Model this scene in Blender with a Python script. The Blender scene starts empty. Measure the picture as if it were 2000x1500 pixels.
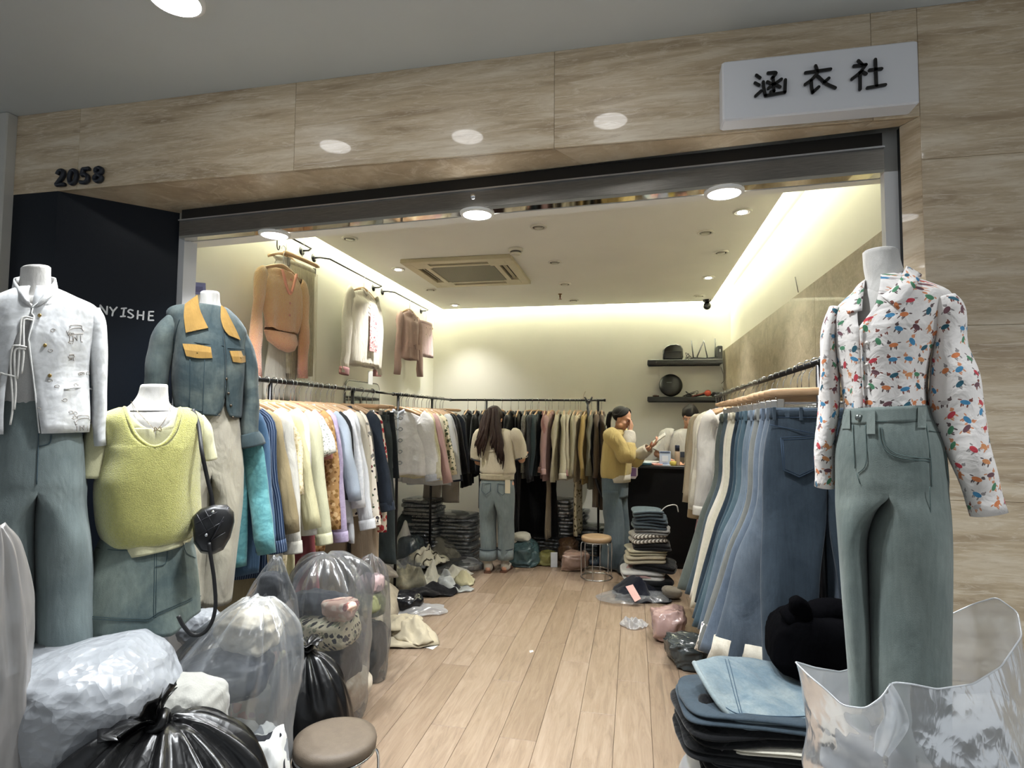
import bpy, bmesh, math, random
import numpy as np
from mathutils import Matrix, Vector
from mathutils.bvhtree import BVHTree

SC = bpy.context.scene
COL = SC.collection
PI = math.pi
H = 1.52                      # camera height
F = 1140.0                    # focal length in pixels of the 2000 px wide frame

def _n(v):
    v = np.array(v, float)
    return v / np.linalg.norm(v)

# world axes in camera coordinates (from the vanishing points of the room)
AY = _n([238, -67, -1140])
AX = np.array([5400, 22, 1140], float)
AX = _n(AX - AX.dot(AY) * AY)
AZ = np.cross(AX, AY)
R = np.array([AX, AY, AZ])    # camera -> world
CAM = np.array([0, 0, H])

cd = bpy.data.cameras.new('camera')
cam = bpy.data.objects.new('camera', cd)
COL.objects.link(cam)
cd.sensor_width = 36
cd.lens = F / 2000 * 36
cd.clip_start = 0.05
m = Matrix.Identity(4)
for i in range(3):
    for j in range(3):
        m[i][j] = R[i][j]
m.translation = Vector(CAM)
cam.matrix_world = m
SC.camera = cam

def ray(px, py):
    return R @ np.array([(px - 1000) / F, (750 - py) / F, -1.0])
def P(px, py, zc):            # point at camera depth zc
    return CAM + ray(px, py) * zc
def PY(px, py, y):
    d = ray(px, py); return CAM + d * (y / d[1])
def PX(px, py, x):
    d = ray(px, py); return CAM + d * (x / d[0])
def PZ(px, py, z):
    d = ray(px, py); return CAM + d * ((z - H) / d[2])

# ------------------------------------------------------------ world + exposure
SC.view_settings.view_transform = 'Standard'
SC.view_settings.look = 'None'
SC.view_settings.exposure = 0.15
SC.view_settings.gamma = 1.0
SC.view_settings.use_curve_mapping = False
SC.cycles.use_denoising = True
SC.cycles.transparent_max_bounces = 24
SC.cycles.max_bounces = 8
W = bpy.data.worlds.new('mall_ambience')
SC.world = W
W.use_nodes = True
bg = W.node_tree.nodes['Background']
bg.inputs[0].default_value = (0.86, 0.93, 1.0, 1)
bg.inputs[1].default_value = 0.60

CEIL = 3.055     # corridor ceiling
LINT = 2.64      # underside of the lintel
SHOP = 2.84      # shop ceiling
YF = 2.35        # facade plane
YB = 7.0         # back wall
XL, XR, XRP = -2.48, 1.0, 1.09   # left wall, right cladding face, right painted wall

def light(name, kind, loc, energy, color, rot=(0, 0, 0), **kw):
    l = bpy.data.lights.new(name, kind)
    l.energy = energy
    l.color = color
    for k, v in kw.items():
        setattr(l, k, v)
    o = bpy.data.objects.new(name, l)
    COL.objects.link(o)
    o.location = loc
    o.rotation_euler = rot
    return o
WARM = (1.0, 0.98, 0.95)
COVE = (1.0, 1.0, 0.80)
COOL = (0.93, 0.97, 1.0)
# cove strips around the shop ceiling (energy in W)
light('cove_lamp', 'AREA', (XL + 0.11, 4.75, 2.90), 125, COVE, (PI, 0.5, 0), shape='RECTANGLE', size=0.04, size_y=4.2)
light('cove_lamp', 'AREA', (XRP - 0.20, 4.75, 2.90), 105, COVE, (PI, -0.5, 0), shape='RECTANGLE', size=0.04, size_y=4.3)
light('cove_lamp', 'AREA', (-0.7, YB - 0.11, 2.90), 105, COVE, (PI - 0.5, 0, 0), shape='RECTANGLE', size=3.2, size_y=0.04)
def mir(px, py):              # corridor lamp whose mirror image shows at (px, py) on the polished lintel
    q = PY(px, py, YF); k = (CEIL - 0.02 - H) / (q[2] - H)
    return q[0] * k, 2 * YF - q[1] * k
# corridor downlights, in two rows along the corridor ceiling
CORR = [*[tuple(mir(px, py)) for px, py in ((655, 287), (913, 268), (1192, 237))], (1.55, 1.0), (-2.7, -0.3), (0.2, -1.2), (-1.6, -1.2), (1.7, -1.2)]
for x, y in CORR:
    light('corridor_lamp', 'AREA', (x, y, CEIL - 0.026), 16.5, COOL, shape='DISK', size=0.165, spread=1.75)
BULK = 2.48      # underside of the bulkhead behind the shutter
BLAMPS = [(-1.856, 2.715), (-0.718, 2.605), (0.377, 2.545)]
for x, y in BLAMPS:
    light('bulkhead_lamp_light', 'SPOT', (x, y, BULK - 0.03), 80, (0.98, 0.99, 1.0), spot_size=2.4, spot_blend=0.7, shadow_soft_size=0.06)
# shop spots: x, y, lit, tilt of the beam
SPOTS = [(-2.06, 3.93, 0), (-2.06, 4.84, 1), (-2.06, 5.69, 0), (-2.06, 6.53, 1),
         (-0.64, 3.92, 0), (-0.65, 4.85, 0), (-0.66, 5.67, 0), (-0.66, 6.49, 0),
         (0.68, 3.86, 1), (0.68, 4.79, 0), (0.685, 5.63, 1), (0.69, 6.47, 0), (0.50, 4.25, 0)]
for x, y, lit in SPOTS:
    if lit:
        light('spot_light', 'SPOT', (x, y, SHOP - 0.02), 70 if y > 6 else 135, WARM, (0, 0.30 if x > 0 else -0.12, 0), spot_size=1.75, spot_blend=0.85, shadow_soft_size=0.03)
# ------------------------------------------------------------ scene helpers
ORG = {}
def thing(name, label, cat, loc=(0, 0, 0), group=None):
    o = bpy.data.objects.new(name, None)
    COL.objects.link(o)
    o.empty_display_size = 0.1
    o.location = [float(c) for c in loc]
    ORG[o.name] = np.array(loc, float)
    tag(o, label, cat, group)
    return o
def tag(o, label=None, cat=None, group=None, kind=None):
    if label: o['label'] = label
    if cat: o['category'] = cat
    if group: o['group'] = group
    if kind: o['kind'] = kind
    return o
def move(o, loc, rz=0.0):
    o.location = [float(c) for c in loc]
    o.rotation_euler = (0, 0, rz)
    return o

class MB:
    def __init__(s):
        s.v = []; s.f = []; s.u = []; s.n = 0
    def add(s, verts, faces, uvs=None):
        verts = np.asarray(verts, float).reshape(-1, 3)
        b = s.n
        s.v.append(verts); s.n += len(verts)
        for i, f in enumerate(faces):
            s.f.append([b + k for k in f])
            s.u.append(uvs[i] if uvs is not None else None)
        return s
    def loft(s, rings, closed=True, cap0=False, cap1=False, uv=True):
        rings = np.asarray(rings, float)
        m, n = rings.shape[:2]
        seg = np.linalg.norm(np.roll(rings, -1, 1) - rings, axis=2)
        uu = np.concatenate([np.zeros((m, 1)), np.cumsum(seg, 1)], 1)
        uu = uu - (uu[:, -1:] / 2)
        c = rings.mean(1)
        vv = np.concatenate([[0], np.cumsum(np.linalg.norm(np.diff(c, axis=0), axis=1))])
        F_, U_ = [], []
        k = n if closed else n - 1
        for i in range(m - 1):
            for j in range(k):
                j2 = (j + 1) % n
                F_.append([i * n + j, i * n + j2, (i + 1) * n + j2, (i + 1) * n + j])
                U_.append([(uu[i, j], vv[i]), (uu[i, j + 1], vv[i]), (uu[i + 1, j + 1], vv[i + 1]), (uu[i + 1, j], vv[i + 1])])
        if cap0: F_.append(list(range(n))[::-1]); U_.append(None)
        if cap1: F_.append([(m - 1) * n + j for j in range(n)]); U_.append(None)
        return s.add(rings.reshape(-1, 3), F_, U_)
    def box(s, c, size, ch=0.0, rz=0.0):
        c = np.array(c, float); h = np.array(size, float) / 2
        ch = min(ch, 0.49 * min(size))
        def ring(dx, z):
            hx, hy = h[0], h[1]
            if ch <= 0:
                p = [(-hx, -hy), (hx, -hy), (hx, hy), (-hx, hy)]
            else:
                a, b = hx - dx, hy - dx
                e = ch
                p = [(-a + e, -b), (a - e, -b), (a, -b + e), (a, b - e), (a - e, b), (-a + e, b), (-a, b - e), (-a, -b + e)]
            return [(x, y, z) for x, y in p]
        if ch > 0:
            rr = [ring(ch, -h[2]), ring(0, -h[2] + ch), ring(0, h[2] - ch), ring(ch, h[2])]
        else:
            rr = [ring(0, -h[2]), ring(0, h[2])]
        rr = np.array(rr)
        if rz:
            cz, sz = math.cos(rz), math.sin(rz)
            x, y = rr[..., 0].copy(), rr[..., 1].copy()
            rr[..., 0] = x * cz - y * sz; rr[..., 1] = x * sz + y * cz
        return s.loft(rr + c, True, True, True)
    def box2(s, a, b, ch=0.0):
        a = np.array(a, float); b = np.array(b, float)
        return s.box((a + b) / 2, np.abs(b - a), ch)
    def tube(s, pts, r, n=8, cap=True, closed=False):
        pts = np.asarray(pts, float)
        m = len(pts)
        rr = np.full(m, r, float) if np.isscalar(r) else np.asarray(r, float)
        t = np.gradient(pts, axis=0)
        if closed:
            t = np.roll(pts, -1, 0) - np.roll(pts, 1, 0)
        t /= np.linalg.norm(t, axis=1)[:, None] + 1e-12
        ref = np.array([0, 0, 1.0]) if abs(t[0][2]) < 0.9 else np.array([1.0, 0, 0])
        a = np.cross(t[0], ref); a /= np.linalg.norm(a)
        rings = []
        an = np.arange(n) * 2 * PI / n
        for i in range(m):
            a = a - a.dot(t[i]) * t[i]; a /= np.linalg.norm(a)
            b = np.cross(t[i], a)
            rings.append(pts[i] + rr[i] * (np.cos(an)[:, None] * a + np.sin(an)[:, None] * b))
        if closed: rings.append(rings[0])
        return s.loft(rings, True, cap and not closed, cap and not closed)
    def lathe(s, prof, c=(0, 0, 0), n=24, axis='Z', cap0=True, cap1=True):
        an = np.arange(n) * 2 * PI / n
        rings = []
        for r, z in prof:
            p = np.stack([r * np.cos(an), r * np.sin(an), np.full(n, z)], 1)
            if axis == 'Y': p = p[:, [0, 2, 1]] * np.array([1, 1, -1])
            if axis == 'X': p = p[:, [2, 0, 1]]
            rings.append(p + np.array(c, float))
        return s.loft(rings, True, cap0, cap1)
    def ball(s, c, r, n=12, m=8):
        r = np.array([r, r, r] if np.isscalar(r) else r, float)
        an = np.arange(n) * 2 * PI / n
        rings = []
        for i in range(m + 1):
            ph = -PI / 2 + PI * i / m
            k = max(math.cos(ph), 1e-3)
            rings.append(np.stack([k * np.cos(an), k * np.sin(an), np.full(n, math.sin(ph))], 1) * r + np.array(c, float))
        return s.loft(rings, True, True, True)
    def poly(s, pts, th, axis):
        """prism of a flat outline: pts are 3d, pushed along axis by th"""
        pts = np.asarray(pts, float); ax = np.array(axis, float) * th
        n = len(pts)
        s.add(np.concatenate([pts, pts + ax]), [list(range(n))[::-1], [n + i for i in range(n)]] + [[i, (i + 1) % n, n + (i + 1) % n, n + i] for i in range(n)])
        return s
    def grid(s, pts):
        """open sheet, pts[m][n]"""
        return s.loft(pts, False)
    def warp(s, fn):
        v = np.concatenate(s.v); s.v = [fn(v)]; return s
    def build(s, name, mat, parent=None, smooth=True, origin=None, label=None, solid=0.0, sub=0, kind=None, weld=False):
        v = np.concatenate(s.v)
        if parent is not None: org = ORG[parent.name]
        elif origin is not None: org = np.array(origin, float)
        else:
            org = np.array([v[:, 0].mean(), v[:, 1].mean(), v[:, 2].min()])
        me = bpy.data.meshes.new(name)
        me.from_pydata((v - org).tolist(), [], s.f)
        if any(u is not None for u in s.u):
            lay = me.uv_layers.new(name='UVMap')
            buf = np.zeros((len(me.loops), 2), 'f')
            k = 0
            for f, u in zip(s.f, s.u):
                if u is not None: buf[k:k + len(f)] = u
                k += len(f)
            lay.data.foreach_set('uv', buf.ravel())
        me.polygons.foreach_set('use_smooth', [smooth] * len(me.polygons))
        if weld:
            bm = bmesh.new(); bm.from_mesh(me); bmesh.ops.remove_doubles(bm, verts=bm.verts, dist=2e-4); bm.to_mesh(me); bm.free()
        me.update()
        if mat is not None: me.materials.append(mat)
        o = bpy.data.objects.new(name, me)
        COL.objects.link(o)
        if parent is not None:
            o.parent = parent
        else:
            o.location = org
        ORG[o.name] = org
        if label: o['label'] = label
        if kind: o['kind'] = kind
        if solid:
            md = o.modifiers.new('thickness', 'SOLIDIFY'); md.thickness = solid; md.offset = 0
        if sub:
            md = o.modifiers.new('smooth', 'SUBSURF'); md.levels = sub; md.render_levels = sub
        return o
def struct(name, mb, mat, smooth=False, **kw):
    return tag(mb.build(name, mat, None, smooth, **kw), kind='structure')

def copy_tree(o, parent=None):
    c = o.copy(); COL.objects.link(c)
    if parent is not None: c.parent = parent
    ORG[c.name] = ORG[o.name]
    for ch in list(o.children):
        copy_tree(ch, c)
    return c

# cheap smooth noise on arrays
def sn(p, freq, seed, octs=1):
    p = np.asarray(p, float)
    rg = np.random.RandomState(seed)
    out = np.zeros(p.shape[:-1]); amp = 1.0; tot = 0
    for o in range(octs):
        for _ in range(5):
            k = rg.normal(size=3); k *= freq * rg.uniform(0.6, 1.3) / np.linalg.norm(k)
            out += amp * np.sin(p @ k + rg.uniform(0, 6.28)) / 2.2
        tot += amp; amp *= 0.5; freq *= 2.1
    return out / tot
def rn(p, freq, seed, octs=2):       # ridged: creases
    p = np.asarray(p, float)
    rg = np.random.RandomState(seed)
    out = np.zeros(p.shape[:-1]); amp = 1.0; tot = 0
    for o in range(octs):
        for _ in range(4):
            k = rg.normal(size=3); k *= freq * rg.uniform(0.6, 1.4) / np.linalg.norm(k)
            out += amp * (1 - 2 * np.abs(np.sin(p @ k + rg.uniform(0, 6.28) + 0.9 * np.sin(p[..., [1, 2, 0]] @ k * 0.6)))) / 4
        tot += amp; amp *= 0.5; freq *= 2.0
    return out / tot
def spl(pts, n):                     # Catmull-Rom through rows of any width
    p = np.asarray(pts, float)
    if len(p) < 3:
        t = np.linspace(0, 1, n)[:, None]
        return p[0] * (1 - t) + p[-1] * t
    q = np.concatenate([[2 * p[0] - p[1]], p, [2 * p[-1] - p[-2]]])
    out = []
    for t in np.linspace(0, len(p) - 1 - 1e-9, n):
        i = int(t); u = t - i
        a, b, c, d = q[i:i + 4]
        out.append(0.5 * ((2 * b) + (c - a) * u + (2 * a - 5 * b + 4 * c - d) * u * u + (3 * b - a - 3 * c + d) * u ** 3))
    return np.array(out)

# ------------------------------------------------------------ materials
def lin(c):
    if isinstance(c, str):
        c = [int(c[i:i + 2], 16) / 255 for i in (0, 2, 4)]
    return tuple(x / 12.92 if x <= 0.04045 else ((x + 0.055) / 1.055) ** 2.4 for x in c)
MATS = {}
def adj(c, s=0.78, v=0.95):
    r = [int(c[i:i + 2], 16) for i in (0, 2, 4)]
    g = 0.3 * r[0] + 0.55 * r[1] + 0.15 * r[2]
    return ''.join('%02x' % int(max(0, min(255, (g + (x - g) * s) * v))) for x in r)
class NT:
    def __init__(s, name):
        s.m = bpy.data.materials.new(name); s.m.use_nodes = True
        s.t = s.m.node_tree; s.b = s.t.nodes['Principled BSDF']; s.out = s.t.nodes['Material Output']
    def n(s, kind, **kw):
        nd = s.t.nodes.new(kind)
        for k, v in kw.items(): setattr(nd, k, v)
        return nd
    def l(s, a, b): s.t.links.new(a, b)
    def coord(s, which='Object', scale=(1, 1, 1), rnd=0.0):
        c = s.n('ShaderNodeTexCoord'); mp = s.n('ShaderNodeMapping')
        mp.inputs['Scale'].default_value = scale
        s.l(c.outputs[which], mp.inputs[0])
        if rnd:
            oi = s.n('ShaderNodeObjectInfo'); mu = s.n('ShaderNodeMath', operation='MULTIPLY'); mu.inputs[1].default_value = rnd
            s.l(oi.outputs['Random'], mu.inputs[0]); s.l(mu.outputs[0], mp.inputs['Location'])
        return mp.outputs[0]
    def noise(s, co, scale, detail=3, rough=0.55, dist=0.0):
        t = s.n('ShaderNodeTexNoise'); t.inputs['Scale'].default_value = scale
        t.inputs['Detail'].default_value = detail; t.inputs['Roughness'].default_value = rough; t.inputs['Distortion'].default_value = dist
        s.l(co, t.inputs['Vector']); return t.outputs['Fac']
    def crease(s, co, scale):
        nz = s.n('ShaderNodeTexNoise'); nz.inputs['Scale'].default_value = scale * .6; nz.inputs['Detail'].default_value = 2; s.l(co, nz.inputs['Vector'])
        ad = s.n('ShaderNodeVectorMath', operation='MULTIPLY_ADD'); ad.inputs[1].default_value = (.9 / scale,) * 3
        s.l(nz.outputs['Color'], ad.inputs[0]); s.l(co, ad.inputs[2])
        o = []
        for k, w in ((1, .65), (2.6, .25), (6, .10)):
            v = s.n('ShaderNodeTexVoronoi'); v.inputs['Scale'].default_value = scale * k; s.l(ad.outputs[0], v.inputs['Vector'])
            o.append(s.math('MULTIPLY', v.outputs['Distance'], w))
        return s.math('ADD', s.math('ADD', o[0], o[1]), o[2])
    def ramp(s, fac, stops, interp='LINEAR'):
        r = s.n('ShaderNodeValToRGB'); e = r.color_ramp.elements; r.color_ramp.interpolation = interp
        while len(e) < len(stops): e.new(0.5)
        for el, (p, c) in zip(e, stops):
            el.position = p; el.color = (*(lin(c)), 1) if not isinstance(c, (int, float)) else (c, c, c, 1)
        s.l(fac, r.inputs[0]); return r.outputs[0]
    def mix(s, fac, a, b, mode='MIX'):
        x = s.n('ShaderNodeMix', data_type='RGBA', blend_type=mode)
        for sock, v in ((x.inputs['Factor'], fac), (x.inputs[6], a), (x.inputs[7], b)):
            if isinstance(v, (int, float)): sock.default_value = v
            elif isinstance(v, (tuple, list)): sock.default_value = (*v[:3], 1)
            elif isinstance(v, str): sock.default_value = (*lin(v), 1)
            else: s.l(v, sock)
        return x.outputs[2]
    def math(s, op, a, b=None, c=None, clamp=False):
        x = s.n('ShaderNodeMath', operation=op); x.use_clamp = clamp
        for i, v in enumerate((a, b, c)):
            if v is None: continue
            if isinstance(v, (int, float)): x.inputs[i].default_value = v
            else: s.l(v, x.inputs[i])
        return x.outputs[0]
    def bump(s, h, strength, dist=0.01, chain=None):
        b = s.n('ShaderNodeBump'); b.inputs['Strength'].default_value = strength; b.inputs['Distance'].default_value = dist
        s.l(h, b.inputs['Height'])
        if chain is not None: s.l(chain, b.inputs['Normal'])
        s.l(b.outputs[0], s.b.inputs['Normal']); return b.outputs[0]
    def set(s, **kw):
        for k, v in kw.items():
            k = k.replace('_', ' ')
            sock = s.b.inputs[k]
            if isinstance(v, str): sock.default_value = (*lin(v), 1)
            elif isinstance(v, (int, float, tuple)): sock.default_value = v
            else: s.l(v, sock)
        return s

def plain(c, rough=0.6, metal=0.0, **kw):
    key = ('plain', c, rough, metal, tuple(sorted(kw.items())))
    if key not in MATS:
        t = NT('paint_' + c); t.set(Base_Color=c, Roughness=rough, Metallic=metal, **kw)
        co = t.coord('Object')
        v = t.noise(co, 9, 3)
        t.set(Base_Color=t.mix(1.0, c, t.ramp(v, [(0.3, 0.93), (0.7, 1.0)]), 'MULTIPLY'))
        MATS[key] = t.m
    return MATS[key]
def glow(c, e):
    key = ('glow', c, e)
    if key not in MATS:
        t = NT('lit_lamp'); t.set(Base_Color=c, Emission_Color=c, Emission_Strength=e); MATS[key] = t.m
    return MATS[key]
def fabric(c, rough=0.9, weave=900, bump=0.25, var=0.12, sheen=0.15, spec=0.15, c2=None, vscale=4, fold=0.4):
    key = ('fab', c, rough, weave, bump, var, sheen, c2, vscale, fold)
    if key not in MATS:
        c = adj(c); c2 = adj(c2) if c2 else None
        t = NT('cloth_' + c)
        co = t.coord('Object', rnd=7.0)
        big = t.noise(co, vscale, 4, 0.6)
        if c2 is None:
            base = t.mix(1.0, c, t.ramp(big, [(0.3, 1 - var), (0.75, 1.0)]), 'MULTIPLY')
        else:
            base = t.mix(t.ramp(big, [(0.42, 0.0), (0.6, 1.0)]), c, c2)
        fine = t.noise(co, weave * 0.35, 2)
        base = t.mix(0.35, base, t.ramp(fine, [(0.35, 0.75), (0.65, 1.0)]), 'MULTIPLY')
        t.set(Base_Color=base, Roughness=rough, Sheen_Weight=sheen, Specular_IOR_Level=spec)
        ch = None
        if fold:
            fo = t.noise(t.coord('Object', (1, 1, 0.35), rnd=5.0), 14, 3, 0.5, 0.6)
            ch = t.bump(fo, fold, 0.03)
        t.bump(fine, bump, 0.002, ch)
        MATS[key] = t.m
    return MATS[key]
def denim(c='3f5a72', light='8fa6b0', amt=0.5, tint='6f7f7a', scale=3.5, fold=0.35, center=0.52):
    key = ('denim', c, light, amt, tint, scale, fold, center)
    if key not in MATS:
        c, light, tint = adj(c, .68, .88), adj(light, .68, .9), adj(tint, .7, .9)
        t = NT('denim_' + c)
        co = t.coord('Object', rnd=5.0)
        w = t.noise(co, scale, 5, 0.62, 0.4)
        base = t.mix(t.math('MULTIPLY', t.ramp(w, [(center - 0.14, 0.0), (center + 0.2, 1.0)]), amt), c, light)
        st = t.noise(t.coord('Object', (1, 1, 0.12)), 120, 2)
        base = t.mix(0.5, base, t.ramp(st, [(0.3, 0.7), (0.65, 1.0)]), 'MULTIPLY')
        base = t.mix(t.math('MULTIPLY', t.noise(co, 2.2, 2), 0.25), base, tint)
        fine = t.noise(co, 420, 2)
        base = t.mix(0.3, base, t.ramp(fine, [(0.35, 0.72), (0.6, 1.0)]), 'MULTIPLY')
        t.set(Base_Color=base, Roughness=0.88, Specular_IOR_Level=0.15, Sheen_Weight=0.1)
        fo = t.noise(t.coord('Object', (1, 1, 0.45), rnd=3.0), 11, 3, 0.5, 0.5)
        t.bump(fine, 0.3, 0.002, t.bump(fo, fold, 0.025))
        MATS[key] = t.m
    return MATS[key]
def pattern(base, spots, scale=40, size=0.4, rough=0.85, dist=0.15, weight=None):
    """flat print: coloured blotches (petals) on a ground, on the cloth's own UV"""
    key = ('pat', base, tuple(spots), scale, size)
    if key not in MATS:
        t = NT('printed_cloth')
        co = t.coord('UV')
        nz = t.n('ShaderNodeTexNoise'); nz.inputs['Scale'].default_value = scale * 1.3
        t.l(co, nz.inputs['Vector'])
        ad = t.n('ShaderNodeVectorMath', operation='MULTIPLY_ADD'); ad.inputs[1].default_value = (dist / scale * 4,) * 3
        t.l(nz.outputs['Color'], ad.inputs[0]); t.l(co, ad.inputs[2])
        vo = t.n('ShaderNodeTexVoronoi'); vo.inputs['Scale'].default_value = scale; vo.voronoi_dimensions = '2D'
        t.l(ad.outputs[0], vo.inputs['Vector'])
        sep = t.n('ShaderNodeSeparateColor'); t.l(vo.outputs['Color'], sep.inputs[0])
        n = len(spots)
        cr = t.ramp(sep.outputs[0], [(i / n, c) for i, c in enumerate(spots)], 'CONSTANT')
        th = t.math('MULTIPLY', sep.outputs[1], size)
        th = t.math('ADD', th, size * 0.45)
        fac = t.math('LESS_THAN', vo.outputs['Distance'], th)
        t.set(Base_Color=t.mix(fac, base, cr), Roughness=rough, Specular_IOR_Level=0.15)
        MATS[key] = t.m
    return MATS[key]
def stripes(a, b, freq=160, rough=0.85, axis='X', width=0.5):
    key = ('str', a, b, freq, axis, width)
    if key not in MATS:
        a, b = adj(a), adj(b)
        t = NT('striped_cloth')
        sp = t.n('ShaderNodeSeparateXYZ'); t.l(t.coord('UV'), sp.inputs[0])
        f = t.math('FRACT', t.math('MULTIPLY', sp.outputs[axis], freq))
        t.set(Base_Color=t.mix(t.math('LESS_THAN', f, width), b, a), Roughness=rough, Specular_IOR_Level=0.15)
        MATS[key] = t.m
    return MATS[key]
def satin(c, c2, rough=0.32):
    key = ('satin', c, c2)
    if key not in MATS:
        c, c2 = adj(c), adj(c2)
        t = NT('satin_' + c)
        co = t.coord('Object')
        a = t.noise(co, 26, 4, 0.65, 1.2)
        t.set(Base_Color=t.mix(t.ramp(a, [(0.42, 0.0), (0.58, 1.0)]), c, c2), Roughness=t.ramp(a, [(0.35, rough), (0.65, rough + 0.25)]), Specular_IOR_Level=0.5, Sheen_Weight=0.2)
        t.bump(t.noise(co, 40, 3, 0.5, 0.5), 0.15, 0.004, t.bump(t.noise(co, 8, 3, 0.5, 0.5), 0.4, 0.03))
        MATS[key] = t.m
    return MATS[key]
def film(tint='e8eef2', opac=0.25, gloss=0.10, bump=0.9, scale=9, haze=0.5):
    """clear plastic film: see-through with creased highlights"""
    key = ('film', tint, opac, gloss, bump, scale, haze)
    if key not in MATS:
        t = NT('plastic_film')
        t.t.nodes.remove(t.b)
        co = t.coord('Object', rnd=3.0)
        cr = t.crease(t.coord('Object', (1, 1, .6), rnd=3.0), scale * .8)
        b2 = t.n('ShaderNodeBump'); b2.inputs['Strength'].default_value = bump * .55; b2.inputs['Distance'].default_value = 0.02; t.l(cr, b2.inputs['Height'])
        tr = t.n('ShaderNodeBsdfTransparent'); tr.inputs[0].default_value = (*lin('f4f6f7'), 1)
        df = t.n('ShaderNodeBsdfTranslucent'); df.inputs[0].default_value = (*lin(tint), 1)
        d2 = t.n('ShaderNodeBsdfDiffuse'); d2.inputs[0].default_value = (*lin(tint), 1)
        gl = t.n('ShaderNodeBsdfGlossy'); gl.inputs['Roughness'].default_value = 0.22; t.l(b2.outputs[0], gl.inputs['Normal'])
        m0 = t.n('ShaderNodeMixShader'); m0.inputs[0].default_value = 0.6; t.l(df.outputs[0], m0.inputs[1]); t.l(d2.outputs[0], m0.inputs[2])
        m1 = t.n('ShaderNodeMixShader')
        lw = t.n('ShaderNodeLayerWeight'); lw.inputs[0].default_value = 0.35
        f = t.math('MULTIPLY_ADD', lw.outputs['Facing'], haze, opac, clamp=True)
        t.l(f, m1.inputs[0]); t.l(tr.outputs[0], m1.inputs[1]); t.l(m0.outputs[0], m1.inputs[2])
        m2 = t.n('ShaderNodeMixShader')
        t.l(t.math('MULTIPLY_ADD', lw.outputs['Fresnel'], 0.6, gloss, clamp=True), m2.inputs[0])
        t.l(m1.outputs[0], m2.inputs[1]); t.l(gl.outputs[0], m2.inputs[2])
        t.l(m2.outputs[0], t.out.inputs[0])
        MATS[key] = t.m
    return MATS[key]
def bagplastic(c='0b0b0c', rough=0.3, scale=14, bump=0.8, spec=0.5, trans=0.0):
    key = ('bagp', c, rough, scale, bump, trans)
    if key not in MATS:
        t = NT('bag_plastic')
        co = t.coord('Object')
        t.set(Base_Color=c, Roughness=rough, Specular_IOR_Level=spec)
        t.bump(t.crease(t.coord('Object', (1, 1, .6)), scale * .6), bump * .7, 0.03)
        MATS[key] = t.m
    return MATS[key]
BLACKMETAL = plain('121214', 0.38, 0.3)
CHROME = plain('c9ccd0', 0.16, 1.0)
STEEL = plain('b9bcc0', 0.28, 1.0)
WOODH = None
def wood(c1, c2, name, scale=(1, 1, 1), rough=0.45):
    key = ('wood', c1, c2, scale)
    if key not in MATS:
        t = NT(name)
        co = t.coord('Object', scale, rnd=9.0)
        g = t.noise(co, 12, 6, 0.6, 0.5)
        t.set(Base_Color=t.ramp(g, [(0.3, c1), (0.7, c2)]), Roughness=rough)
        t.bump(g, 0.08, 0.004)
        MATS[key] = t.m
    return MATS[key]
HANGWOOD = wood('a98763', 'c0a07c', 'hanger_wood', (1, 6, 6), 0.4)
# ============================================================ THE SETTING
def travertine(name, c1, c2, c3, along='X', rough=0.22, coat=0.3):
    t = NT(name)
    sc = {'X': (0.9, 1, 7.5), 'Y': (1, 1.0, 6.5), 'D': (1, 3.2, 5.0)}[along]
    co = t.coord('Object', sc, rnd=11.0)
    a = t.noise(co, 1.8, 5, 0.6, 0.7)
    w = t.noise(co, 6.5, 9, 0.74, 1.8)
    b = t.noise(co, 19, 6, 0.7, 1.2)
    base = t.ramp(a, [(0.32, c1), (0.52, c2), (0.70, c3)])
    base = t.mix(t.ramp(w, [(0.50, 0.0), (0.64, 0.75)]), base, c3)
    base = t.mix(t.ramp(w, [(0.30, 0.55), (0.44, 0.0)]), base, c1)
    base = t.mix(t.ramp(b, [(0.56, 0.0), (0.75, 0.45)]), base, c1)
    t.set(Base_Color=base, Roughness=rough + 0.15, Specular_IOR_Level=0.4, Coat_Weight=coat, Coat_Roughness=0.04)
    t.bump(b, 0.02, 0.004)
    return t.m
TRAV = travertine('travertine', 'a08b70', 'c5b295', 'ddd0ba')
TRAVIN = travertine('travertine_shop', '94886f', 'ab9f86', 'bfb49c', 'D', 0.25, 0.15)
def paint(name, c, rough=0.75, bump=0.03):
    t = NT(name); co = t.coord('Object')
    t.set(Base_Color=t.mix(1.0, c, t.ramp(t.noise(co, 1.7, 4), [(0.3, 0.95), (0.7, 1.0)]), 'MULTIPLY'), Roughness=rough, Specular_IOR_Level=0.25)
    t.bump(t.noise(co, 160, 2), bump, 0.003)
    return t.m
PLASTER = paint('cream_wall_paint', 'e8e6da')
CEILP = paint('shop_ceiling_paint', 'efeee8')
CORRP = paint('corridor_ceiling_paint', 'c9cccb')
NAVY = paint('navy_gloss_paint', '10161f', 0.33, 0.12)
WHITEP = paint('white_frame_paint', 'd6d7d8', 0.5)

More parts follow.
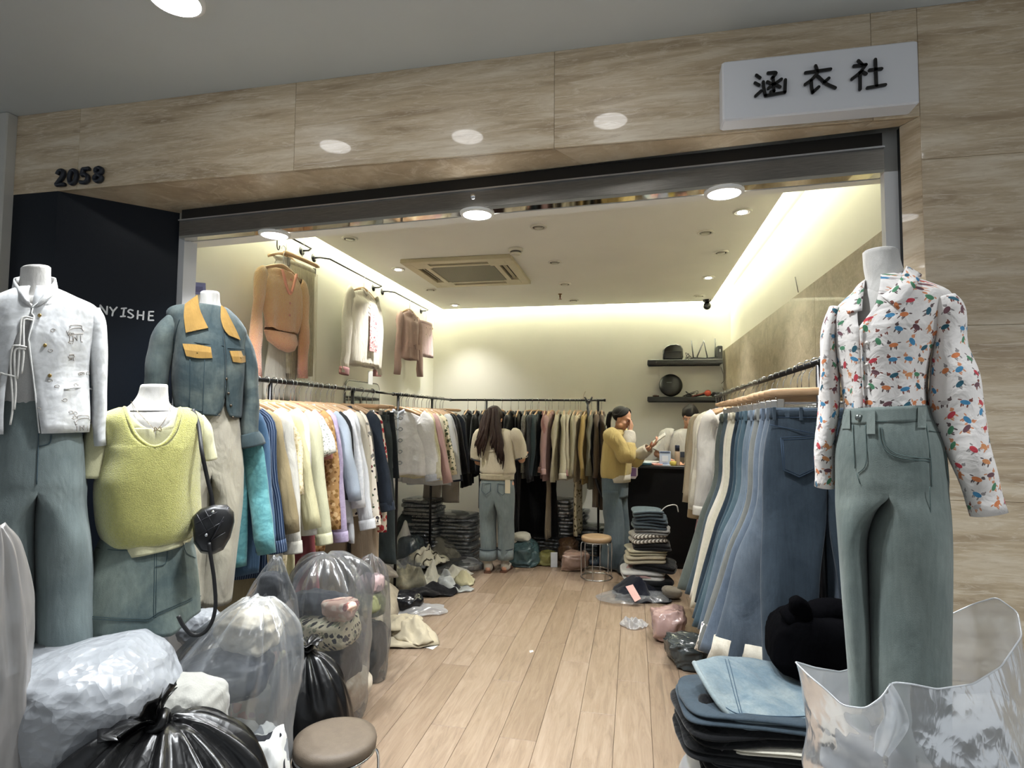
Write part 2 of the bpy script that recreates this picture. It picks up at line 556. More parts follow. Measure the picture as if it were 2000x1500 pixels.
# floor: one plank per object, oak laminate
def plank_mat():
    t = NT('oak_laminate')
    co = t.coord('Object', (5.5, 0.55, 1), rnd=23.0)
    g = t.noise(co, 5, 8, 0.66, 1.1)
    f = t.noise(t.coord('Object', (60, 1.6, 1), rnd=13.0), 6, 4, 0.7)
    base = t.ramp(g, [(0.25, '75675a'), (0.45, '927f6d'), (0.62, '9f8d7b'), (0.8, 'ab9a89')])
    base = t.mix(0.45, base, t.ramp(f, [(0.3, 0.68), (0.6, 1.0)]), 'MULTIPLY')
    k = t.noise(t.coord('Object', (6, 1.4, 1), rnd=31.0), 2.6, 3, 0.5, 0.4)
    base = t.mix(t.ramp(k, [(0.66, 0.0), (0.78, 0.5)]), base, '6e5946')
    oi = t.n('ShaderNodeObjectInfo')
    base = t.mix(1.0, base, t.ramp(oi.outputs['Random'], [(0.0, 'e6e2dc'), (0.5, 'f4f2ee'), (1.0, 'ffffff')]), 'MULTIPLY')
    t.set(Base_Color=base, Roughness=0.42, Specular_IOR_Level=0.4)
    t.bump(f, 0.06, 0.002)
    return t.m
OAK = plank_mat()
rg = random.Random(4)
fl = struct('floor', MB().box2((XL, 1.85, -0.06), (XRP, YB, -0.012)), plain('3a3026', 0.9))
PW, PL = 0.178, 1.22
i = 0
x = 0.435 - 40 * PW
while x < XRP:
    if x + PW > XL:
        y = 1.86 - rg.random() * PL
        while y < YB:
            y0, y1 = max(y, 1.86), min(y + PL, YB)
            x0, x1 = max(x, XL), min(x + PW, XRP)
            if y1 - y0 > 0.02 and x1 - x0 > 0.02:
                MB().box2((x0 + .0007, y0 + .0007, -0.012), (x1 - .0007, y1 - .0007, rg.uniform(-0.0003, 0.0003)), 0.0014).build('plank', OAK, fl, False)
            y += PL
    x += PW
fc = struct('floor_corridor', MB().box2((-9, -5, -0.06), (6, 1.85, -0.010)), plain('4a4844', 0.6))
GREYT = wood('8b8780', 'a19c93', 'grey_floor_plank', (4, 0.6, 1), 0.45)
for kx in range(-20, 20):
    x0 = kx * 0.2
    if -3.0 < x0 < 1.9:
        for y0, y1 in ((1.2, 1.848), (0.5, 1.2)):
            MB().box2((x0 + .001, y0 + .001, -0.010), (x0 + .199, y1 - .001, 0.0), 0.0014).build('plank', GREYT, fc, False)

# shop walls
struct('wall_left', MB().box2((XL - 0.12, 2.74, 0), (XL, YB + 0.12, 3.02)), PLASTER)
struct('wall_back', MB().box2((XL, YB, 0), (XRP, YB + 0.12, 3.02)), PLASTER)
wr = struct('wall_right', MB().box2((XRP, 2.46, 0), (XRP + 0.12, YB + 0.12, 3.02)), PLASTER)
ys = [2.44, 3.54, 4.74, 5.94, YB]
for a, b in zip(ys[:-1], ys[1:]):
    for z0, z1 in ((0.0, 0.75), (0.75, 1.53), (1.53, 2.30)):
        MB().box2((XR, a + .001, z0 + .001), (XRP, b - .001, z1 - .001), 0.0015).build('travertine_slab', TRAVIN, wr, False)
# shop ceiling: soffit above, dropped panel with an open cove all round
struct('ceiling_soffit', MB().box2((XL - 0.1, 2.5, 3.0), (XRP + 0.1, YB + 0.1, 3.05)), CEILP)
PX0, PX1, PYB = -2.30, 0.86, 6.80
struct('ceiling_shop', MB().box2((PX0, 2.6, SHOP), (PX1, PYB, SHOP + 0.045), 0.002), CEILP)
# led tape lying on the panel's upper edge
LEDM = glow('f6ffd0', 4.0)
lt = thing('led_tape', 'pale yellow led tape lying in the cove above the shop ceiling edge', 'light', (0, 4.7, SHOP + 0.05))
for a, b in (((PX0 + .03, 2.9, 2.887), (PX0 + .045, PYB - .03, 2.895)), ((PX1 - .045, 2.9, 2.887), (PX1 - .03, PYB - .03, 2.895)), ((PX0 + .05, PYB - .045, 2.887), (PX1 - .05, PYB - .03, 2.895))):
    MB().box2(a, b).build('led_strip', LEDM, lt, False)

def prism(xy, z0, z1):
    q = np.array([(x, y, z0) for x, y in xy], float)
    return MB().poly(q, z1 - z0, (0, 0, 1))
# bulkhead behind the shutter
struct('ceiling_bulkhead', prism([(XL, 2.77), (XRP, 2.52), (XRP, 2.567), (XL, 2.875)], BULK, 3.0), CEILP)

# facade
cc = struct('ceiling_corridor', MB().box2((-9, -5, CEIL), (6, 2.9, CEIL + 0.1)), CORRP)
SOFL, SOFR = (-2.471, 2.742), (0.995, 2.422)
lw_ = struct('wall_front', prism([(-3.115, 2.365), (1.033, 2.365), SOFR, SOFL, (-3.0, 2.742)], LINT + 0.012, CEIL), plain('3a3732', 0.9))
xs = [-3.115, -2.72, -1.52, -0.32, 0.88, 1.036]
for a, b in zip(xs[:-1], xs[1:]):
    MB().box2((a + .0006, YF, LINT), (b - .0006, 2.366, CEIL), 0.001).build('travertine_slab', TRAV, lw_, False)
def lerp2(p, q, t): return (p[0] + (q[0] - p[0]) * t, p[1] + (q[1] - p[1]) * t)
for a, b in zip([-2.835, -1.52, -0.32, 0.88], [-1.52, -0.32, 0.88, 1.033]):
    ta = [(v + 2.835) / 3.868 for v in (a, b)]
    q = [(a + .0006, YF + .012), (b - .0006, YF + .012), lerp2(SOFL, SOFR, ta[1]), lerp2(SOFL, SOFR, ta[0])]
    prism(q, LINT, LINT + 0.012).build('soffit_slab', TRAV, lw_, False)
wp = struct('wall_front_right', prism([(1.05, 2.366), (3.4, 2.366), (3.4, 2.5), (1.05, 2.5)], 0, CEIL), plain('3a3732', 0.9))
zs = [0, 0.62, 1.24, 1.86, 2.475, CEIL]
for k, (a, b) in enumerate(zip(zs[:-1], zs[1:])):
    xe = [1.036, 2.05, 3.4] if k % 2 == 0 else [1.036, 1.62, 2.72, 3.4]
    if k == 4: xe = [1.036, 2.05, 3.4]
    for c, d in zip(xe[:-1], xe[1:]):
        MB().box2((c + .0005, YF, a + .0005), (d - .0005, 2.367, b - .0005), 0.001).build('travertine_slab', TRAV, wp, False)
for a, b in zip(zs[:4], [0.62, 1.24, 1.86, LINT]):
    prism([(1.036, 2.352), (1.052, 2.37), (1.02, 2.43), (0.997, 2.424)], a + .0005, b - .0005).build('reveal_slab', TRAV, wp, False)
# white and black jamb at the right of the opening, white jamb at the left
struct('trim_1', prism([(1.00, 2.424), (1.05, 2.424), (1.05, 2.452), (0.999, 2.452)], 0, LINT), plain('0d0f12', 0.4))
struct('trim_2', prism([(0.952, 2.456), (1.05, 2.452), (1.05, 2.50), (0.955, 2.50)], 0, BULK), WHITEP)
struct('trim_3', prism([(-2.49, 2.75), (-2.425, 2.735), (-2.39, 2.79), (-2.48, 2.83)], 0, BULK + .05), WHITEP)
# navy panels at the left
struct('wall_navy_front', prism([(-3.17, 2.352), (-2.836, 2.352), (-2.836, 2.45), (-3.17, 2.45)], 0, LINT), NAVY)
struct('wall_navy_splay', prism([(-2.836, 2.3525), (-2.47, 2.744), (-2.55, 2.80), (-2.836, 2.50)], 0, LINT), NAVY)
struct('trim_4', MB().box2((-3.24, 2.30, 0), (-3.115, 2.5, CEIL), 0.006), plain('b9b6ae', 0.5))

# the wall runs on past the pillar on the left and beyond the frame on the right
struct('wall_front_left', MB().box2((-9, 2.40, 0), (-3.24, 2.5, CEIL)), TRAV)
struct('wall_front_far_right', MB().box2((3.4, 2.352, 0), (6, 2.5, CEIL)), TRAV)
struct('floor_corridor_strip', MB().box2((-9, 1.85, -0.06), (XL, 2.4, -0.010)), plain('4a4844', 0.6))

# rolling shutter housing
sh = thing('rolling_shutter', 'brushed steel rolling shutter housing spanning the shop opening under the lintel', 'shutter', (-0.7, 2.6, BULK))
def strip(x0, y0, x1, y1, z0, z1, t):
    d = _n([x1 - x0, y1 - y0, 0]); nrm = np.array([-d[1], d[0], 0])
    a = np.array([x0, y0, 0]); b = np.array([x1, y1, 0])
    q = [a, b, b + nrm * t, a + nrm * t]
    return prism([(p[0], p[1]) for p in q], z0, z1)
BR = NT('brushed_steel'); _c = BR.coord('Object', (0.4, 8, 40))
_g = BR.noise(_c, 20, 4, 0.7)
BR.set(Base_Color=BR.ramp(_g, [(0.3, '6a6660'), (0.7, '8e8a84')]), Metallic=0.9, Roughness=0.33); BR.bump(_g, 0.1, 0.002)
BRUSH = BR.m
sa, sb = (-2.42, 2.69), (0.952, 2.452)
strip(*sa, *sb, BULK + 0.012, BULK + 0.094, 0.05).build('bottom_rail', BRUSH, sh, False)
strip(sa[0], sa[1] - .012, sb[0], sb[1] - .012, BULK + 0.092, BULK + 0.099, 0.06).build('ledge', STEEL, sh, False)
strip(sa[0], sa[1] + .012, sb[0], sb[1] + .012, BULK + 0.098, LINT, 0.04).build('slat_curtain', plain('2b2824', 0.5, 0.5), sh, False)
strip(sa[0], sa[1] + .002, sb[0], sb[1] + .002, BULK - 0.002, BULK + 0.013, 0.055).build('polished_edge', plain('d8d4cc', 0.06, 1.0), sh, False)
lk = P(925, 386, 2.66)
MB().lathe([(0.012, -0.006), (0.012, 0.006), (0.008, 0.010)], lk + np.array([0, -0.012, 0]), 14, 'Y').build('lock', CHROME, sh)

# sign box with brushed characters
YS = 2.265
def spx(zx, zy): return PY(1340 + .26 * zx, 40 + .26 * zy, YS)
sx0, sx1 = PY(1411, 178, YS)[0], PY(1795, 140, YS)[0]
sz0, sz1 = PY(1600, 219, YS)[2], PY(1600, 99, YS)[2]
sg = thing('shop_sign', 'white box sign with three black brush characters on the travertine lintel', 'sign', ((sx0 + sx1) / 2, YS, sz0))
SGN = NT('white_acrylic'); SGN.set(Base_Color='d9dade', Roughness=0.4)
MB().box2((sx0, YS, sz0), (sx1, YF, sz1), 0.006).build('box', SGN.m, sg, False)
INK = plain('08080a', 0.35)
def strokes(lines, conv, w, th, axis, nseg=10):
    """rounded pen strokes: each line a list of points in some picture plane"""
    b = MB(); ax = np.array(axis, float)
    for ln in lines:
        pts = np.array([conv(*p) for p in ln])
        if len(pts) > 2: pts = spl(pts, len(pts) * 4)
        t = np.gradient(pts, axis=0); t /= np.linalg.norm(t, axis=1)[:, None]
        s = np.cross(t, ax); s /= np.linalg.norm(s, axis=1)[:, None]
        L = pts + s * w; Rr = pts - s * w
        cap1 = [pts[-1] + w * (math.cos(a) * -s[-1] + math.sin(a) * t[-1]) for a in np.linspace(0, PI, 7)[1:-1]]
        cap0 = [pts[0] + w * (math.cos(a) * s[0] - math.sin(a) * t[0]) for a in np.linspace(0, PI, 7)[1:-1]]
        out = np.concatenate([Rr, cap1, L[::-1], cap0])
        n = len(pts)
        mid = 0
        m = len(out)
        o = out + ax * th
        faces = []
        # quads along the stroke on the front, fans at both caps
        Ri = list(range(n)); Li = [n + 5 + (n - 1 - i) for i in range(n)]
        for i in range(n - 1):
            faces.append([Ri[i], Ri[i + 1], Li[i + 1], Li[i]])
        faces.append([Ri[-1]] + list(range(n, n + 5)) + [Li[-1]])
        faces.append([Li[0]] + list(range(2 * n + 5, 2 * n + 10)) + [Ri[0]])
        for i in range(m): faces.append([i, (i + 1) % m, m + (i + 1) % m, m + i])
        b.add(np.concatenate([o, out]), faces)
    return b
glyphs = [
    [[(525, 420), (552, 440)], [(515, 478), (545, 494)], [(519, 576), (560, 538)], [(612, 404), (672, 402), (642, 442)], [(650, 440), (656, 540)], [(656, 540), (632, 546)],
     [(608, 470), (634, 484)], [(615, 518), (650, 488)], [(712, 450), (662, 486)], [(662, 486), (702, 508)], [(576, 470), (581, 520), (592, 574)], [(592, 574), (738, 548)], [(738, 548), (742, 455)]],
    [[(968, 350), (978, 378)], [(893, 402), (1080, 375)], [(985, 400), (940, 452), (890, 490)], [(936, 462), (938, 510), (945, 550)], [(945, 550), (992, 508)], [(985, 428), (1045, 482), (1115, 515)], [(1067, 443), (1030, 476)]],
    [[(1288, 312), (1316, 342)], [(1255, 352), (1345, 342)], [(1345, 342), (1300, 400), (1240, 450)], [(1301, 402), (1301, 526)], [(1318, 394), (1346, 410)], [(1372, 382), (1462, 372)], [(1415, 303), (1423, 500)], [(1356, 515), (1490, 492)]]]
for g in glyphs:
    strokes(g, lambda x, y: spx(x, y) + np.array([0, -0.004, 0]), 0.0055, 0.006, (0, -1, 0)).build('character', INK, sg, False)

# shop number
def npx(zx, zy): return PY(.35 * zx, .35 * zy, YF)
digits = [[[(334, 980), (344, 962), (360, 957), (369, 968), (364, 988), (346, 1014), (328, 1037)], [(328, 1038), (374, 1034)]],
          [[(424, 956), (409, 966), (400, 996), (404, 1024), (418, 1030), (433, 1014), (440, 984), (436, 962), (424, 956)]],
          [[(510, 946), (478, 950)], [(478, 950), (470, 984)], [(470, 984), (488, 979), (502, 990), (502, 1008), (488, 1023), (462, 1023)]],
          [[(566, 942), (550, 950), (548, 966), (562, 976), (578, 968), (580, 950), (566, 942)], [(561, 980), (544, 992), (541, 1008), (556, 1018), (574, 1010), (578, 992), (561, 980)]]]
nm = thing('shop_number', 'dark raised numerals 2058 on the lintel above the navy corner', 'number', npx(450, 1040))
for d in digits:
    b = MB()
    for ln in d:
        q = np.array([npx(*p) for p in ln]); shut = np.linalg.norm(q[0] - q[-1]) < .012
        q = spl(q, 40 if len(q) > 3 else 6)
        b.tube(q[:-1] if shut else q, .0098, 10, closed=shut)
    b.warp(lambda v: np.stack([v[:, 0], YF - .012 + (v[:, 1] - YF) * 1.25, v[:, 2]], 1)).build('digit', plain('141a26', 0.45), nm)

# white lettering on the navy splay
A_ = np.array([-2.836, 2.3525, 0]); B_ = np.array([-2.47, 2.744, 0])
nS = _n(np.cross(B_ - A_, [0, 0, 1]))
if nS[1] > 0: nS = -nS
def splay(px, py, off=0.0):
    d = ray(px, py); t = ((A_ - CAM) @ nS + off) / (d @ nS)
    return CAM + d * t
def lpx(zx, zy): return splay(.28 * zx, 480 + .28 * zy)
lets = [[[(698, 480), (700, 415)], [(700, 415), (745, 478)], [(745, 478), (748, 425)]],
        [[(768, 430), (790, 460)], [(815, 430), (790, 460), (783, 488)]],
        [[(848, 438), (880, 436)], [(866, 437), (858, 492)], [(842, 494), (872, 492)]],
        [[(926, 452), (906, 446), (894, 460), (914, 475), (930, 490), (914, 503), (893, 497)]],
        [[(962, 455), (958, 510)], [(1002, 460), (998, 515)], [(960, 483), (1000, 487)]],
        [[(1070, 460), (1040, 460)], [(1040, 460), (1035, 520)], [(1035, 520), (1070, 520)], [(1037, 488), (1065, 489)]]]
lt_ = thing('wall_lettering', 'thin white letters NYISHE on the navy wall beside the denim jacket', 'lettering', lpx(890, 500))
for d in lets:
    strokes(d, lpx, 0.0038, 0.004, nS).build('letter', plain('eef0f2', 0.5), lt_, False)

# ------------------------------------------------------------ ceiling fittings
def spot(x, y, lit, label):
    t = thing('ceiling_spotlight', label, 'light', (x, y, SHOP - 0.012), 'recessed spots in the shop ceiling')
    MB().lathe([(0.060, 0.012), (0.060, 0.006), (0.054, 0.0), (0.044, 0.001), (0.042, 0.010)], (x, y, SHOP - 0.012), 24, cap0=False, cap1=False).build('trim_ring', plain('d5d2c8', 0.35), t)
    MB().lathe([(0.042, 0.003), (0.040, 0.011)], (x, y, SHOP - 0.012), 24, cap0=False).build('reflector', plain('8a8880', 0.25, 0.6), t)
    MB().lathe([(0.030, -0.001), (0.030, 0.0035)], (x, y, SHOP - 0.0115), 20).build('lens', glow('fffaf0', 14.0) if lit else plain('a9a596', 0.3), t)
row = {-2: 'along the left wall', 0: 'down the middle of the ceiling', 1: 'along the right wall'}
names = ['nearest the shutter', 'second from the shutter', 'third from the shutter', 'nearest the back wall']
for k, (x, y, lit) in enumerate(SPOTS):
    if k == 12: lab = 'small unlit recessed spot standing out of line, between the middle and right rows'
    else: lab = ('lit' if lit else 'unlit') + ' recessed ceiling spot ' + row[-2 if x < -1 else 0 if x < 0 else 1] + ', ' + names[k % 4]
    spot(x, y, lit, lab)
for (x, y), lab in zip(BLAMPS, ('large glowing round lamp in the bulkhead above the orange cardigan', 'large glowing round lamp in the middle of the bulkhead', 'large glowing round lamp in the bulkhead under the sign, half hidden by the shutter')):
    t = thing('bulkhead_lamp', lab, 'light', (x, y, BULK - 0.014))
    MB().lathe([(0.082, 0.014), (0.080, 0.004), (0.068, 0.0), (0.064, 0.006)], (x, y, BULK - 0.014), 32, cap0=False, cap1=False).build('trim_ring', plain('e8e8e6', 0.4), t)
    MB().lathe([(0.066, 0.002), (0.064, 0.008)], (x, y, BULK - 0.014), 32).build('diffuser', glow('ffffff', 16.0), t)
cl_names = ['mirrored on the lintel above the orange cardigan', 'mirrored on the lintel above the middle bulkhead lamp', 'mirrored on the lintel next to the sign', 'above the printed shirt', 'above the far left mannequin', 'over the middle of the corridor', 'over the left of the corridor', 'over the right of the corridor']
for k, (x, y) in enumerate(CORR):
    t = thing('corridor_downlight', 'round white corridor downlight ' + cl_names[k], 'light', (x, y, CEIL - 0.02), 'corridor ceiling downlights')
    MB().lathe([(0.10, 0.02), (0.10, 0.006), (0.086, 0.0), (0.08, 0.008)], (x, y, CEIL - 0.02), 32, cap0=False, cap1=False).build('trim_ring', plain('e8e8e6', 0.4), t)
    MB().lathe([(0.07, -0.004), (0.084, 0.0), (0.084, 0.012)], (x, y, CEIL - 0.02), 32).build('diffuser', glow('ffffff', 22.0), t)

# cassette air conditioner
ac = thing('air_conditioner', 'square white four-way cassette air conditioner in the shop ceiling', 'air conditioner', (-1.44, 5.03, SHOP - 0.035))
IV = plain('c2b79a', 0.45)
ax0, ay0, s2 = -1.445, 5.02, 0.475
fr = MB()
def fr_box(x0, x1, y0, y1, z0=SHOP - .035, z1=SHOP): fr.box2((ax0 + x0, ay0 + y0, z0), (ax0 + x1, ay0 + y1, z1), 0.004)
fr_box(-s2, s2, -s2, -.40); fr_box(-s2, s2, .40, s2); fr_box(-s2, -.40, -.40, .40); fr_box(.40, s2, -.40, .40)
fr_box(-.40, .40, -.33, -.285); fr_box(-.40, .40, .285, .33); fr_box(-.33, -.285, -.285, .285); fr_box(.285, .33, -.285, .285)
for sx in (-1, 1):
    for sy in (-1, 1): fr.box((ax0 + sx * .33, ay0 + sy * .33, SHOP - .0175), (.142, .142, .034))
fr.build('frame', IV, ac, False)
MB().box((ax0, ay0, SHOP - .004), (.80, .80, .006)).build('duct', plain('1d1a16', 0.8), ac, False)
gm = NT('intake_grille'); gc = gm.coord('Object', (90, 90, 1)); ch_ = gm.n('ShaderNodeTexChecker'); ch_.inputs['Scale'].default_value = 1.0
gm.l(gc, ch_.inputs['Vector']); gm.set(Base_Color=gm.mix(ch_.outputs['Fac'], '7d7660', '5c5646'), Roughness=0.6)
MB().box((ax0, ay0, SHOP - .026), (.565, .565, .012), 0.003).build('intake_grille', gm.m, ac, False)
for sx, sy in ((0, -1), (0, 1), (1, 0), (-1, 0)):
    b = MB().box((0, 0, 0), (.50, .026, .005), 0.002)
    def tw(v, sx=sx, sy=sy):
        v = v.copy(); a = 0.5
        y, z = v[:, 1].copy(), v[:, 2].copy()
        v[:, 1] = y * math.cos(a) - z * math.sin(a); v[:, 2] = y * math.sin(a) + z * math.cos(a)
        if sx: v = v[:, [1, 0, 2]] * np.array([sx, 1, 1])
        else: v = v * np.array([1, sy, 1])
        return v + np.array([ax0 + sx * .365, ay0 + sy * .365, SHOP - .02])
    b.warp(tw).build('louvre', IV, ac, False)

sd = thing('smoke_detector', 'white round smoke detector on the ceiling in front of the air conditioner', 'smoke detector', (-0.903, 4.42, SHOP - 0.05))
MB().lathe([(0.058, 0.05), (0.058, 0.034), (0.05, 0.028)], (-0.903, 4.42, SHOP - 0.05), 24).build('base', plain('cfcabc', 0.5), sd)
MB().lathe([(0.042, 0.028), (0.042, 0.014)], (-0.903, 4.42, SHOP - 0.05), 24).build('vent_ring', plain('4c4a44', 0.6), sd)
MB().lathe([(0.046, 0.016), (0.044, 0.006), (0.03, 0.0)], (-0.903, 4.42, SHOP - 0.05), 24).build('cap', plain('cfcabc', 0.5), sd)
sp = thing('sprinkler_head', 'small brass sprinkler head hanging from the ceiling near the back', 'sprinkler', (-0.766, 6.14, SHOP - 0.06))
MB().lathe([(0.022, 0.06), (0.022, 0.055), (0.009, 0.05), (0.009, 0.025)], (-0.766, 6.14, SHOP - 0.06), 14).build('stem', plain('7d5f3c', 0.4, 0.7), sp)
MB().lathe([(0.007, 0.025), (0.005, 0.004)], (-0.766, 6.14, SHOP - 0.06), 10).build('bulb', plain('8c2b22', 0.3), sp)
MB().lathe([(0.018, 0.004), (0.018, 0.0)], (-0.766, 6.14, SHOP - 0.06), 14).build('deflector', plain('7d5f3c', 0.4, 0.7), sp)
cp = PZ(1381, 580, SHOP)
cp = np.array([0.80, 6.72, SHOP])
cv = thing('security_camera', 'small black dome security camera on the ceiling above the shelves', 'camera', cp - np.array([0, 0, .11]))
MB().lathe([(0.045, 0.0), (0.045, -0.018), (0.03, -0.03)], cp, 20).build('base', plain('17171a', 0.35), cv)
MB().ball(cp + np.array([0, 0, -.068]), .044, 20, 12).build('ball', plain('0c0c0f', 0.22), cv)
MB().lathe([(0.016, 0.0), (0.014, 0.006), (0.004, 0.007)], cp + np.array([-.008, -.041, -.075]), 14, 'Y').build('lens', plain('30343c', 0.08), cv)
tk = thing('access_hatch_line', 'thin crooked black wire hanging on the painted wall above the cladding', 'wire', PX(1558, 565, XRP))
MB().tube([PX(1553, 541, XRP - .006), PX(1556, 556, XRP - .01), PX(1559, 571, XRP - .006)], 0.003, 6).build('wire', plain('35332a', 0.6), tk)
tk.name = 'wall_wire'
# ============================================================ RAILS, HANGERS, HANGING CLOTHES
RX, RZ = -2.0, 1.715
RAILM = plain('18181a', 0.35, 0.4)
def rail(name, label, a, b, posts, feet=0.28, grp=None, across=(1, 0)):
    a = np.array(a, float); b = np.array(b, float)
    t = thing(name, label, 'rack', ((a[0] + b[0]) / 2, (a[1] + b[1]) / 2, 0), grp)
    MB().tube([a, b], 0.0125, 12).build('rail', RAILM, t)
    d = _n(b - a)
    for e, s in ((a, -1), (b, 1)):
        MB().tube([e, e + d * s * 0.02], 0.016, 12).build('end_cap', BLACKMETAL, t)
    for k in posts:
        p = a + (b - a) * k
        MB().tube([p + [0, 0, -.012], [p[0], p[1], 0.02]], 0.0125, 10).build('post', RAILM, t)
        f = np.array([across[0], across[1], 0]) * feet
        MB().tube([[p[0] - f[0], p[1] - f[1], 0.016], [p[0] + f[0], p[1] + f[1], 0.016]], 0.012, 8).build('foot', RAILM, t)
    return t
rail('clothes_rail', 'black clothes rail along the left wall behind the denim jacket', (RX, 2.42, RZ), (RX, 4.24, RZ), (0.28, 0.82))
r2 = rail('clothes_rail', 'black clothes rail in the far left corner holding the white satin jacket', (RX - .06, 4.80, RZ), (RX - .06, 6.40, RZ), (0.06, 0.62))
MB().tube([(RX - .06, 4.80, RZ), (RX - .06, 4.44, RZ + .003)], 0.010, 8).build('extension_arm', RAILM, r2)
rail('clothes_rail', 'black clothes rail across the back wall', (-2.06, 6.45, RZ), (-0.32, 6.45, RZ), (0.24, 0.965), across=(0, 1))
rail('clothes_rail', 'black clothes rail along the right wall carrying the jeans', (0.72, 2.40, 1.75), (0.72, 5.5, 1.72), (0.035, 0.97))

def ell(hw, th, n, cx=0.0, cy=0.0, z=0.0, ex=0.85):
    a = np.arange(n) * 2 * PI / n
    c, s = np.cos(a), np.sin(a)
    return np.stack([cx + hw * np.sign(c) * np.abs(c) ** ex, cy + th * np.sign(s) * np.abs(s) ** ex, np.full(n, z)], 1)
def path_tube(mb, pts, wa, wb, n=14, A=None, cap0=False, cap1=False, ph=0.0):
    """tube whose section has half width wa across the path in its plane and wb along axis A"""
    pts = np.asarray(pts, float)
    A = np.array([0, 1.0, 0] if A is None else A, float)
    t = np.gradient(pts, axis=0); t /= np.linalg.norm(t, axis=1)[:, None]
    an = np.arange(n) * 2 * PI / n + ph
    rings = []
    for i in range(len(pts)):
        s = np.cross(A, t[i]); s /= np.linalg.norm(s)
        B = np.cross(t[i], s)
        rings.append(pts[i] + np.cos(an)[:, None] * s * wa[i] + np.sin(an)[:, None] * B * wb[i])
    return mb.loft(rings, True, cap0, cap1)

def hanger(label, trousers=False, w=0.20, dz=0.0, wd=None):
    t = thing('clothes_hanger', label, 'hanger')
    a = np.linspace(-0.35, PI + 0.25, 12)
    arc = [(0.019 * math.cos(q), 0, 0.019 * math.sin(q)) for q in a[::-1]]
    hook = arc + [(0.016, 0, -0.016), (0.004, 0, -0.032), (0, 0, -0.05), (0, 0, -0.118 - dz)]
    MB().tube(hook, 0.0024, 6).build('hook', CHROME, t)
    b = MB()
    x = np.linspace(-1, 1, 17)
    rings = []
    for q in x:
        if trousers: z = -0.125 + 0.006 * (1 - q * q); h = 0.016 * (1 - max(0, abs(q) - 0.9) * 5)
        else: z = -0.122 - 0.062 * abs(q) ** 1.5; h = 0.017 - 0.006 * abs(q)
        z -= dz
        e = ell(0.0075, h, 10); rings.append(np.stack([np.full(10, q * w), e[:, 0] + (0 if trousers else 0.02 * (1 - math.cos(q * 1.2)) * 0), z + e[:, 1]], 1))
    b.loft(rings, True, True, True).build('wooden_bar', wd or HANGWOOD, t)
    if trousers:
        MB().tube([(-w * .8, 0, -.138 - dz), (-w * .8, 0, -.162 - dz), (w * .8, 0, -.162 - dz), (w * .8, 0, -.138 - dz)], 0.0016, 6).build('crossbar', CHROME, t)
        for s in (-1, 1):
            MB().box((s * w * .72, 0, -.180 - dz), (.026, .018, .062), 0.003).build('clip', plain('8f8d88', 0.35, 0.6), t, False)
    return t

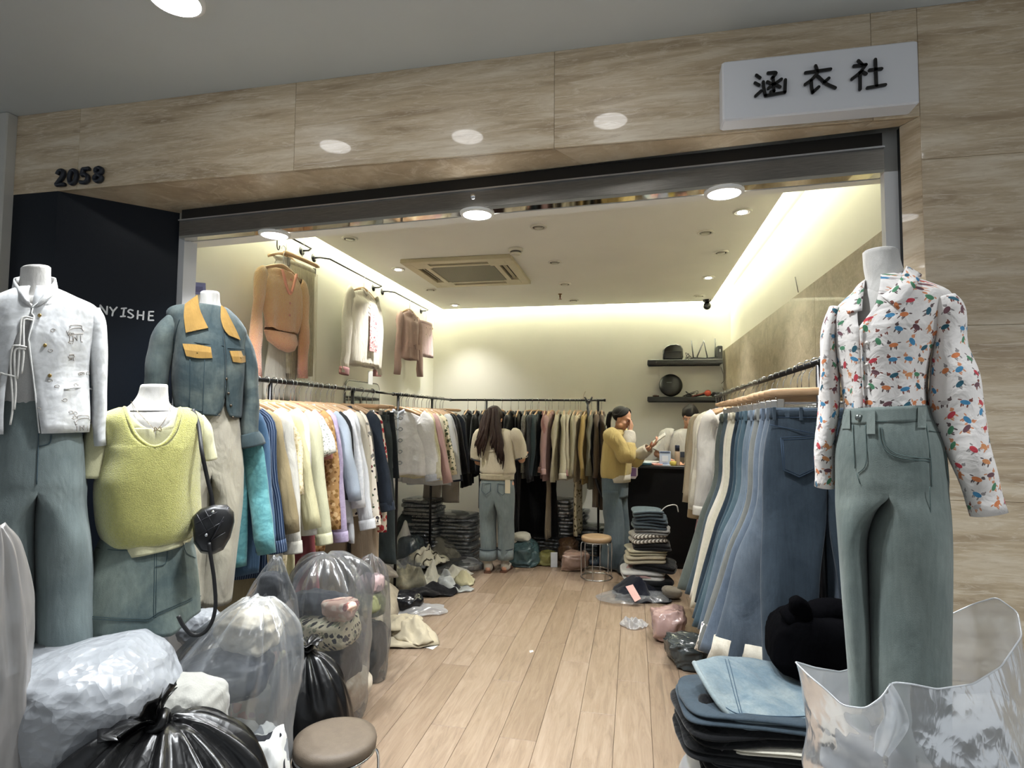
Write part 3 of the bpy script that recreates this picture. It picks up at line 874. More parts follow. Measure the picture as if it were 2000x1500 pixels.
def top(label, cat, mat, L=0.62, sleeve=0.52, sh=0.195, hw=0.22, th=0.026, seed=0, cuff=None, collar=True, collar_mat=None, flare=0.02, sw=0.058, tagp=False, buttons=None, stand=False, name='shirt', hem=None, fold=0.013, group=None, out=1.0):
    t = thing(name, label, cat, group=group)
    N = 30
    zs = [(-.128, .060, .026), (-.140, .085, .026), (-.158, .14, .026), (-.178, sh * .9, .026), (-.20, sh, .028), (-.26, sh + .005, th), (-.40, hw - .01, th), (-.55, hw - .005, th), (-.14 - L * .85, hw + flare * .7, th), (-.14 - L, hw + flare, th * 1.05)]
    zs = [r for k, r in enumerate(zs) if k < 6 or r[0] > -.14 - L * .8 or k >= 8]
    rows = spl(zs, 26)
    rings = []
    for z, a, b in rows:
        e = ell(a, b, N, 0, 0, z)
        k = min(1, max(0, (-.2 - z) / 0.3))
        ph = seed * 1.7
        d = fold * k * (np.sin(e[:, 0] * 34 + ph + 2 * z) + 0.6 * np.sin(e[:, 0] * 61 - ph * 2 + 3 * z)) + 0.006 * k * sn(e, 9, seed)
        e[:, 1] += d
        e[:, 0] += 0.012 * k * np.sin(z * 9 + ph)
        if z < -.13 - L + 0.02: e[:, 2] += 0.006 * np.sin(e[:, 0] * 25 + ph)
        rings.append(e)
    rings = np.array(rings); rings[:3, :, 2] -= .012
    b = MB().loft(rings, True)
    b.build('bodice', mat, t, solid=0.0025)
    for s in (-1, 1):
        if sleeve <= 0: break
        x0 = s * (sh - .02)
        sl = sleeve * (1 + 0.04 * math.sin(seed * 3 + s))
        fl_ = out * (.055 + .03 * math.sin(seed * 2.3 + s))
        pts = spl([(x0, 0, -.200), (s * (sh + .028), -.004, -.245), (s * (sh + .05 + fl_ * .4), -.012 * math.sin(seed), -.20 - sl * .45), (s * (hw + .035 + fl_), -.016 * s * math.sin(seed * 1.7), -.20 - sl)], 14)
        k = np.linspace(0, 1, 14)
        wa = sw * (1 - 0.25 * k) * (1 + 0.07 * np.sin(k * 14 + seed)) ; wb = 0.026 * (1 + 0.25 * np.sin(k * 9 + seed * 2))
        wa[0] *= 0.9
        m_ = MB()
        path_tube(m_, pts, wa, wb, 14)
        m_.warp(lambda v: v + np.stack([0 * v[:, 0], 0.006 * sn(v, 30, seed + 5) + .006 * rn(v, 17, seed + 8), 0 * v[:, 0]], 1))
        so = m_.build('sleeve', mat, t, solid=0.0025)
        if cuff is not None:
            e = pts[-1]; d = _n(pts[-1] - pts[-2])
            m_ = MB(); path_tube(m_, [e - d * .05, e - d * .03, e + d * .005, e + d * .012], np.array([1.06, 1.08, 1.08, 1.04]) * wa[-1], np.array([1.25, 1.3, 1.3, 1.2]) * wb[-1], 14)
            m_.build('cuff', cuff, t, solid=0.003)
    if collar:
        cm = collar_mat or mat
        rr = [ell(.068, .032, 20, 0, 0, -.150), ell(.062, .031, 20, 0, 0, -.134), ell(.058, .029, 20, 0, 0, -.116)]
        if not stand:
            rr += [ell(.064, .036, 20, 0, 0, -.114), ell(.080, .042, 20, 0, 0, -.140), ell(.088, .044, 20, 0, 0, -.152)]
        rr = np.array(rr)
        k = np.exp(-((rr[..., 0] / 0.03) ** 2)) * (rr[..., 1] < 0)
        rr[..., 2] -= 0.028 * k
        MB().loft(rr, True).build('collar', cm, t, solid=0.003)
    if buttons:
        bm_, n_ = buttons
        for k in range(n_):
            z = -.18 - (L - .09) * (k + .3) / n_
            MB().lathe([(0.008, -.003), (0.009, 0.0), (0.006, 0.003)], (0, -th - fold - .002, z), 10, 'Y').build('button', bm_, t)
    if hem is not None:
        e = [ell(a * 1.02, bb * 1.25, N, 0, 0, z) for z, a, bb in [rows[-3], rows[-2], rows[-1]]]
        MB().loft(e, True).build('hem_band', hem, t, solid=0.003)
    if tagp:
        MB().box((hw + .03, -.01, -.24 - sleeve - .03), (.035, .002, .06)).build('price_tag', plain('f2f2ee', 0.5), t, False)
    return t

def trousers(label, mat, L=1.0, w=0.185, hemw=0.135, th=0.024, seed=0, cuff=None, cuff_len=0.09, name='jeans', cat='jeans', detail=False, group=None, gap=0.0, z0=-.185, hemr=None):
    t = thing(name, label, cat, group=group)
    N = 28; ph = seed * 1.3
    rows = spl([(z0, w, th * .7), (z0 - .05, w + .006, th * .8), (z0 - .16, w + .028, th), (z0 - .27, w + .036, th)], 9)
    rings = []
    for z, a, b in rows:
        e = ell(a, b, N, 0, 0, z)
        e[:, 1] += 0.004 * np.sin(e[:, 0] * 40 + ph)
        rings.append(e)
    whole = MB().loft(rings, True)
    MB().loft([ell(w + .002, th * .8, N, 0, 0, z0 + .002), ell(w + .004, th * .86, N, 0, 0, z0 - .018), ell(w + .007, th * .9, N, 0, 0, z0 - .04)], True).build('waistband', mat, t, solid=0.004)
    base = rings[-1]
    for s in (-1, 1):
        k = np.linspace(0, 1, 20)
        hm = hemr if (hemr and s > 0) else hemw; gp_ = gap if (s < 0 or not hemr) else 0
        cx = s * (w + .034) / 2 * (1 + gp_ * k) + 0.01 * np.sin(k * 5 + ph + s) * k + s * (hm - w * .55) * k * .8
        hw_ = (w + .036) / 2 * (1 - k) + hm * k
        # outer half of the hip ring, then an inner row down the middle
        io = [(21 + i) % 28 for i in range(15)] if s > 0 else [(7 + i) % 28 for i in range(15)]
        outer = base[io]
        tt = np.linspace(0, 1, 9)[1:-1, None]
        start = np.concatenate([outer, outer[-1] * (1 - tt) + outer[0] * tt])
        an = np.concatenate([np.linspace(-PI / 2, PI / 2, 15), np.linspace(PI / 2, 3 * PI / 2, 9)[1:-1]])
        if s < 0: an = an + PI
        rings = []
        for i in range(20):
            z = z0 - .27 - (L - .27) * k[i]
            c_, s_ = np.cos(an), np.sin(an); ex = .8
            e = np.stack([cx[i] + hw_[i] * np.sign(c_) * np.abs(c_) ** ex, .004 * s + th * (1 + .1 * k[i]) * np.sign(s_) * np.abs(s_) ** ex, np.full(22, z)], 1)
            e[:, 1] += (0.010 * k[i]) * np.sin((e[:, 0] - cx[i]) * 38 + ph + s * 2 + z * 2) + 0.006 * k[i] * sn(e, 14, seed)
            f = min(1, k[i] / .45); f = f * f * (3 - 2 * f)
            m_ = start.copy(); m_[:, 2] = z
            rings.append(m_ * (1 - f) + e * f)
        whole.loft(rings, True)
        if cuff is not None:
            q = []
            for kk in (1 - cuff_len / (L - .25), 1 - cuff_len / (L - .25) * .5, 1.004):
                z = z0 - .25 - (L - .25) * kk
                i = min(19, int(kk * 19))
                q.append(ell(hw_[i] * 1.03 + .003, th * 1.45, 22, cx[i], 0.004 * s, z))
            MB().loft(q, True).build('cuff', cuff, t, solid=0.004)
        for x_ in ((s * w * .45), (s * w * .95)):
            MB().box((x_, -th * .95, z0 - .022), (.012, .006, .052), 0.001).build('belt_loop', mat, t, False)
    whole.build('legs', mat, t, solid=0.002, weld=True)
    if detail:
        dk = plain('24384e', 0.9); lt_m = plain('8fa3b0', 0.9)
        def seam(pts, m_=dk, r=.0016): MB().tube(spl(pts, 12), r, 5).build('seam', m_, t)
        yb = -th * 1.12
        for s in (-1, 1):
            cx = s * .098
            q = [(cx - .062, yb - .003, z0 - .115), (cx + .062, yb - .003, z0 - .105), (cx + .056, yb - .004, z0 - .235), (cx, yb - .005, z0 - .265), (cx - .056, yb - .004, z0 - .24)]
            MB().poly(q, .004, (0, -1, 0)).build('back_pocket', mat, t, False)
            for off in (0.0, .012):
                qq = [np.array(p) * 1.0 for p in q]; cen = np.mean(qq, 0)
                qq = [p + (cen - p) * (off * 9) + np.array([0, -.0045, 0]) for p in qq]
                MB().tube(np.array(qq + [qq[0]]), .0012, 5).build('seam', dk, t)
            seam([(s * .01, yb - .001, z0 - .105), (s * .1, yb - .001, z0 - .085), (s * .2, yb + .01, z0 - .065)])
        seam([(0, yb - .001, z0 - .04), (0.002, yb - .002, z0 - .16), (0, yb - .001, z0 - .27)])
        for z in (.006, .036): seam([(-w, -th * .5, z0 - z), (-w * .5, yb + .002, z0 - z), (w * .5, yb + .002, z0 - z), (w, -th * .5, z0 - z)], dk, .0011)
    return t

def skirt(label, mat, L=0.4, w=0.17, flare=0.06, th=0.024, seed=0, name='skirt', cat='skirt', folds=0.010, z0=-.165, band=True):
    t = thing(name, label, cat)
    rings = []; N = 40
    for k in np.linspace(0, 1, 14):
        e = ell(w + flare * k, th * (1 + k * .6), N, 0, 0, z0 - L * k)
        e[:, 1] += folds * k * (np.sin(e[:, 0] * 70 + seed) + .5 * np.sin(e[:, 0] * 33 + 2 * seed))
        rings.append(e)
    MB().loft(rings, True).build('panel', mat, t, solid=0.002)
    if band: MB().loft([ell(w + .002, th * 1.05, N, 0, 0, z0 + .002), ell(w + .004, th * 1.1, N, 0, 0, z0 - .03)], True).build('waistband', mat, t, solid=0.003)
    return t

rr_ = random.Random(11)
def hang(g, desc, at, rz, tr=False, w=0.20, dz=0.0, wd=None, where=''):
    """put a garment and the hanger that carries it on a rail"""
    h = hanger('wooden %shanger holding the %s' % ('clip ' if tr else '', desc), tr, w, dz, wd)
    move(h, at, rz); move(g, np.array(at) - [0, 0, 0 if tr else .010], rz)

FB = fabric
IVORY, WHITE, CREAM = 'e6e0d0', 'eceef0', 'e0d6b8'
FLORAL = pattern('ece4d6', ['7c2f3c', '4f6048', '8c8a84', 'a8505a', '39343a'], 26, 0.30)
TANPAT = pattern('b08a5c', ['7a5836', 'd0b083', '8c6a3c'], 40, 0.4)
FLRED = pattern('e8dcc8', ['b23038', 'c2474c', '8c2530', 'd98a80'], 30, 0.42)
SPRIG = pattern('d9ccae', ['5b5038', '8b7b52', '6c6046'], 22, 0.22)
LEFT = [
 # y, desc, kind, material, kwargs
 (2.44, 'turquoise silk blouse', 'top', satin('4f9fa8', '63b7bd'), dict(L=.74, sleeve=.60, hw=.23, sw=.062)),
 (2.50, 'sky blue cotton shirt', 'top', FB('4a7098', 0.85), dict(L=.80, sleeve=.64, hw=.22)),
 (2.57, 'navy pinstriped long shirt', 'top', stripes('24395a', '8398b4', 95, width=.80), dict(L=.84, sleeve=.62, hw=.235, cuff=stripes('24395a', '8398b4', 95, width=.80))),
 (2.64, 'khaki trench dress', 'top', FB('a89468', 0.85), dict(L=1.02, sleeve=.58, hw=.22)),
 (2.70, 'white crinkled linen shirt', 'top', FB('e4e0d2', 0.9, fold=.8), dict(L=.80, sleeve=.66, hw=.235, sw=.068, cuff=FB('e0dccc', 0.9))),
 (2.77, 'beige eyelet lace dress', 'top', pattern('dccfae', ['bfae84', 'cdbf98'], 60, .35), dict(L=.96, sleeve=.40, hw=.22)),
 (2.83, 'pale butter yellow shirt dress', 'top', FB('e6dea6', 0.85, fold=.6), dict(L=.98, sleeve=.58, hw=.225)),
 (2.89, 'off white smock blouse', 'top', FB('e8e4d8', 0.85, fold=.6), dict(L=.70, sleeve=.62, hw=.235, sw=.066)),
 (2.95, 'lemon knit cardigan', 'top', FB('dedcb0', 0.95), dict(L=.60, sleeve=.68, hw=.22, cuff=FB('e2e0b4', .95))),
 (3.01, 'white short sleeved tee with dotted trim', 'top', pattern('eeece4', ['8a8f86', 'b0b4a8'], 70, .25), dict(L=.62, sleeve=.20, hw=.22, sw=.075)),
 (3.07, 'salmon pink short sleeved polo', 'top', FB('cf8078', 0.85), dict(L=.70, sleeve=.24, hw=.22, sw=.075)),
 (3.13, 'long coral red dress', 'top', FB('b4555a', 0.85), dict(L=1.22, sleeve=0, hw=.20, flare=.05)),
 (3.18, 'tan satin scarf print blouse', 'top', TANPAT, dict(L=.84, sleeve=.66, hw=.22)),
 (3.24, 'lilac satin shirt', 'top', satin('b9a6d2', 'cbbbe0'), dict(L=.78, sleeve=.70, hw=.225, cuff=satin('b9a6d2', 'cbbbe0'))),
 (3.30, 'powder blue shirt', 'top', FB('b7c6d6', .85), dict(L=.62, sleeve=.52, hw=.21)),
 (3.35, 'black cropped jacket', 'top', FB('26282c', .85), dict(L=.52, sleeve=.48, hw=.205)),
 (3.41, 'glossy white satin blouse', 'top', satin('dfe3e8', 'eef0f4'), dict(L=.72, sleeve=.58, hw=.225, sw=.066)),
 (3.47, 'white utility shirt with flap pocket', 'top', FB('e9ebee', .8, fold=.9), dict(L=.84, sleeve=.66, hw=.245, sw=.072, cuff=FB('eceef0', .8))),
 (3.53, 'cream knitted pullover', 'top', FB('ded6c0', .95), dict(L=.66, sleeve=.60, hw=.225)),
 (3.59, 'burgundy floral chiffon blouse', 'top', FLORAL, dict(L=.70, sleeve=.66, hw=.215, cuff=FLORAL)),
 (3.65, 'mid grey marl cardigan', 'top', FB('77746f', .95), dict(L=.58, sleeve=.44, hw=.205)),
 (3.93, 'long sand coloured straight trousers', 'pants', FB('bda689', .85), dict(L=1.46, w=.205, hemw=.11)),
 (3.77, 'dark navy denim trucker jacket', 'top', denim('26303f', '43536a', .5, '303c4a'), dict(L=.66, sleeve=.64, hw=.23, sw=.068, cuff=denim('26303f', '43536a', .5, '303c4a'))),
 (3.84, 'red floral bandana shirt', 'top', FLRED, dict(L=.64, sleeve=.76, hw=.21, sw=.05)),
 (4.03, 'washed black wide jeans', 'pants', denim('2f3a3c', '50605f', .6, '3b4644'), dict(L=1.08, w=.215, hemw=.15)),
 (4.17, 'charcoal green denim skirt', 'skirt', denim('363f3e', '55615d', .5, '3f4a47'), dict(L=.42, w=.17)),
 (4.22, 'black denim mini skirt', 'skirt', denim('20262a', '3a444a', .5, '2a3234'), dict(L=.50, w=.18)),
]
def put(row, pos, rz, where, seed):
    y, desc, kind, mat, kw = row
    lab = '%s %s' % (desc, where)
    jit = rr_.uniform(-.10, .10)
    if kind == 'top':
        g = top(lab, kw.pop('cat', 'top'), mat, seed=seed, name=kw.pop('name', 'shirt'), **kw)
        hang(g, desc, pos, rz + jit)
    elif kind == 'pants':
        g = trousers(lab, mat, seed=seed, name=kw.pop('name', 'trousers'), cat=kw.pop('cat', 'trousers'), **kw)
        hang(g, desc, pos, rz + jit, True, 0.21)
    else:
        g = skirt(lab, mat, seed=seed, **kw)
        hang(g, desc, pos, rz + jit, True, 0.19)
    return g
for k, row in enumerate(LEFT):
    put(row, (RX + rr_.uniform(-.012, .012), row[0], RZ), 0.0, 'hanging on the left rail', k)

FROG = plain('9aa1a8', .35)
CORNER = [
 (4.90, 'white satin mandarin jacket with frog fasteners', 'top', satin('f0f1f1', 'f8f8f8', .28), dict(L=.56, sleeve=.52, hw=.245, sh=.20, sw=.085, stand=True, cuff=satin('b3bccb', 'c6cddA', .3), collar_mat=satin('aeb8c8', 'c0c8d6', .3), th=.034, name='jacket', cat='jacket')),
 (4.99, 'cream jacquard jacket', 'top', satin('d9d4b6', 'e6e2c8'), dict(L=.58, sleeve=.56, hw=.235, sw=.072, name='jacket', cat='jacket')),
 (5.07, 'butter yellow satin jacket', 'top', satin('ddd39c', 'e8e0b4'), dict(L=.60, sleeve=.54, hw=.235, sw=.072, name='jacket', cat='jacket')),
 (5.15, 'dusty rose wool jacket', 'top', FB('b98684', .9), dict(L=.60, sleeve=.58, hw=.23, name='jacket', cat='jacket')),
 (5.23, 'pale pink boxy jacket', 'top', FB('d6aaa4', .9), dict(L=.60, sleeve=.58, hw=.23, name='jacket', cat='jacket')),
 (5.31, 'ivory tweed jacket', 'top', FB('dcd4bc', .95, weave=300), dict(L=.58, sleeve=.56, hw=.23, name='jacket', cat='jacket')),
 (5.39, 'ecru cotton jacket', 'top', FB('d9ceb0', .9), dict(L=.58, sleeve=.56, hw=.23, name='jacket', cat='jacket')),
 (5.47, 'cream jacket with leaf print border', 'top', pattern('d5ccb0', ['49523c', '6c7256'], 30, .35), dict(L=.58, sleeve=.56, hw=.225, name='jacket', cat='jacket')),
 (6.14, 'light grey suit trousers', 'pants', FB('b9ac98', .85), dict(L=.94, w=.17, hemw=.10)),
 (5.64, 'bright white long shirt', 'top', FB('e6e8ea', .8), dict(L=.72, sleeve=.62, hw=.22)),
 (5.72, 'white shirt with navy edging', 'top', FB('d4dae2', .8), dict(L=.74, sleeve=.62, hw=.22, cuff=FB('2b3448', .8))),
 (5.82, 'ink black blazer', 'top', FB('17181c', .85), dict(L=.66, sleeve=.58, hw=.22, name='jacket', cat='jacket')),
 (5.92, 'soft black cardigan', 'top', FB('1d1c1f', .95), dict(L=.62, sleeve=.58, hw=.22)),
 (6.02, 'midnight blue blouse', 'top', FB('1b2130', .8), dict(L=.64, sleeve=.58, hw=.22)),
]
for k, row in enumerate(CORNER):
    g = put(row, (RX - .06 + rr_.uniform(-.01, .01), row[0], RZ), 0.0, 'on the far left corner rail', k + 40)
    if k == 0:
        g.rotation_euler.z = 0.22
        for q in range(5):
            z = -.20 - q * .098
            bm_ = MB()
            for s in (-1, 1):
                bm_.tube(spl([(s * .004, -.068, z), (s * .026, -.070, z + .016), (s * .046, -.068, z + .002), (s * .026, -.070, z - .014), (s * .006, -.069, z)], 12), .0050, 6)
            bm_.ball((0, -.068, z), .007, 8, 6)
            bm_.build('frog_fastener', FROG, g)
        MB().box((0, -.058, -.42), (.014, .008, .52), .002).build('placket', FROG, g)

BACK = [
 (-1.86, 'black wool coat next to the corner', 'top', FB('141417', .95), dict(L=.82, sleeve=.60, hw=.22, name='coat', cat='coat')),
 (-1.76, 'jet black hooded jacket', 'top', FB('0f0f12', .95), dict(L=.70, sleeve=.60, hw=.22, name='coat', cat='coat')),
 (-1.66, 'black long coat behind the browsing woman', 'top', FB('151417', .9), dict(L=1.05, sleeve=.60, hw=.22, name='coat', cat='coat')),
 (-1.56, 'black velvet dress', 'top', FB('0d0c10', .9), dict(L=1.12, sleeve=.58, hw=.21, name='dress', cat='dress')),
 (-1.46, 'matte black parka', 'top', FB('17181a', .9), dict(L=.80, sleeve=.62, hw=.23, name='coat', cat='coat')),
 (-1.36, 'black quilted jacket', 'top', FB('101114', .8), dict(L=.72, sleeve=.6, hw=.22, name='coat', cat='coat')),
 (-1.27, 'long black evening gown', 'top', FB('0b0b0d', .9), dict(L=1.36, sleeve=0, hw=.20, flare=.05, name='dress', cat='dress')),
 (-1.19, 'grey herringbone coat', 'top', pattern('6b6a66', ['57564f', '7a7974'], 120, .4), dict(L=.70, sleeve=.56, hw=.215, name='coat', cat='coat')),
 (-1.11, 'charcoal knit coat', 'top', FB('33353a', .95), dict(L=.74, sleeve=.66, hw=.215, name='coat', cat='coat')),
 (-1.04, 'dark teal blazer', 'top', FB('2c3c42', .9), dict(L=.68, sleeve=.60, hw=.215, name='coat', cat='coat')),
 (-0.965, 'dusty pink wool coat', 'top', FB('a8766e', .95), dict(L=.70, sleeve=.58, hw=.225, sw=.062, cuff=FB('b88a80', .95), name='coat', cat='coat')),
 (-0.93, 'long beige pleated dress', 'top', FB('a8977a', .9), dict(L=1.34, sleeve=0, hw=.17, flare=.03, name='dress', cat='dress')),
 (-0.89, 'blush pink duster coat', 'top', FB('b9908a', .95), dict(L=.72, sleeve=.60, hw=.22, cuff=FB('c9a09a', .95), name='coat', cat='coat')),
 (-0.82, 'ivory long cardigan', 'top', FB('cfc6a4', .95), dict(L=.72, sleeve=.64, hw=.22, name='coat', cat='coat')),
 (-0.755, 'cream bouclé jacket', 'top', FB('d5cdaa', .95, weave=260), dict(L=.66, sleeve=.64, hw=.22, name='coat', cat='coat', cuff=FB('ddd5ba', .9))),
 (-0.69, 'oatmeal coat with pink turned cuffs', 'top', FB('cfc5a2', .95), dict(L=.70, sleeve=.56, hw=.225, sw=.062, cuff=FB('c98f8c', .9), name='coat', cat='coat')),
 (-0.63, 'pale olive shirt jacket', 'top', FB('b0a884', .9), dict(L=.68, sleeve=.62, hw=.215, name='coat', cat='coat')),
 (-0.60, 'sprig printed long dress', 'top', SPRIG, dict(L=1.30, sleeve=0, hw=.17, flare=.02, name='dress', cat='dress')),
 (-0.575, 'beige belted coat', 'top', FB('bfae8a', .9), dict(L=.72, sleeve=.62, hw=.22, name='coat', cat='coat')),
 (-0.51, 'mustard yellow blazer with dark buttons', 'top', FB('b5954e', .9), dict(L=.74, sleeve=.60, hw=.225, sw=.064, buttons=(plain('1d1712', .4), 3), name='coat', cat='coat')),
 (-0.455, 'grey green thin coat', 'top', FB('77735c', .9), dict(L=.80, sleeve=.60, hw=.21, name='coat', cat='coat')),
 (-0.40, 'taupe brown long coat', 'top', FB('62513e', .95), dict(L=.98, sleeve=.60, hw=.225, sw=.064, name='coat', cat='coat')),
 (-0.345, 'walnut brown trench coat', 'top', FB('584836', .95), dict(L=1.00, sleeve=.60, hw=.22, name='coat', cat='coat')),
]
for k, (x_, rz_, nm_) in enumerate(((-1.13, .25, 'behind the grey coat'), (-1.05, -.2, 'behind the teal blazer'))):
    g = top('wide floor length black cape turned toward the aisle ' + nm_, 'cape', FB('09090b', .9), L=1.36, sleeve=0, sh=.19, hw=.215, flare=.03, seed=70 + k, name='cape')
    hang(g, 'floor length black cape ' + nm_, (x_, 6.45, RZ), rz_)
for k, row in enumerate(BACK):
    put(row, (row[0], 6.45 + rr_.uniform(-.01, .01), RZ), PI / 2 + rr_.uniform(-.12, .12), 'on the back rail', k + 80)

JB = denim('324456', '586c7e', .55, '344558', 3.0, center=.5)
JG = denim('5c7079', '8a9a9c', .6, '667873')
RIGHT = [
 (2.455, 'dark blue jeans with stitched back pockets and turned grey cuffs', JB, dict(L=1.10, w=.19, hemw=.092, gap=.45, detail=True, cuff=denim('6f7f88', '8b99a0', .6), cuff_len=.11)),
 (2.53, 'blue wide leg jeans with a white lined turn up', denim('4c5f72', '7f8f9e', .6, '5c6c7c'), dict(L=1.08, w=.185, hemw=.17, gap=.95, hemr=.09, cuff=fabric('d2cab6', .9, c2='b5aa94', vscale=12), cuff_len=.12)),
 (2.62, 'faded indigo jeans', denim('4b6078', '7d8fa2', .6, '5a6c80'), dict(L=1.05, w=.185, hemw=.16, gap=1.15, hemr=.10)),
 (2.73, 'stone grey jeans with lace hem', denim('747a76', '9a9a8e', .6, '7d7f78'), dict(L=1.08, w=.185, hemw=.16, gap=1.15, hemr=.09, cuff=pattern('d8d3c8', ['8c8478', 'f0ece4', '6f6a72'], 60, .4), cuff_len=.12)),
 (2.85, 'light blue jeans', denim('506a86', '8a9fb2', .55, '5f7488'), dict(L=1.06, w=.185, hemw=.15, gap=1.15, hemr=.10)),
 (2.97, 'grey blue jeans', denim('587089', '8d9ca8', .6), dict(L=1.06, w=.185, hemw=.16, gap=1.15, hemr=.10)),
 (3.09, 'teal blue jeans', denim('3a5a6c', '64828c', .6, '476470'), dict(L=1.08, w=.185, hemw=.16, gap=1.15, hemr=.10)),
 (3.22, 'deep teal jeans', denim('2d4c60', '537486', .6, '3c5a68'), dict(L=1.08, w=.18, hemw=.15, gap=1.15, hemr=.10)),
 (3.36, 'dark rinse jeans', denim('1f3244', '3d5468', .5, '2c3f4e'), dict(L=1.04, w=.18, hemw=.14, gap=1.15, hemr=.10)),
 (3.50, 'cream corduroy trousers', FB('d8d0b4', .95, weave=160), dict(L=1.10, w=.18, hemw=.15, gap=1.15, hemr=.10, name='trousers', cat='trousers')),
 (3.62, 'ivory wide trousers', FB('e0dac6', .9), dict(L=1.08, w=.18, hemw=.15, gap=1.15, hemr=.10, name='trousers', cat='trousers')),
 (3.76, 'smoky blue jeans', denim('445a6a', '75858c', .6, '51646c'), dict(L=1.10, w=.18, hemw=.15, gap=1.15, hemr=.10)),
 (3.92, 'sage grey jeans', denim('5e6c66', '87917f', .6, '69766c'), dict(L=1.12, w=.185, hemw=.165, gap=1.15, hemr=.10)),
]
for k, (y, desc, mat, kw) in enumerate(RIGHT):
    g = trousers(desc + ' on the right rail', mat, seed=k + 3, **kw)
    zr = 1.75 - (y - 2.4) / 3.1 * .03
    hang(g, desc, (0.72 + rr_.uniform(-.008, .008), y, zr), (-.12, -.34, -.25, -.22)[k] if k < 4 else rr_.uniform(-.16, 0), True, 0.215)
RTOPS = [
 (4.15, 'white puffed cotton jacket', FB('e2ddd0', .9), dict(L=.66, sleeve=.62, hw=.23, sw=.07, cuff=FB('d8d2c2', .9))),
 (4.35, 'ivory frilled blouse', FB('ddd6c0', .9, fold=.8), dict(L=.70, sleeve=.64, hw=.23, sw=.066)),
 (4.55, 'cream jacket with tan ribbed cuffs', FB('dcd4bc', .9), dict(L=.70, sleeve=.70, hw=.23, sw=.066, cuff=FB('a58c64', .95))),
 (4.75, 'dusty pink long skirt dress', FB('a87876', .9), dict(L=1.10, sleeve=0, hw=.21, flare=.06)),
 (4.95, 'sand linen overshirt', FB('bfae8e', .9), dict(L=.74, sleeve=.66, hw=.23)),
 (5.15, 'pale beige jacket nearest the counter', FB('cbbd9c', .9), dict(L=.70, sleeve=.62, hw=.23)),
]
for k, (y, desc, mat, kw) in enumerate(RTOPS):
    zr = 1.75 - (y - 2.4) / 3.1 * .03
    g = top(desc + ' on the right rail', 'jacket', mat, seed=k + 120, name='jacket', th=.035, out=.4, **kw)
    hang(g, desc, (0.72, y, zr), rr_.uniform(-.1, .1))

# ------------------------------------------------------------ wall rails and the clothes on the left wall
XW = XL + .11
def wall_rail(a, b, label, ends=(1, 1)):
    a = PX(*a, XW); b = PX(*b, XW); b[2] = a[2] = (a[2] + b[2]) / 2
    t = thing('wall_rail', label, 'rail', (XL + .05, (a[1] + b[1]) / 2, a[2] - .03))
    d = _n(b - a)
    pts = []
    if ends[0]: pts += [np.array([XL + .005, a[1] - .02, a[2]]), np.array([XL + .06, a[1] - .02, a[2]])]
    pts += [a + d * .03, b - d * .03]
    if ends[1]: pts += [np.array([XL + .06, b[1] + .02, a[2]]), np.array([XL + .005, b[1] + .02, a[2]])]
    MB().tube(np.array(pts), .0075, 8).build('bar', BLACKMETAL, t)
    for e, s in ((a, -1), (b, 1)):
        if ends[0 if s < 0 else 1]:
            MB().lathe([(0.034, 0.0), (0.034, 0.006), (0.026, 0.012), (0.01, 0.014)], (XL, e[1] + s * .02, a[2]), 20, 'X').build('flange', BLACKMETAL, t)
    return a, b
wa1 = wall_rail((545, 452), (612, 487), 'black wall rail nearest the shutter above the orange cardigan')
wa2 = wall_rail((640, 504), (748, 560), 'black wall rail in the middle of the left wall above the cream jacket')
wa3 = wall_rail((768, 571), (838, 605), 'black wall rail nearest the back wall above the pink blazer')
def on_wall(px, rl, dx=0.0):
    a, b = rl
    d = ray(px, 500); # intersection in plan with the rail line
    k = XW / d[0]
    return np.array([XW + dx, d[1] * k, a[2]])
LW = PI / 2
# s shaped black hook with the cardigan's hanger
cpos = PX(541, 483, XW + .02)
ch = thing('hook', 'small black hook from the bulkhead holding the cardigan hanger', 'hook', cpos)
MB().tube(spl([(cpos[0], cpos[1], cpos[2] + .07), (cpos[0], cpos[1], cpos[2] + .01), (cpos[0], cpos[1] + .012, cpos[2] - .012), (cpos[0], cpos[1] + .026, cpos[2] - .004), (cpos[0], cpos[1] + .03, cpos[2] + .02)], 14), .004, 7).build('wire', BLACKMETAL, ch)
OR = NT('mohair_orange'); _co = OR.coord('Object'); _sp = OR.n('ShaderNodeSeparateXYZ'); OR.l(_co, _sp.inputs[0])
_f = OR.math('MULTIPLY_ADD', OR.noise(_co, 60, 4), 0.5, OR.math('MULTIPLY_ADD', _sp.outputs['Z'], 1.1, 0.95), clamp=True)
OR.set(Base_Color=OR.ramp(_f, [(0.15, 'e0988a'), (0.5, 'e0a880'), (0.95, 'e2bd88')]), Roughness=1.0, Sheen_Weight=0.8, Specular_IOR_Level=0.1)
OR.bump(OR.noise(_co, 140, 3), 0.9, 0.01)
cd_ = top('fluffy orange cropped cardigan hung high on the left wall', 'cardigan', OR.m, out=.2, L=.41, sleeve=.66, hw=.20, sh=.185, th=.05, sw=.060, seed=3, collar=False, buttons=(plain('d99a8c', .4), 4), flare=-.04, name='cardigan', fold=.012)
MB().loft([ell(.15, .05, 24, 0, 0, -.56), ell(.13, .06, 24, .02, -.01, -.62), ell(.07, .04, 24, .04, -.01, -.67), ell(.02, .012, 24, .04, -.01, -.685)], True, False, True).warp(lambda v: v + .008 * np.stack([sn(v, 30, 2), sn(v, 30, 3), 0 * v[:, 0]], 1)).build('knotted_hem', OR.m, cd_)
vn = np.array([(-.075, -.052, -.15), (0, -.060, -.30), (.075, -.052, -.15)])
MB().tube(spl(vn, 14), .009, 8).build('neck_rib', plain('d79a86', .95), cd_)
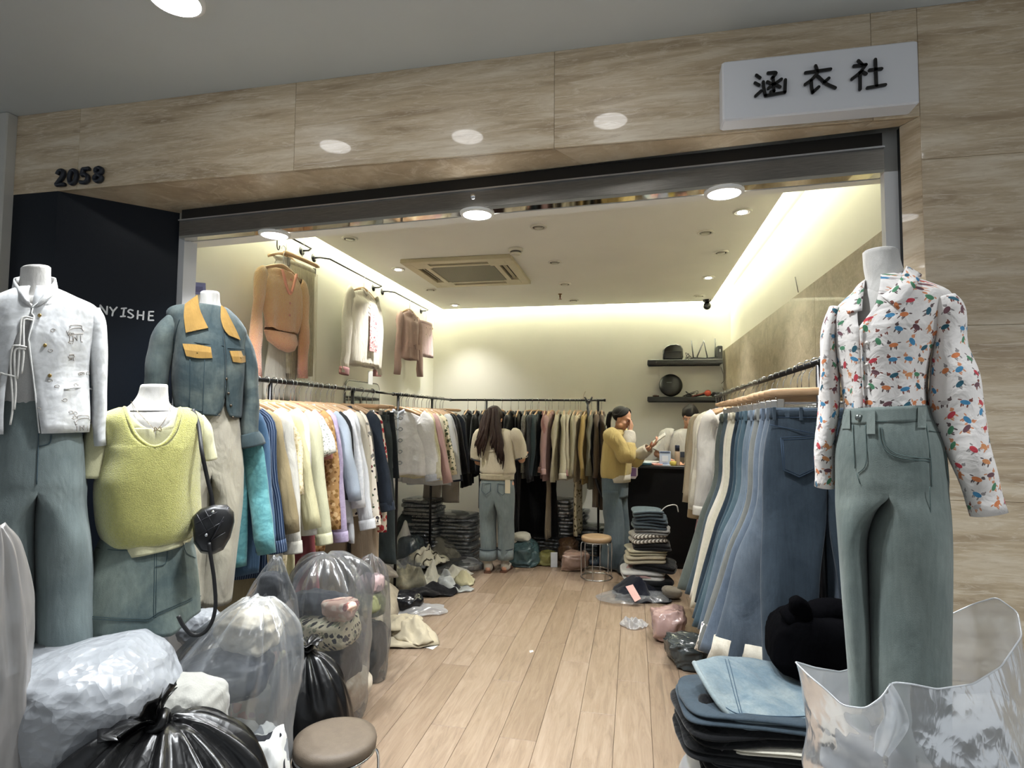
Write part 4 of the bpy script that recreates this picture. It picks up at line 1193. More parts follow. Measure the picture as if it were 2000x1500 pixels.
hang(cd_, 'fluffy orange cardigan', (cpos[0] + .05, cpos[1], cpos[2] - .012), LW - .08)
fs = skirt('sheer cream fringed skirt hanging behind the orange cardigan', fabric('d8d0b8', .9, c2='c9bfa2', vscale=30), L=.80, w=.15, flare=.01, th=.02, seed=2, folds=.008)
for k in range(26):
    x_ = -.15 + .3 * k / 25
    MB().tube(spl([(x_, -.03, -.20), (x_ + .004 * math.sin(k), -.034, -.6), (x_ + .008 * math.sin(k * 2.1), -.034, -1.0)], 6), .0016, 5).build('fringe_strand', plain('d9cfb2', .9), fs)
hang(fs, 'sheer cream fringed skirt', on_wall(588, wa1, .01), LW - .06, True, .21)
dr = top('long white slip dress hanging under the orange cardigan', 'dress', FB('dcd8cc', .8, fold=.8), L=1.0, sleeve=0, sh=.12, hw=.13, th=.03, collar=False, name='dress', flare=.06, seed=5)
hang(dr, 'long white slip dress', on_wall(566, wa1, -.03), LW)
cj = top('cream satin jacket with a pink printed panel and pink cuffs on the left wall', 'jacket', FB('efe8d6', .45, fold=.5), out=.3, L=.66, sleeve=.66, hw=.24, sh=.21, th=.06, sw=.075, stand=True, seed=7, cuff=FB('c98a8c', .9), name='jacket', fold=.012)
PPAN = pattern('cf9c9c', ['f0e6dc', '8a5a60', 'd8b0ae', 'efe2da'], 55, .42, dist=.4)
MB().box((.05, -.078, -.50), (.13, .006, .34), .002).build('printed_panel', PPAN, cj, False)
for q in range(3):
    MB().tube([(-.02, -.075, -.22 - q * .045), (.03, -.077, -.22 - q * .045)], .003, 6).build('frog_fastener', plain('e8e2d0', .5), cj)
MB().box((.06, -.05, -.90), (.075, .003, .12)).build('price_tag', plain('e4e6e4', .5), cj, False)
hang(cj, 'cream satin jacket', on_wall(706, wa2, .03), LW - .08)
pb = top('dusty pink cropped blazer on the left wall nearest the back', 'jacket', FB('b8958e', .95), out=.3, L=.50, sleeve=.60, hw=.20, sh=.195, th=.045, sw=.065, stand=True, seed=9, name='jacket', buttons=(plain('8c6b66', .5), 3))
MB().box((-.09, -.062, -.50), (.10, .006, .055), .002).build('flap_pocket', FB('b8958e', .95), pb, False)
MB().box((.09, -.062, -.50), (.10, .006, .055), .002).build('flap_pocket', FB('b8958e', .95), pb, False)
hang(pb, 'dusty pink blazer', on_wall(797, wa3, .03), LW - .08)
ps = skirt('pale pink tweed mini skirt beside the pink blazer', FB('d8b6b8', .95, weave=200), L=.40, w=.155, flare=.04, seed=4, folds=.004)
for q in (-1, 1):
    for z in (.07, .15): MB().lathe([(0.008, -.003), (0.007, 0.003)], (q * .05, -.034, -.165 - z), 10, 'Y').build('button', plain('e8dcd0', .4), ps)
hang(ps, 'pale pink tweed skirt', on_wall(831, wa3, .02), LW - .08, True, .19, dz=.09)
# blue poster and rounded mirror on the left wall
po = thing('poster', 'small blue and violet poster on the left wall beside the white jamb', 'poster', PX(390, 578, XL + .002))
q = [PX(366, 550, XL + .002), PX(401, 553, XL + .002), PX(402, 576, XL + .002), PX(366, 574, XL + .002)]
MB().poly(q, .002, (1, 0, 0)).build('sheet', plain('5a6096', .5), po, False)
q = [PX(366, 558, XL + .0045), PX(396, 560, XL + .0045), PX(396, 571, XL + .0045), PX(366, 569, XL + .0045)]
MB().poly(q, .0006, (1, 0, 0)).build('print', plain('3c4278', .5), po, False)
# ============================================================ DRESSED MANNEQUINS
class Fig:
    """a dress form facing the viewer side of the corridor: outlines are given as picture rows and stand in the upright plane through its axis"""
    def __init__(s, px, py, zc):
        s.c = P(px, py, zc); d = s.c - CAM; d[2] = 0; s.d = _n(d); s.s = np.array([s.d[1], -s.d[0], 0.0])
    def at(s, px, py, off=0.0):              # point of the plane moved off toward the viewer
        r = ray(px, py); k = ((s.c - CAM) @ s.d - off) / (r @ s.d)
        return CAM + r * k
    def rows(s, rows, m):
        """rows: y, xl, xr, half depth, tilt, [gap left, gap right]"""
        r = spl(rows, m); out = []
        for q in r:
            y, xl, xr, hd, tilt = q[:5]
            cx = (xl + xr) / 2
            L = s.at(xl, y + tilt * (xl - cx)); Rr = s.at(xr, y + tilt * (xr - cx))
            out.append((L, Rr, hd, q))
        return out
    def shell(s, rows, m=24, n=40, gap=False, fold=0.004, fk=30, seed=0, ex=0.92, grow=0.0, hemdz=None):
        rings = []
        R_ = s.rows(rows, m)
        for i, (L, Rr, hd, q) in enumerate(R_):
            c = (L + Rr) / 2; a = (Rr - L) / 2; al = np.linalg.norm(a); a = a / al; al += grow; hd = hd + grow
            if gap:
                y, tilt = q[0], q[4]; cxp = (q[1] + q[2]) / 2
                gl = (s.at(q[5], y + tilt * (q[5] - cxp)) - c) @ a / al
                gr = (s.at(q[6], y + tilt * (q[6] - cxp)) - c) @ a / al
                if q[6] - q[5] < 0.6: gl = gr = (gl + gr) / 2
                t0 = -math.acos(max(-.98, min(.98, gr))); t1 = 2 * PI - math.acos(max(-.98, min(.98, gl)))
                th = np.linspace(t0, t1, n)
            else:
                th = np.arange(n) * 2 * PI / n - PI / 2
            c_, s_ = np.cos(th), np.sin(th)
            u = np.sign(c_) * np.abs(c_) ** ex; w = np.sign(s_) * np.abs(s_) ** ex
            p = c + al * u[:, None] * a + hd * w[:, None] * s.d
            k = i / (m - 1)
            out = (u[:, None] * a + w[:, None] * s.d)
            p = p + out * (fold * (0.3 + k) * (np.sin(th * round(fk / 4) + seed + 4 * k) * .6 + sn(p, 16, seed + 3)))[:, None]
            if hemdz is not None: p[:, 2] += hemdz(u, w, k)
            rings.append(p)
        s.last = (R_, rows)
        return rings
    def legs(s, mat, par, rows, paths, m=18, n=48, name='jeans', fold=.003, seed=0, ml=30):
        """hip piece and two legs whose upper rims are the two halves of the hip's lower rim"""
        h = s.shell(rows, m, n, fold=fold, seed=seed)
        whole = MB().loft(h, True)
        base = h[-1]
        for side, path in zip((1, -1), paths):
            r = spl(path, ml)
            # ring runs front (-90 deg), right, back, left
            idx = [(i) % n for i in range(0, n // 2 + 1)] if side > 0 else [(n // 2 + i) % n for i in range(0, n // 2 + 1)]
            outer = base[idx]; k_in = n // 4
            tt = np.linspace(0, 1, k_in + 2)[1:-1, None]
            start = np.concatenate([outer, outer[-1] * (1 - tt) + outer[0] * tt])
            th = np.concatenate([np.linspace(-PI / 2, PI / 2, n // 2 + 1), np.linspace(PI / 2, 1.5 * PI, k_in + 2)[1:-1]]) + (0 if side > 0 else PI)
            rings = []
            for i, (px_, py_, hw_, hd_) in enumerate(r):
                c = s.at(px_, py_); a = np.linalg.norm(s.at(px_ + hw_, py_) - c)
                c_, s_ = np.cos(th), np.sin(th)
                e = c + a * (np.sign(c_) * np.abs(c_) ** .88)[:, None] * s.s + hd_ * (np.sign(s_) * np.abs(s_) ** .88)[:, None] * s.d
                k = i / (ml - 1)
                e = e + s.d * (.006 * min(1, k * 4) * (sn(e, 22, seed + side) + .5 * rn(e, 14, seed + 2)))[:, None]
                f_ = min(1, k / .42); f_ = f_ * f_ * (3 - 2 * f_)
                st_ = start.copy(); st_[:, 2] += (c[2] - start[:, 2].mean()) if i else 0
                rings.append(st_ * (1 - f_) + e * f_)
            whole.loft(rings, True)
        return whole.build(name, mat, par, solid=.003, weld=True)
    bvh = None
    def use(s, o):
        off = ORG[o.name]
        s.bvh = BVHTree.FromPolygons([Vector(np.array(v.co) + off) for v in o.data.vertices], [list(p.vertices) for p in o.data.polygons])
        return o
    def on(s, px, py, rows, lift=0.002, m=40):
        p = s.guess(px, py, rows, lift)
        if s.bvh is not None:
            r = Vector(ray(px, py)).normalized(); h = s.bvh.ray_cast(Vector(CAM), r)
            if h[0] is not None and (h[0] - Vector(p)).length < .05:
                n = h[1] if h[1].dot(r) < 0 else -h[1]
                return np.array(h[0] + n * (.0026 + .4 * lift))
        return p
    def guess(s, px, py, rows, lift=0.002, m=40):
        """point on the front of a shell seen at (px, py)"""
        off = 0.1
        for _ in range(4):
            p = s.at(px, py, off)
            best = None
            ys = [r[0] for r in rows]
            q = np.array([np.interp(py, ys, [r[k] for r in rows]) for k in range(5)])
            cx = (q[1] + q[2]) / 2
            yy = py - q[4] * (px - cx)
            q = np.array([np.interp(yy, ys, [r[k] for r in rows]) for k in range(5)])
            L = s.at(q[1], yy); Rr = s.at(q[2], yy); c = (L + Rr) / 2; a = np.linalg.norm(Rr - L) / 2
            u = ((p - c) @ s.s) / a
            off = q[3] * math.sqrt(max(0.02, 1 - min(.99, abs(u)) ** 2.15)) + lift
        return s.at(px, py, off)
    def limb(s, mb, path, m=22, n=16, hd=0.05, off=0.0, fold=0.004, seed=0, cap0=False, cap1=False, dens=1.0):
        """path rows: px, py, half width px, [half depth]"""
        r = spl(path, m)
        pts = np.array([s.at(q[0], q[1], off) for q in r])
        wa = np.array([np.linalg.norm(s.at(q[0] + q[2], q[1], off) - s.at(q[0], q[1], off)) for q in r])
        wb = np.array([q[3] for q in r]) if r.shape[1] > 3 else np.full(m, hd)
        k = np.linspace(0, 1, m)
        path_tube(mb, pts, wa, wb, n, s.d, cap0, cap1)
        if fold:
            ax = s.d
            mb.warp(lambda v: v + ax * (fold * (sn(v, 34, seed) + .6 * rn(v, 26, seed + 1)))[:, None] + s.s * (fold * .5 * sn(v, 40, seed + 2))[:, None])
        return mb
    def line(s, pts, rows, r=0.0012, lift=0.002, n=None, closed=False):
        p = np.array([s.on(x, y, rows, lift) for x, y in pts])
        if len(p) > 2: p = spl(p, n or len(p) * 5)
        return MB().tube(p, r, 5)
    def patch(s, poly, rows, th=0.003, lift=0.002):
        p = np.array([s.on(x, y, rows, lift) for x, y in poly])
        return MB().poly(p[::-1], th, -s.d)
LINEN = fabric('d9d5cf', .9, weave=1400, var=.05)
def stand(f, t, px, top_z):
    b = f.at(px, 900); b = np.array([b[0], b[1], 0])
    MB().tube([b + [0, 0, .02], b + [0, 0, top_z]], .013, 10).build('pole', CHROME, t)
    MB().lathe([(0.15, 0.0), (0.15, 0.012), (0.05, 0.02), (0.02, 0.03)], b, 32).build('base', CHROME, t)
def form(f, t, neck, body, m=20):
    r = f.shell(neck, 14, 28, fold=0, ex=1.0)
    cap = np.array(r[0]); top_ = cap.mean(0) + (cap - cap.mean(0)) * .90 + [0, 0, .004]
    MB().loft([cap * 0 + top_.mean(0) + (top_ - top_.mean(0)) * .3, top_] + list(r), True, True, False).build('neck', LINEN, t)
    MB().loft(f.shell(body, m, 32, fold=0, ex=1.0, grow=-.012), True, True, True).build('torso', LINEN, t)
def base_at(f, px):
    b = f.at(px, 900); return (b[0], b[1], 0)

# ---- far left: white satin jacket, jeans
f = Fig(68, 700, 1.85)
t = thing('mannequin', 'mannequin at the far left in an open white satin embroidered jacket and grey blue jeans', 'mannequin', base_at(f, 68))
jk = [(566, 22, 112, .075, .0, 60, 70), (580, -10, 146, .085, .03, 58, 68), (596, -42, 182, .095, .05, 60, 66), (622, -50, 184, .11, .03, 60, 66), (676, -48, 182, .13, .0, 32, 57), (760, -46, 180, .13, -.01, 20, 68), (845, -48, 174, .135, -.02, 17, 77)]
form(f, t, [(524, 40, 100, .05, .0), (545, 38, 100, .052, 0), (572, 33, 103, .056, 0), (590, 20, 116, .065, 0)], [(575, 28, 108, .06, 0), (600, -30, 166, .09, 0), (680, -36, 170, .11, 0), (800, -10, 146, .10, 0)])
MB().loft(f.shell([(578, 20, 118, .07, .0, 44, 92), (600, -34, 170, .095, .0, 60, 76), (612, -36, 170, .10, .0, 67, 69), (700, -38, 170, .115, 0, 68, 68.2), (792, -20, 156, .105, 0, 68, 68.2)], 16, 40, True, .003), False).build('tee_shirt', FB('d4d3d0', .9), t, solid=.002)
SAT = satin('d6d7d8', 'e6e7e8', .30)
j = MB().loft(f.shell(jk, 34, 56, True, .007, 34, 2), False).build('jacket', SAT, t, solid=.004); f.use(j)
f.limb(MB(), [(176, 606, 18, .05), (187, 640, 22, .06), (191, 720, 17, .06), (193, 800, 14, .055), (194, 870, 14, .05)], fold=.005).build('jacket_sleeve', SAT, j, solid=.003)
f.limb(MB(), [(-38, 606, 18, .05), (-52, 650, 26, .06), (-58, 720, 24, .06), (-62, 860, 22, .05)], fold=.005).build('jacket_sleeve', SAT, j, solid=.003)
cl = []
for lift, up in ((.004, 0), (.008, 14), (.006, 26)):
    row = [f.on(64 - up * .5, 602 - up * .75, jk, lift), f.on(44, 590 - up * .8, jk, lift), f.at(24 + up * .15, 566 - up * .75, .02), f.at(36 + up * .1, 556 - up * .6, -.05), f.at(68, 552 - up * .6, -.075), f.at(102 - up * .1, 556 - up * .6, -.05), f.at(112 - up * .15, 566 - up * .75, .02), f.on(90, 590 - up * .8, jk, lift), f.on(68 + up * .5, 602 - up * .75, jk, lift)]
    cl.append(spl(row, 40))
MB().grid(cl).build('stand_collar', satin('c9c9c8', 'd9d9d8', .35), j, solid=.004)
for pts in ([(62, 601), (76, 592), (96, 582), (112, 568)], [(64, 602), (62, 612), (66, 622), (56, 660), (57, 676), (68, 760), (77, 846)]):
    f.line(pts, jk, .0022, .004).build('piping', plain('e9e9e6', .5), j)
for q in ((77, 617), (88, 675), (97, 734)):
    p = f.on(*q, jk, .006); MB().ball(p, (.006, .004, .006), 10, 6).build('snap_button', plain('9c8450', .3, .9), j)
f.line([(124, 760), (150, 757), (181, 760)], jk, .003, .004).build('pocket_welt', SAT, j)
GR = plain('9b938a', .8)
def motif(ox, oy, k):
    L_ = [[(-18, 0), (-16, 4), (-8, -4), (10, -6), (16, 0), (19, -2)], [(-11, -5), (-9, -11), (11, -11), (13, -5)], [(-14, 8), (16, 6)], [(-16, 5), (-14, 10)], [(-12, 10), (-12, 22), (-15, 24)], [(-5, 10), (-5, 22)], [(3, 9), (3, 21)], [(11, 9), (11, 21), (15, 23)], [(-5, 22), (-2, 13), (3, 20)]]
    b = MB()
    for l in L_:
        p = np.array([f.on(ox + k * x, oy + k * y, jk, .001) for x, y in l])
        b.tube(spl(p, len(p) * 3), .0009, 4)
    return b.build('embroidery', GR, j)
motif(146, 646, .95); motif(160, 822, .9); motif(138, 696, .35)
rgm = random.Random(3)
for q in range(16):
    x, y = rgm.uniform(74, 172), rgm.uniform(640, 830)
    pts = [(x + 6 * math.cos(a * 1.3 + q) * (.4 + a * .12), y + 4 * math.sin(a * 1.3 + q) * (.4 + a * .12)) for a in range(6)]
    f.line(pts, jk, .0006, .0).build('embroidery', plain('a79d90', .8), j)
for pts in ([(64, 623), (50, 620), (42, 626), (40, 650), (37, 700), (34, 740)], [(64, 627), (50, 625), (46, 634), (46, 690), (42, 730)], [(52, 678), (34, 675), (24, 680), (21, 720), (25, 790), (20, 830)], [(50, 682), (32, 682), (28, 700), (31, 760), (28, 800)], [(32, 736), (14, 732), (2, 734), (-2, 790)]):
    p = np.array([f.on(x, y, jk, .008) for x, y in pts]); MB().tube(spl(p, 24), .0028, 6).build('frog_tie', plain('dedcd6', .5), j)
jn = [(783, -14, 150, .105, 0), (800, -16, 152, .11, 0), (860, -22, 162, .13, 0), (930, -28, 166, .14, 0), (950, -29, 167, .14, 0)]
DN1 = denim('768a8b', '9aaaa6', .55, '7f9290', 3, center=.48)
je = f.legs(DN1, t, jn, [[(117, 951, 49, .135), (120, 1000, 51, .13), (126, 1100, 54, .125), (134, 1300, 58, .12), (138, 1420, 60, .12)], [(20, 951, 48, .135), (16, 1000, 51, .13), (8, 1100, 58, .125), (0, 1300, 66, .12), (-4, 1420, 68, .12)]], seed=4)
f.use(je)
f.line([(76, 792), (75, 860), (72, 946)], jn, .0016).build('fly_seam', plain('40525a', .9), je)
f.line([(76, 872), (96, 866), (100, 850)], jn, .0016).build('fly_seam', plain('40525a', .9), je)
stand(f, t, 68, 1.1)

# ---- yellow knit vest, denim skirt
f = Fig(292, 900, 2.05)
t = thing('mannequin', 'short haired height mannequin in a lime yellow knit vest and faded denim mini skirt', 'mannequin', base_at(f, 292))
t['label'] = 'headless mannequin in a lime yellow knit vest over a pale tee and faded denim skirt'
vs = [(797, 232, 366, .070, 0, 243, 352), (806, 208, 386, .085, .0, 247, 351), (818, 196, 397, .10, 0, 252, 348), (846, 203, 396, .115, 0, 264, 338), (866, 204, 394, .122, 0, 284, 320), (873, 203, 393, .124, 0, 301.8, 302), (900, 200, 390, .13, 0, 301.8, 302), (944, 186, 387, .14, 0, 301.8, 302), (1000, 184, 389, .145, 0, 301.8, 302), (1030, 188, 385, .142, -.04, 301.8, 302), (1048, 198, 378, .134, -.10, 301.8, 302), (1054, 204, 374, .126, -.12, 301.8, 302)]
form(f, t, [(753, 274, 328, .045, 0), (772, 268, 329, .048, 0), (790, 254, 333, .056, 0), (802, 236, 356, .066, 0)], [(796, 244, 350, .06, 0), (812, 216, 384, .085, 0), (850, 222, 380, .10, 0), (1000, 205, 372, .11, 0)])
KN = NT('lime_mohair_knit'); _co = KN.coord('Object')
KN.set(Base_Color=KN.mix(1.0, 'c2be6e', KN.ramp(KN.noise(_co, 90, 4, .7), [(.3, .80), (.65, 1.0)]), 'MULTIPLY'), Roughness=1.0, Sheen_Weight=.7, Specular_IOR_Level=.08)
KN.bump(KN.noise(KN.coord('Object', (1, 1, 1.6)), 230, 3), .9, .006, KN.bump(KN.noise(_co, 7, 2), .5, .03))
vm = MB().loft(f.shell(vs, 40, 64, True, .0035, 26, 5), False).build('knit_vest', KN.m, t, solid=.006, weld=True)
TEE = fabric('d2cd9c', .9, fold=.5)
f.use(vm)
nl = [(243, 796), (247, 808), (252, 822), (264, 848), (284, 867), (302, 873), (321, 866), (338, 847), (348, 822), (351, 806), (352, 797)]
f.line(nl, vs, .007, .002, 50).build('neck_rib', KN.m, vm)
ts = [(798, 236, 362, .062, 0, 252, 344), (810, 210, 384, .08, 0, 262, 336), (826, 204, 388, .098, 0, 276, 326), (836, 204, 390, .105, 0, 292, 312), (841, 204, 390, .107, 0, 301, 303), (900, 206, 388, .115, 0, 301.8, 302), (1036, 200, 374, .118, -.06, 301.8, 302), (1054, 208, 374, .126, -.14, 301.8, 302), (1068, 216, 372, .132, -.20, 301.8, 302)]
te = MB().loft(f.shell(ts, 30, 56, True, .004, 30, 6), False).build('tee_shirt', TEE, t, solid=.003, weld=True)
f.limb(MB(), [(210, 815, 16, .05), (196, 840, 26, .07), (184, 885, 30, .075), (177, 931, 31, .075)], fold=.004, seed=2).build('tee_sleeve', TEE, te, solid=.003)
f.limb(MB(), [(384, 815, 14, .05), (394, 840, 20, .065), (401, 870, 18, .065), (405, 898, 18, .065)], off=-.03, fold=.004, seed=3).build('tee_sleeve', TEE, te, solid=.003)
sk = [(1046, 200, 376, .115, 0), (1064, 192, 380, .12, 0), (1090, 180, 385, .13, 0), (1130, 164, 388, .145, 0), (1180, 152, 390, .16, 0), (1218, 146, 391, .17, 0)]
DN2 = denim('586e70', 'a3b29f', .7, '6c7d70', 5, center=.5)
def hemfun(u, w, k): return k * k * (.062 * np.maximum(0, u - .1) + .010 * np.sin(u * 9) - .012 * (1 - u * u))
skm = MB().loft(f.shell(sk, 26, 56, fold=.005, seed=7, hemdz=hemfun), True).build('denim_skirt', DN2, t, solid=.004)
f.use(skm)
DS = plain('33474c', .9)
def hy(x, up): return 1216 - up + (4 if x < 300 else 0) - max(0, x - 290) * .36 + 8 * math.sin((x - 146) / 246 * PI)
for up in (16, 20): f.line([(x, hy(x, up)) for x in range(150, 392, 20)], sk, .0011, .004).build('hem_stitch', DS, skm)
f.line([(301, 1060), (301, 1120), (300, 1206)], sk, .0010, .0).build('seam', DS, skm)
f.line([(305, 1060), (305, 1120), (304, 1206)], sk, .0008, .0).build('seam', DS, skm)
f.line([(326, 1058), (325, 1092), (318, 1103), (303, 1106)], sk, .0011, .004).build('seam', DS, skm)
f.line([(192, 1070), (220, 1074), (250, 1075)], sk, .0011, .004).build('seam', DS, skm)
f.line([(184, 1078), (172, 1130), (162, 1210)], sk, .0013, .004).build('seam', DS, skm)
f.line([(355, 1058), (362, 1080), (380, 1090)], sk, .0011, .004).build('seam', DS, skm)
stand(f, t, 292, .75)
# necklace
f.bvh = None
nk = thing('necklace', 'fine silver necklace with a small bow pendant on the yellow vest mannequin', 'necklace', f.on(306, 838, ts, .01))
nr = [(753, 274, 328, .047, 0), (790, 252, 335, .06, 0), (812, 214, 386, .09, 0), (860, 205, 388, .11, 0)]
p = np.array([f.on(x, y, nr, .004) for x, y in [(256, 784), (266, 800), (284, 820), (305, 838), (322, 820), (331, 800), (334, 788)]])
MB().tube(spl(p, 40), .0011, 6).build('chain', plain('c9b9a4', .25, .9), nk)
p = np.array([f.on(x, y, nr, .005) for x, y in [(301, 842), (303, 834), (308, 838), (313, 833), (315, 841), (308, 839), (302, 842)]])
MB().tube(spl(p, 24), .0016, 6).build('pendant', plain('b9a98c', .25, .9), nk)
# black crossbody bag
bgp = Fig(414, 1040, 2.02)
cb = thing('crossbody_bag', 'small black quilted crossbody bag hanging from the yellow vest mannequin', 'bag', bgp.at(415, 1090))
BL = plain('101012', .38); BLq = plain('0c0c0e', .5)
def band(fig, pts, w, mat, name, par, off=0.0, rows=None):
    p = np.array([(fig.on(x, y, rows, .012) if (rows and y < 860) else fig.at(x, y, off)) for x, y in pts]); p = spl(p, 40)
    t_ = np.gradient(p, axis=0); t_ /= np.linalg.norm(t_, axis=1)[:, None]
    s_ = np.cross(t_, fig.d); s_ /= np.linalg.norm(s_, axis=1)[:, None]
    MB().grid([p - s_ * w, p + s_ * w]).build(name, mat, par, solid=.003)
f.use(vm)
band(f, [(374, 803), (384, 830), (394, 880), (404, 930), (413, 968), (416, 992)], .0065, BLq, 'strap', cb, .135, vs)
band(bgp, [(408, 1060), (412, 1090), (418, 1130), (421, 1180), (414, 1214), (398, 1236), (376, 1240), (358, 1222), (348, 1203)], .006, BLq, 'strap', cb, .06)
out = [(375, 1012), (392, 996), (418, 988), (444, 988), (457, 1002), (458, 1020), (450, 1050), (436, 1074), (414, 1084), (392, 1080), (378, 1060)]
fr_ = np.array([bgp.at(x, y, .05) for x, y in out]); bk_ = np.array([bgp.at(x, y, -.05) for x, y in out]); c_ = fr_.mean(0); cbk = bk_.mean(0)
MB().loft([c_ + (fr_ - c_) * .82, c_ + (fr_ - c_) * .96 + bgp.d * .012, fr_ + bgp.d * .03, bk_, cbk + (bk_ - cbk) * .8], True, True, True).build('pouch', BL, cb)
for a, b in (((384, 1004), (408, 1046)), ((400, 996), (424, 1040)), ((380, 1024), (424, 1000)), ((388, 1046), (436, 1018)), ((402, 1062), (440, 1040))):
    MB().tube([bgp.at(*a, .053), bgp.at(*b, .053)], .0014, 5).build('quilt_seam', plain('2a2a2e', .4), cb)
MB().tube([bgp.at(446, 990, .04), bgp.at(424, 1036, .058), bgp.at(411, 1058, .056)], .003, 6).build('zip', plain('2c2c30', .3, .5), cb)
for q in ((416, 1000), (403, 1045)): MB().ball(bgp.at(*q, .058), .006, 10, 6).build('ring', CHROME, cb)

# ---- denim jacket with a tan corduroy collar
f = Fig(405, 700, 2.62)
t = thing('mannequin', 'headless mannequin in a cropped denim jacket with tan corduroy collar and khaki trousers', 'mannequin', base_at(f, 405))
dj = [(600, 372, 444, .075, .12), (612, 342, 466, .09, .22), (628, 326, 480, .10, .24), (650, 330, 480, .115, .18), (690, 336, 479, .13, .12), (740, 338, 477, .135, .08), (792, 342, 474, .132, .06), (812, 346, 472, .130, .06)]
gp = [(435, 436), (432, 433), (432, 433), (433, 434), (436, 437), (438, 439), (434, 440), (420, 446)]
djg = [(*r, *g) for r, g in zip(dj, gp)]
form(f, t, [(572, 391, 429, .045, .05), (590, 390, 430, .048, .05), (606, 386, 436, .055, .1), (616, 374, 446, .07, .12)], [(606, 378, 440, .06, .1), (628, 345, 466, .085, .2), (700, 350, 466, .11, .1), (800, 356, 464, .10, 0)])
DN3 = denim('40565e', '93a094', .75, '4d6168', 6, center=.56)
jm = MB().loft(f.shell(djg, 30, 60, True, .005, 28, 9), False).build('denim_jacket', DN3, t, solid=.005)
f.limb(MB(), [(340, 622, 16, .06), (325, 650, 24, .075), (313, 690, 25, .075), (305, 746, 23, .07), (300, 840, 22, .065)], fold=.006, seed=12).build('jacket_sleeve', DN3, jm, solid=.004)
f.limb(MB(), [(468, 650, 10, .055), (482, 690, 15, .07), (489, 740, 15, .07), (488, 800, 17, .065), (483, 856, 19, .065)], off=-.02, fold=.006, seed=13).build('jacket_sleeve', DN3, jm, solid=.004)
f.limb(MB(), [(484, 846, 21, .075), (487, 858, 27, .082), (490, 872, 29, .085)], 8, off=-.02, fold=.002, seed=14).build('turned_cuff', denim('3a4f57', '6d8284', .4, '45585e'), jm, solid=.005)
f.use(jm)
CORD = NT('tan_corduroy'); _co = CORD.coord('Object')
CORD.set(Base_Color=CORD.mix(1.0, 'a8823f', CORD.ramp(CORD.noise(_co, 30, 3), [(.3, .85), (.7, 1.0)]), 'MULTIPLY'), Roughness=.9, Sheen_Weight=.2); CORD.bump(CORD.noise(CORD.coord('Object', (220, 220, 1)), 1.0, 1), .4, .003)
def flap(A, B, name, lift, th=.005):
    a = spl([f.on(x, y, dj, lift) for x, y in A], 10); b = spl([f.on(x, y, dj, lift * 1.3) for x, y in B], 10)
    MB().grid([a, a * .5 + b * .5 - f.d * .004, b]).build(name, CORD.m, jm, False, solid=th)
flap([(386, 576), (390, 604), (398, 624), (407, 642)], [(363, 598), (361, 618), (363, 636), (365, 651)], 'collar', .014)
flap([(430, 598), (430, 622), (436, 644), (445, 656)], [(437, 606), (448, 626), (458, 646), (466, 665)], 'collar', .014)
flap([(359, 672), (386, 674), (412, 679)], [(366, 696), (388, 700), (415, 700)], 'pocket_flap', .008)
flap([(447, 686), (464, 686), (480, 686)], [(453, 707), (468, 709), (481, 707)], 'pocket_flap', .008)
for q in ((387, 690), (467, 699)): MB().ball(f.on(*q, dj, .013), .005, 8, 6).build('snap_button', plain('8f7a48', .3, .8), jm)
for q in ((441, 740), (445, 768), (450, 792), (455, 815)): MB().ball(f.on(*q, dj, .006), .006, 8, 6).build('jacket_button', plain('5c5348', .3, .8), jm)
D3 = plain('2c3e46', .9)
for pts in ([(434, 655), (438, 693), (439, 740), (438, 778)], [(342, 664), (386, 670), (436, 676)], [(372, 702), (372, 750), (370, 796)], [(400, 702), (398, 760), (396, 806)], [(338, 790), (380, 800), (430, 812)], [(352, 624), (345, 650), (340, 690)], [(443, 680), (470, 682), (480, 683)]):
    f.line(pts, dj, .0015, .005).build('seam', D3, jm)
KH = fabric('b7ae98', .9, fold=.6, vscale=3, c2='a69e8a')
kt = [(790, 356, 462, .10, 0), (830, 350, 468, .115, 0), (890, 346, 476, .13, 0), (915, 345, 478, .13, 0)]
km = f.legs(KH, t, kt, [[(444, 916, 33, .12), (442, 980, 32, .12), (432, 1080, 30, .115), (420, 1172, 32, .11)], [(380, 916, 34, .12), (376, 980, 34, .12), (372, 1080, 34, .115), (368, 1172, 36, .11)]], seed=15, name='trousers')
stand(f, t, 405, 1.4)

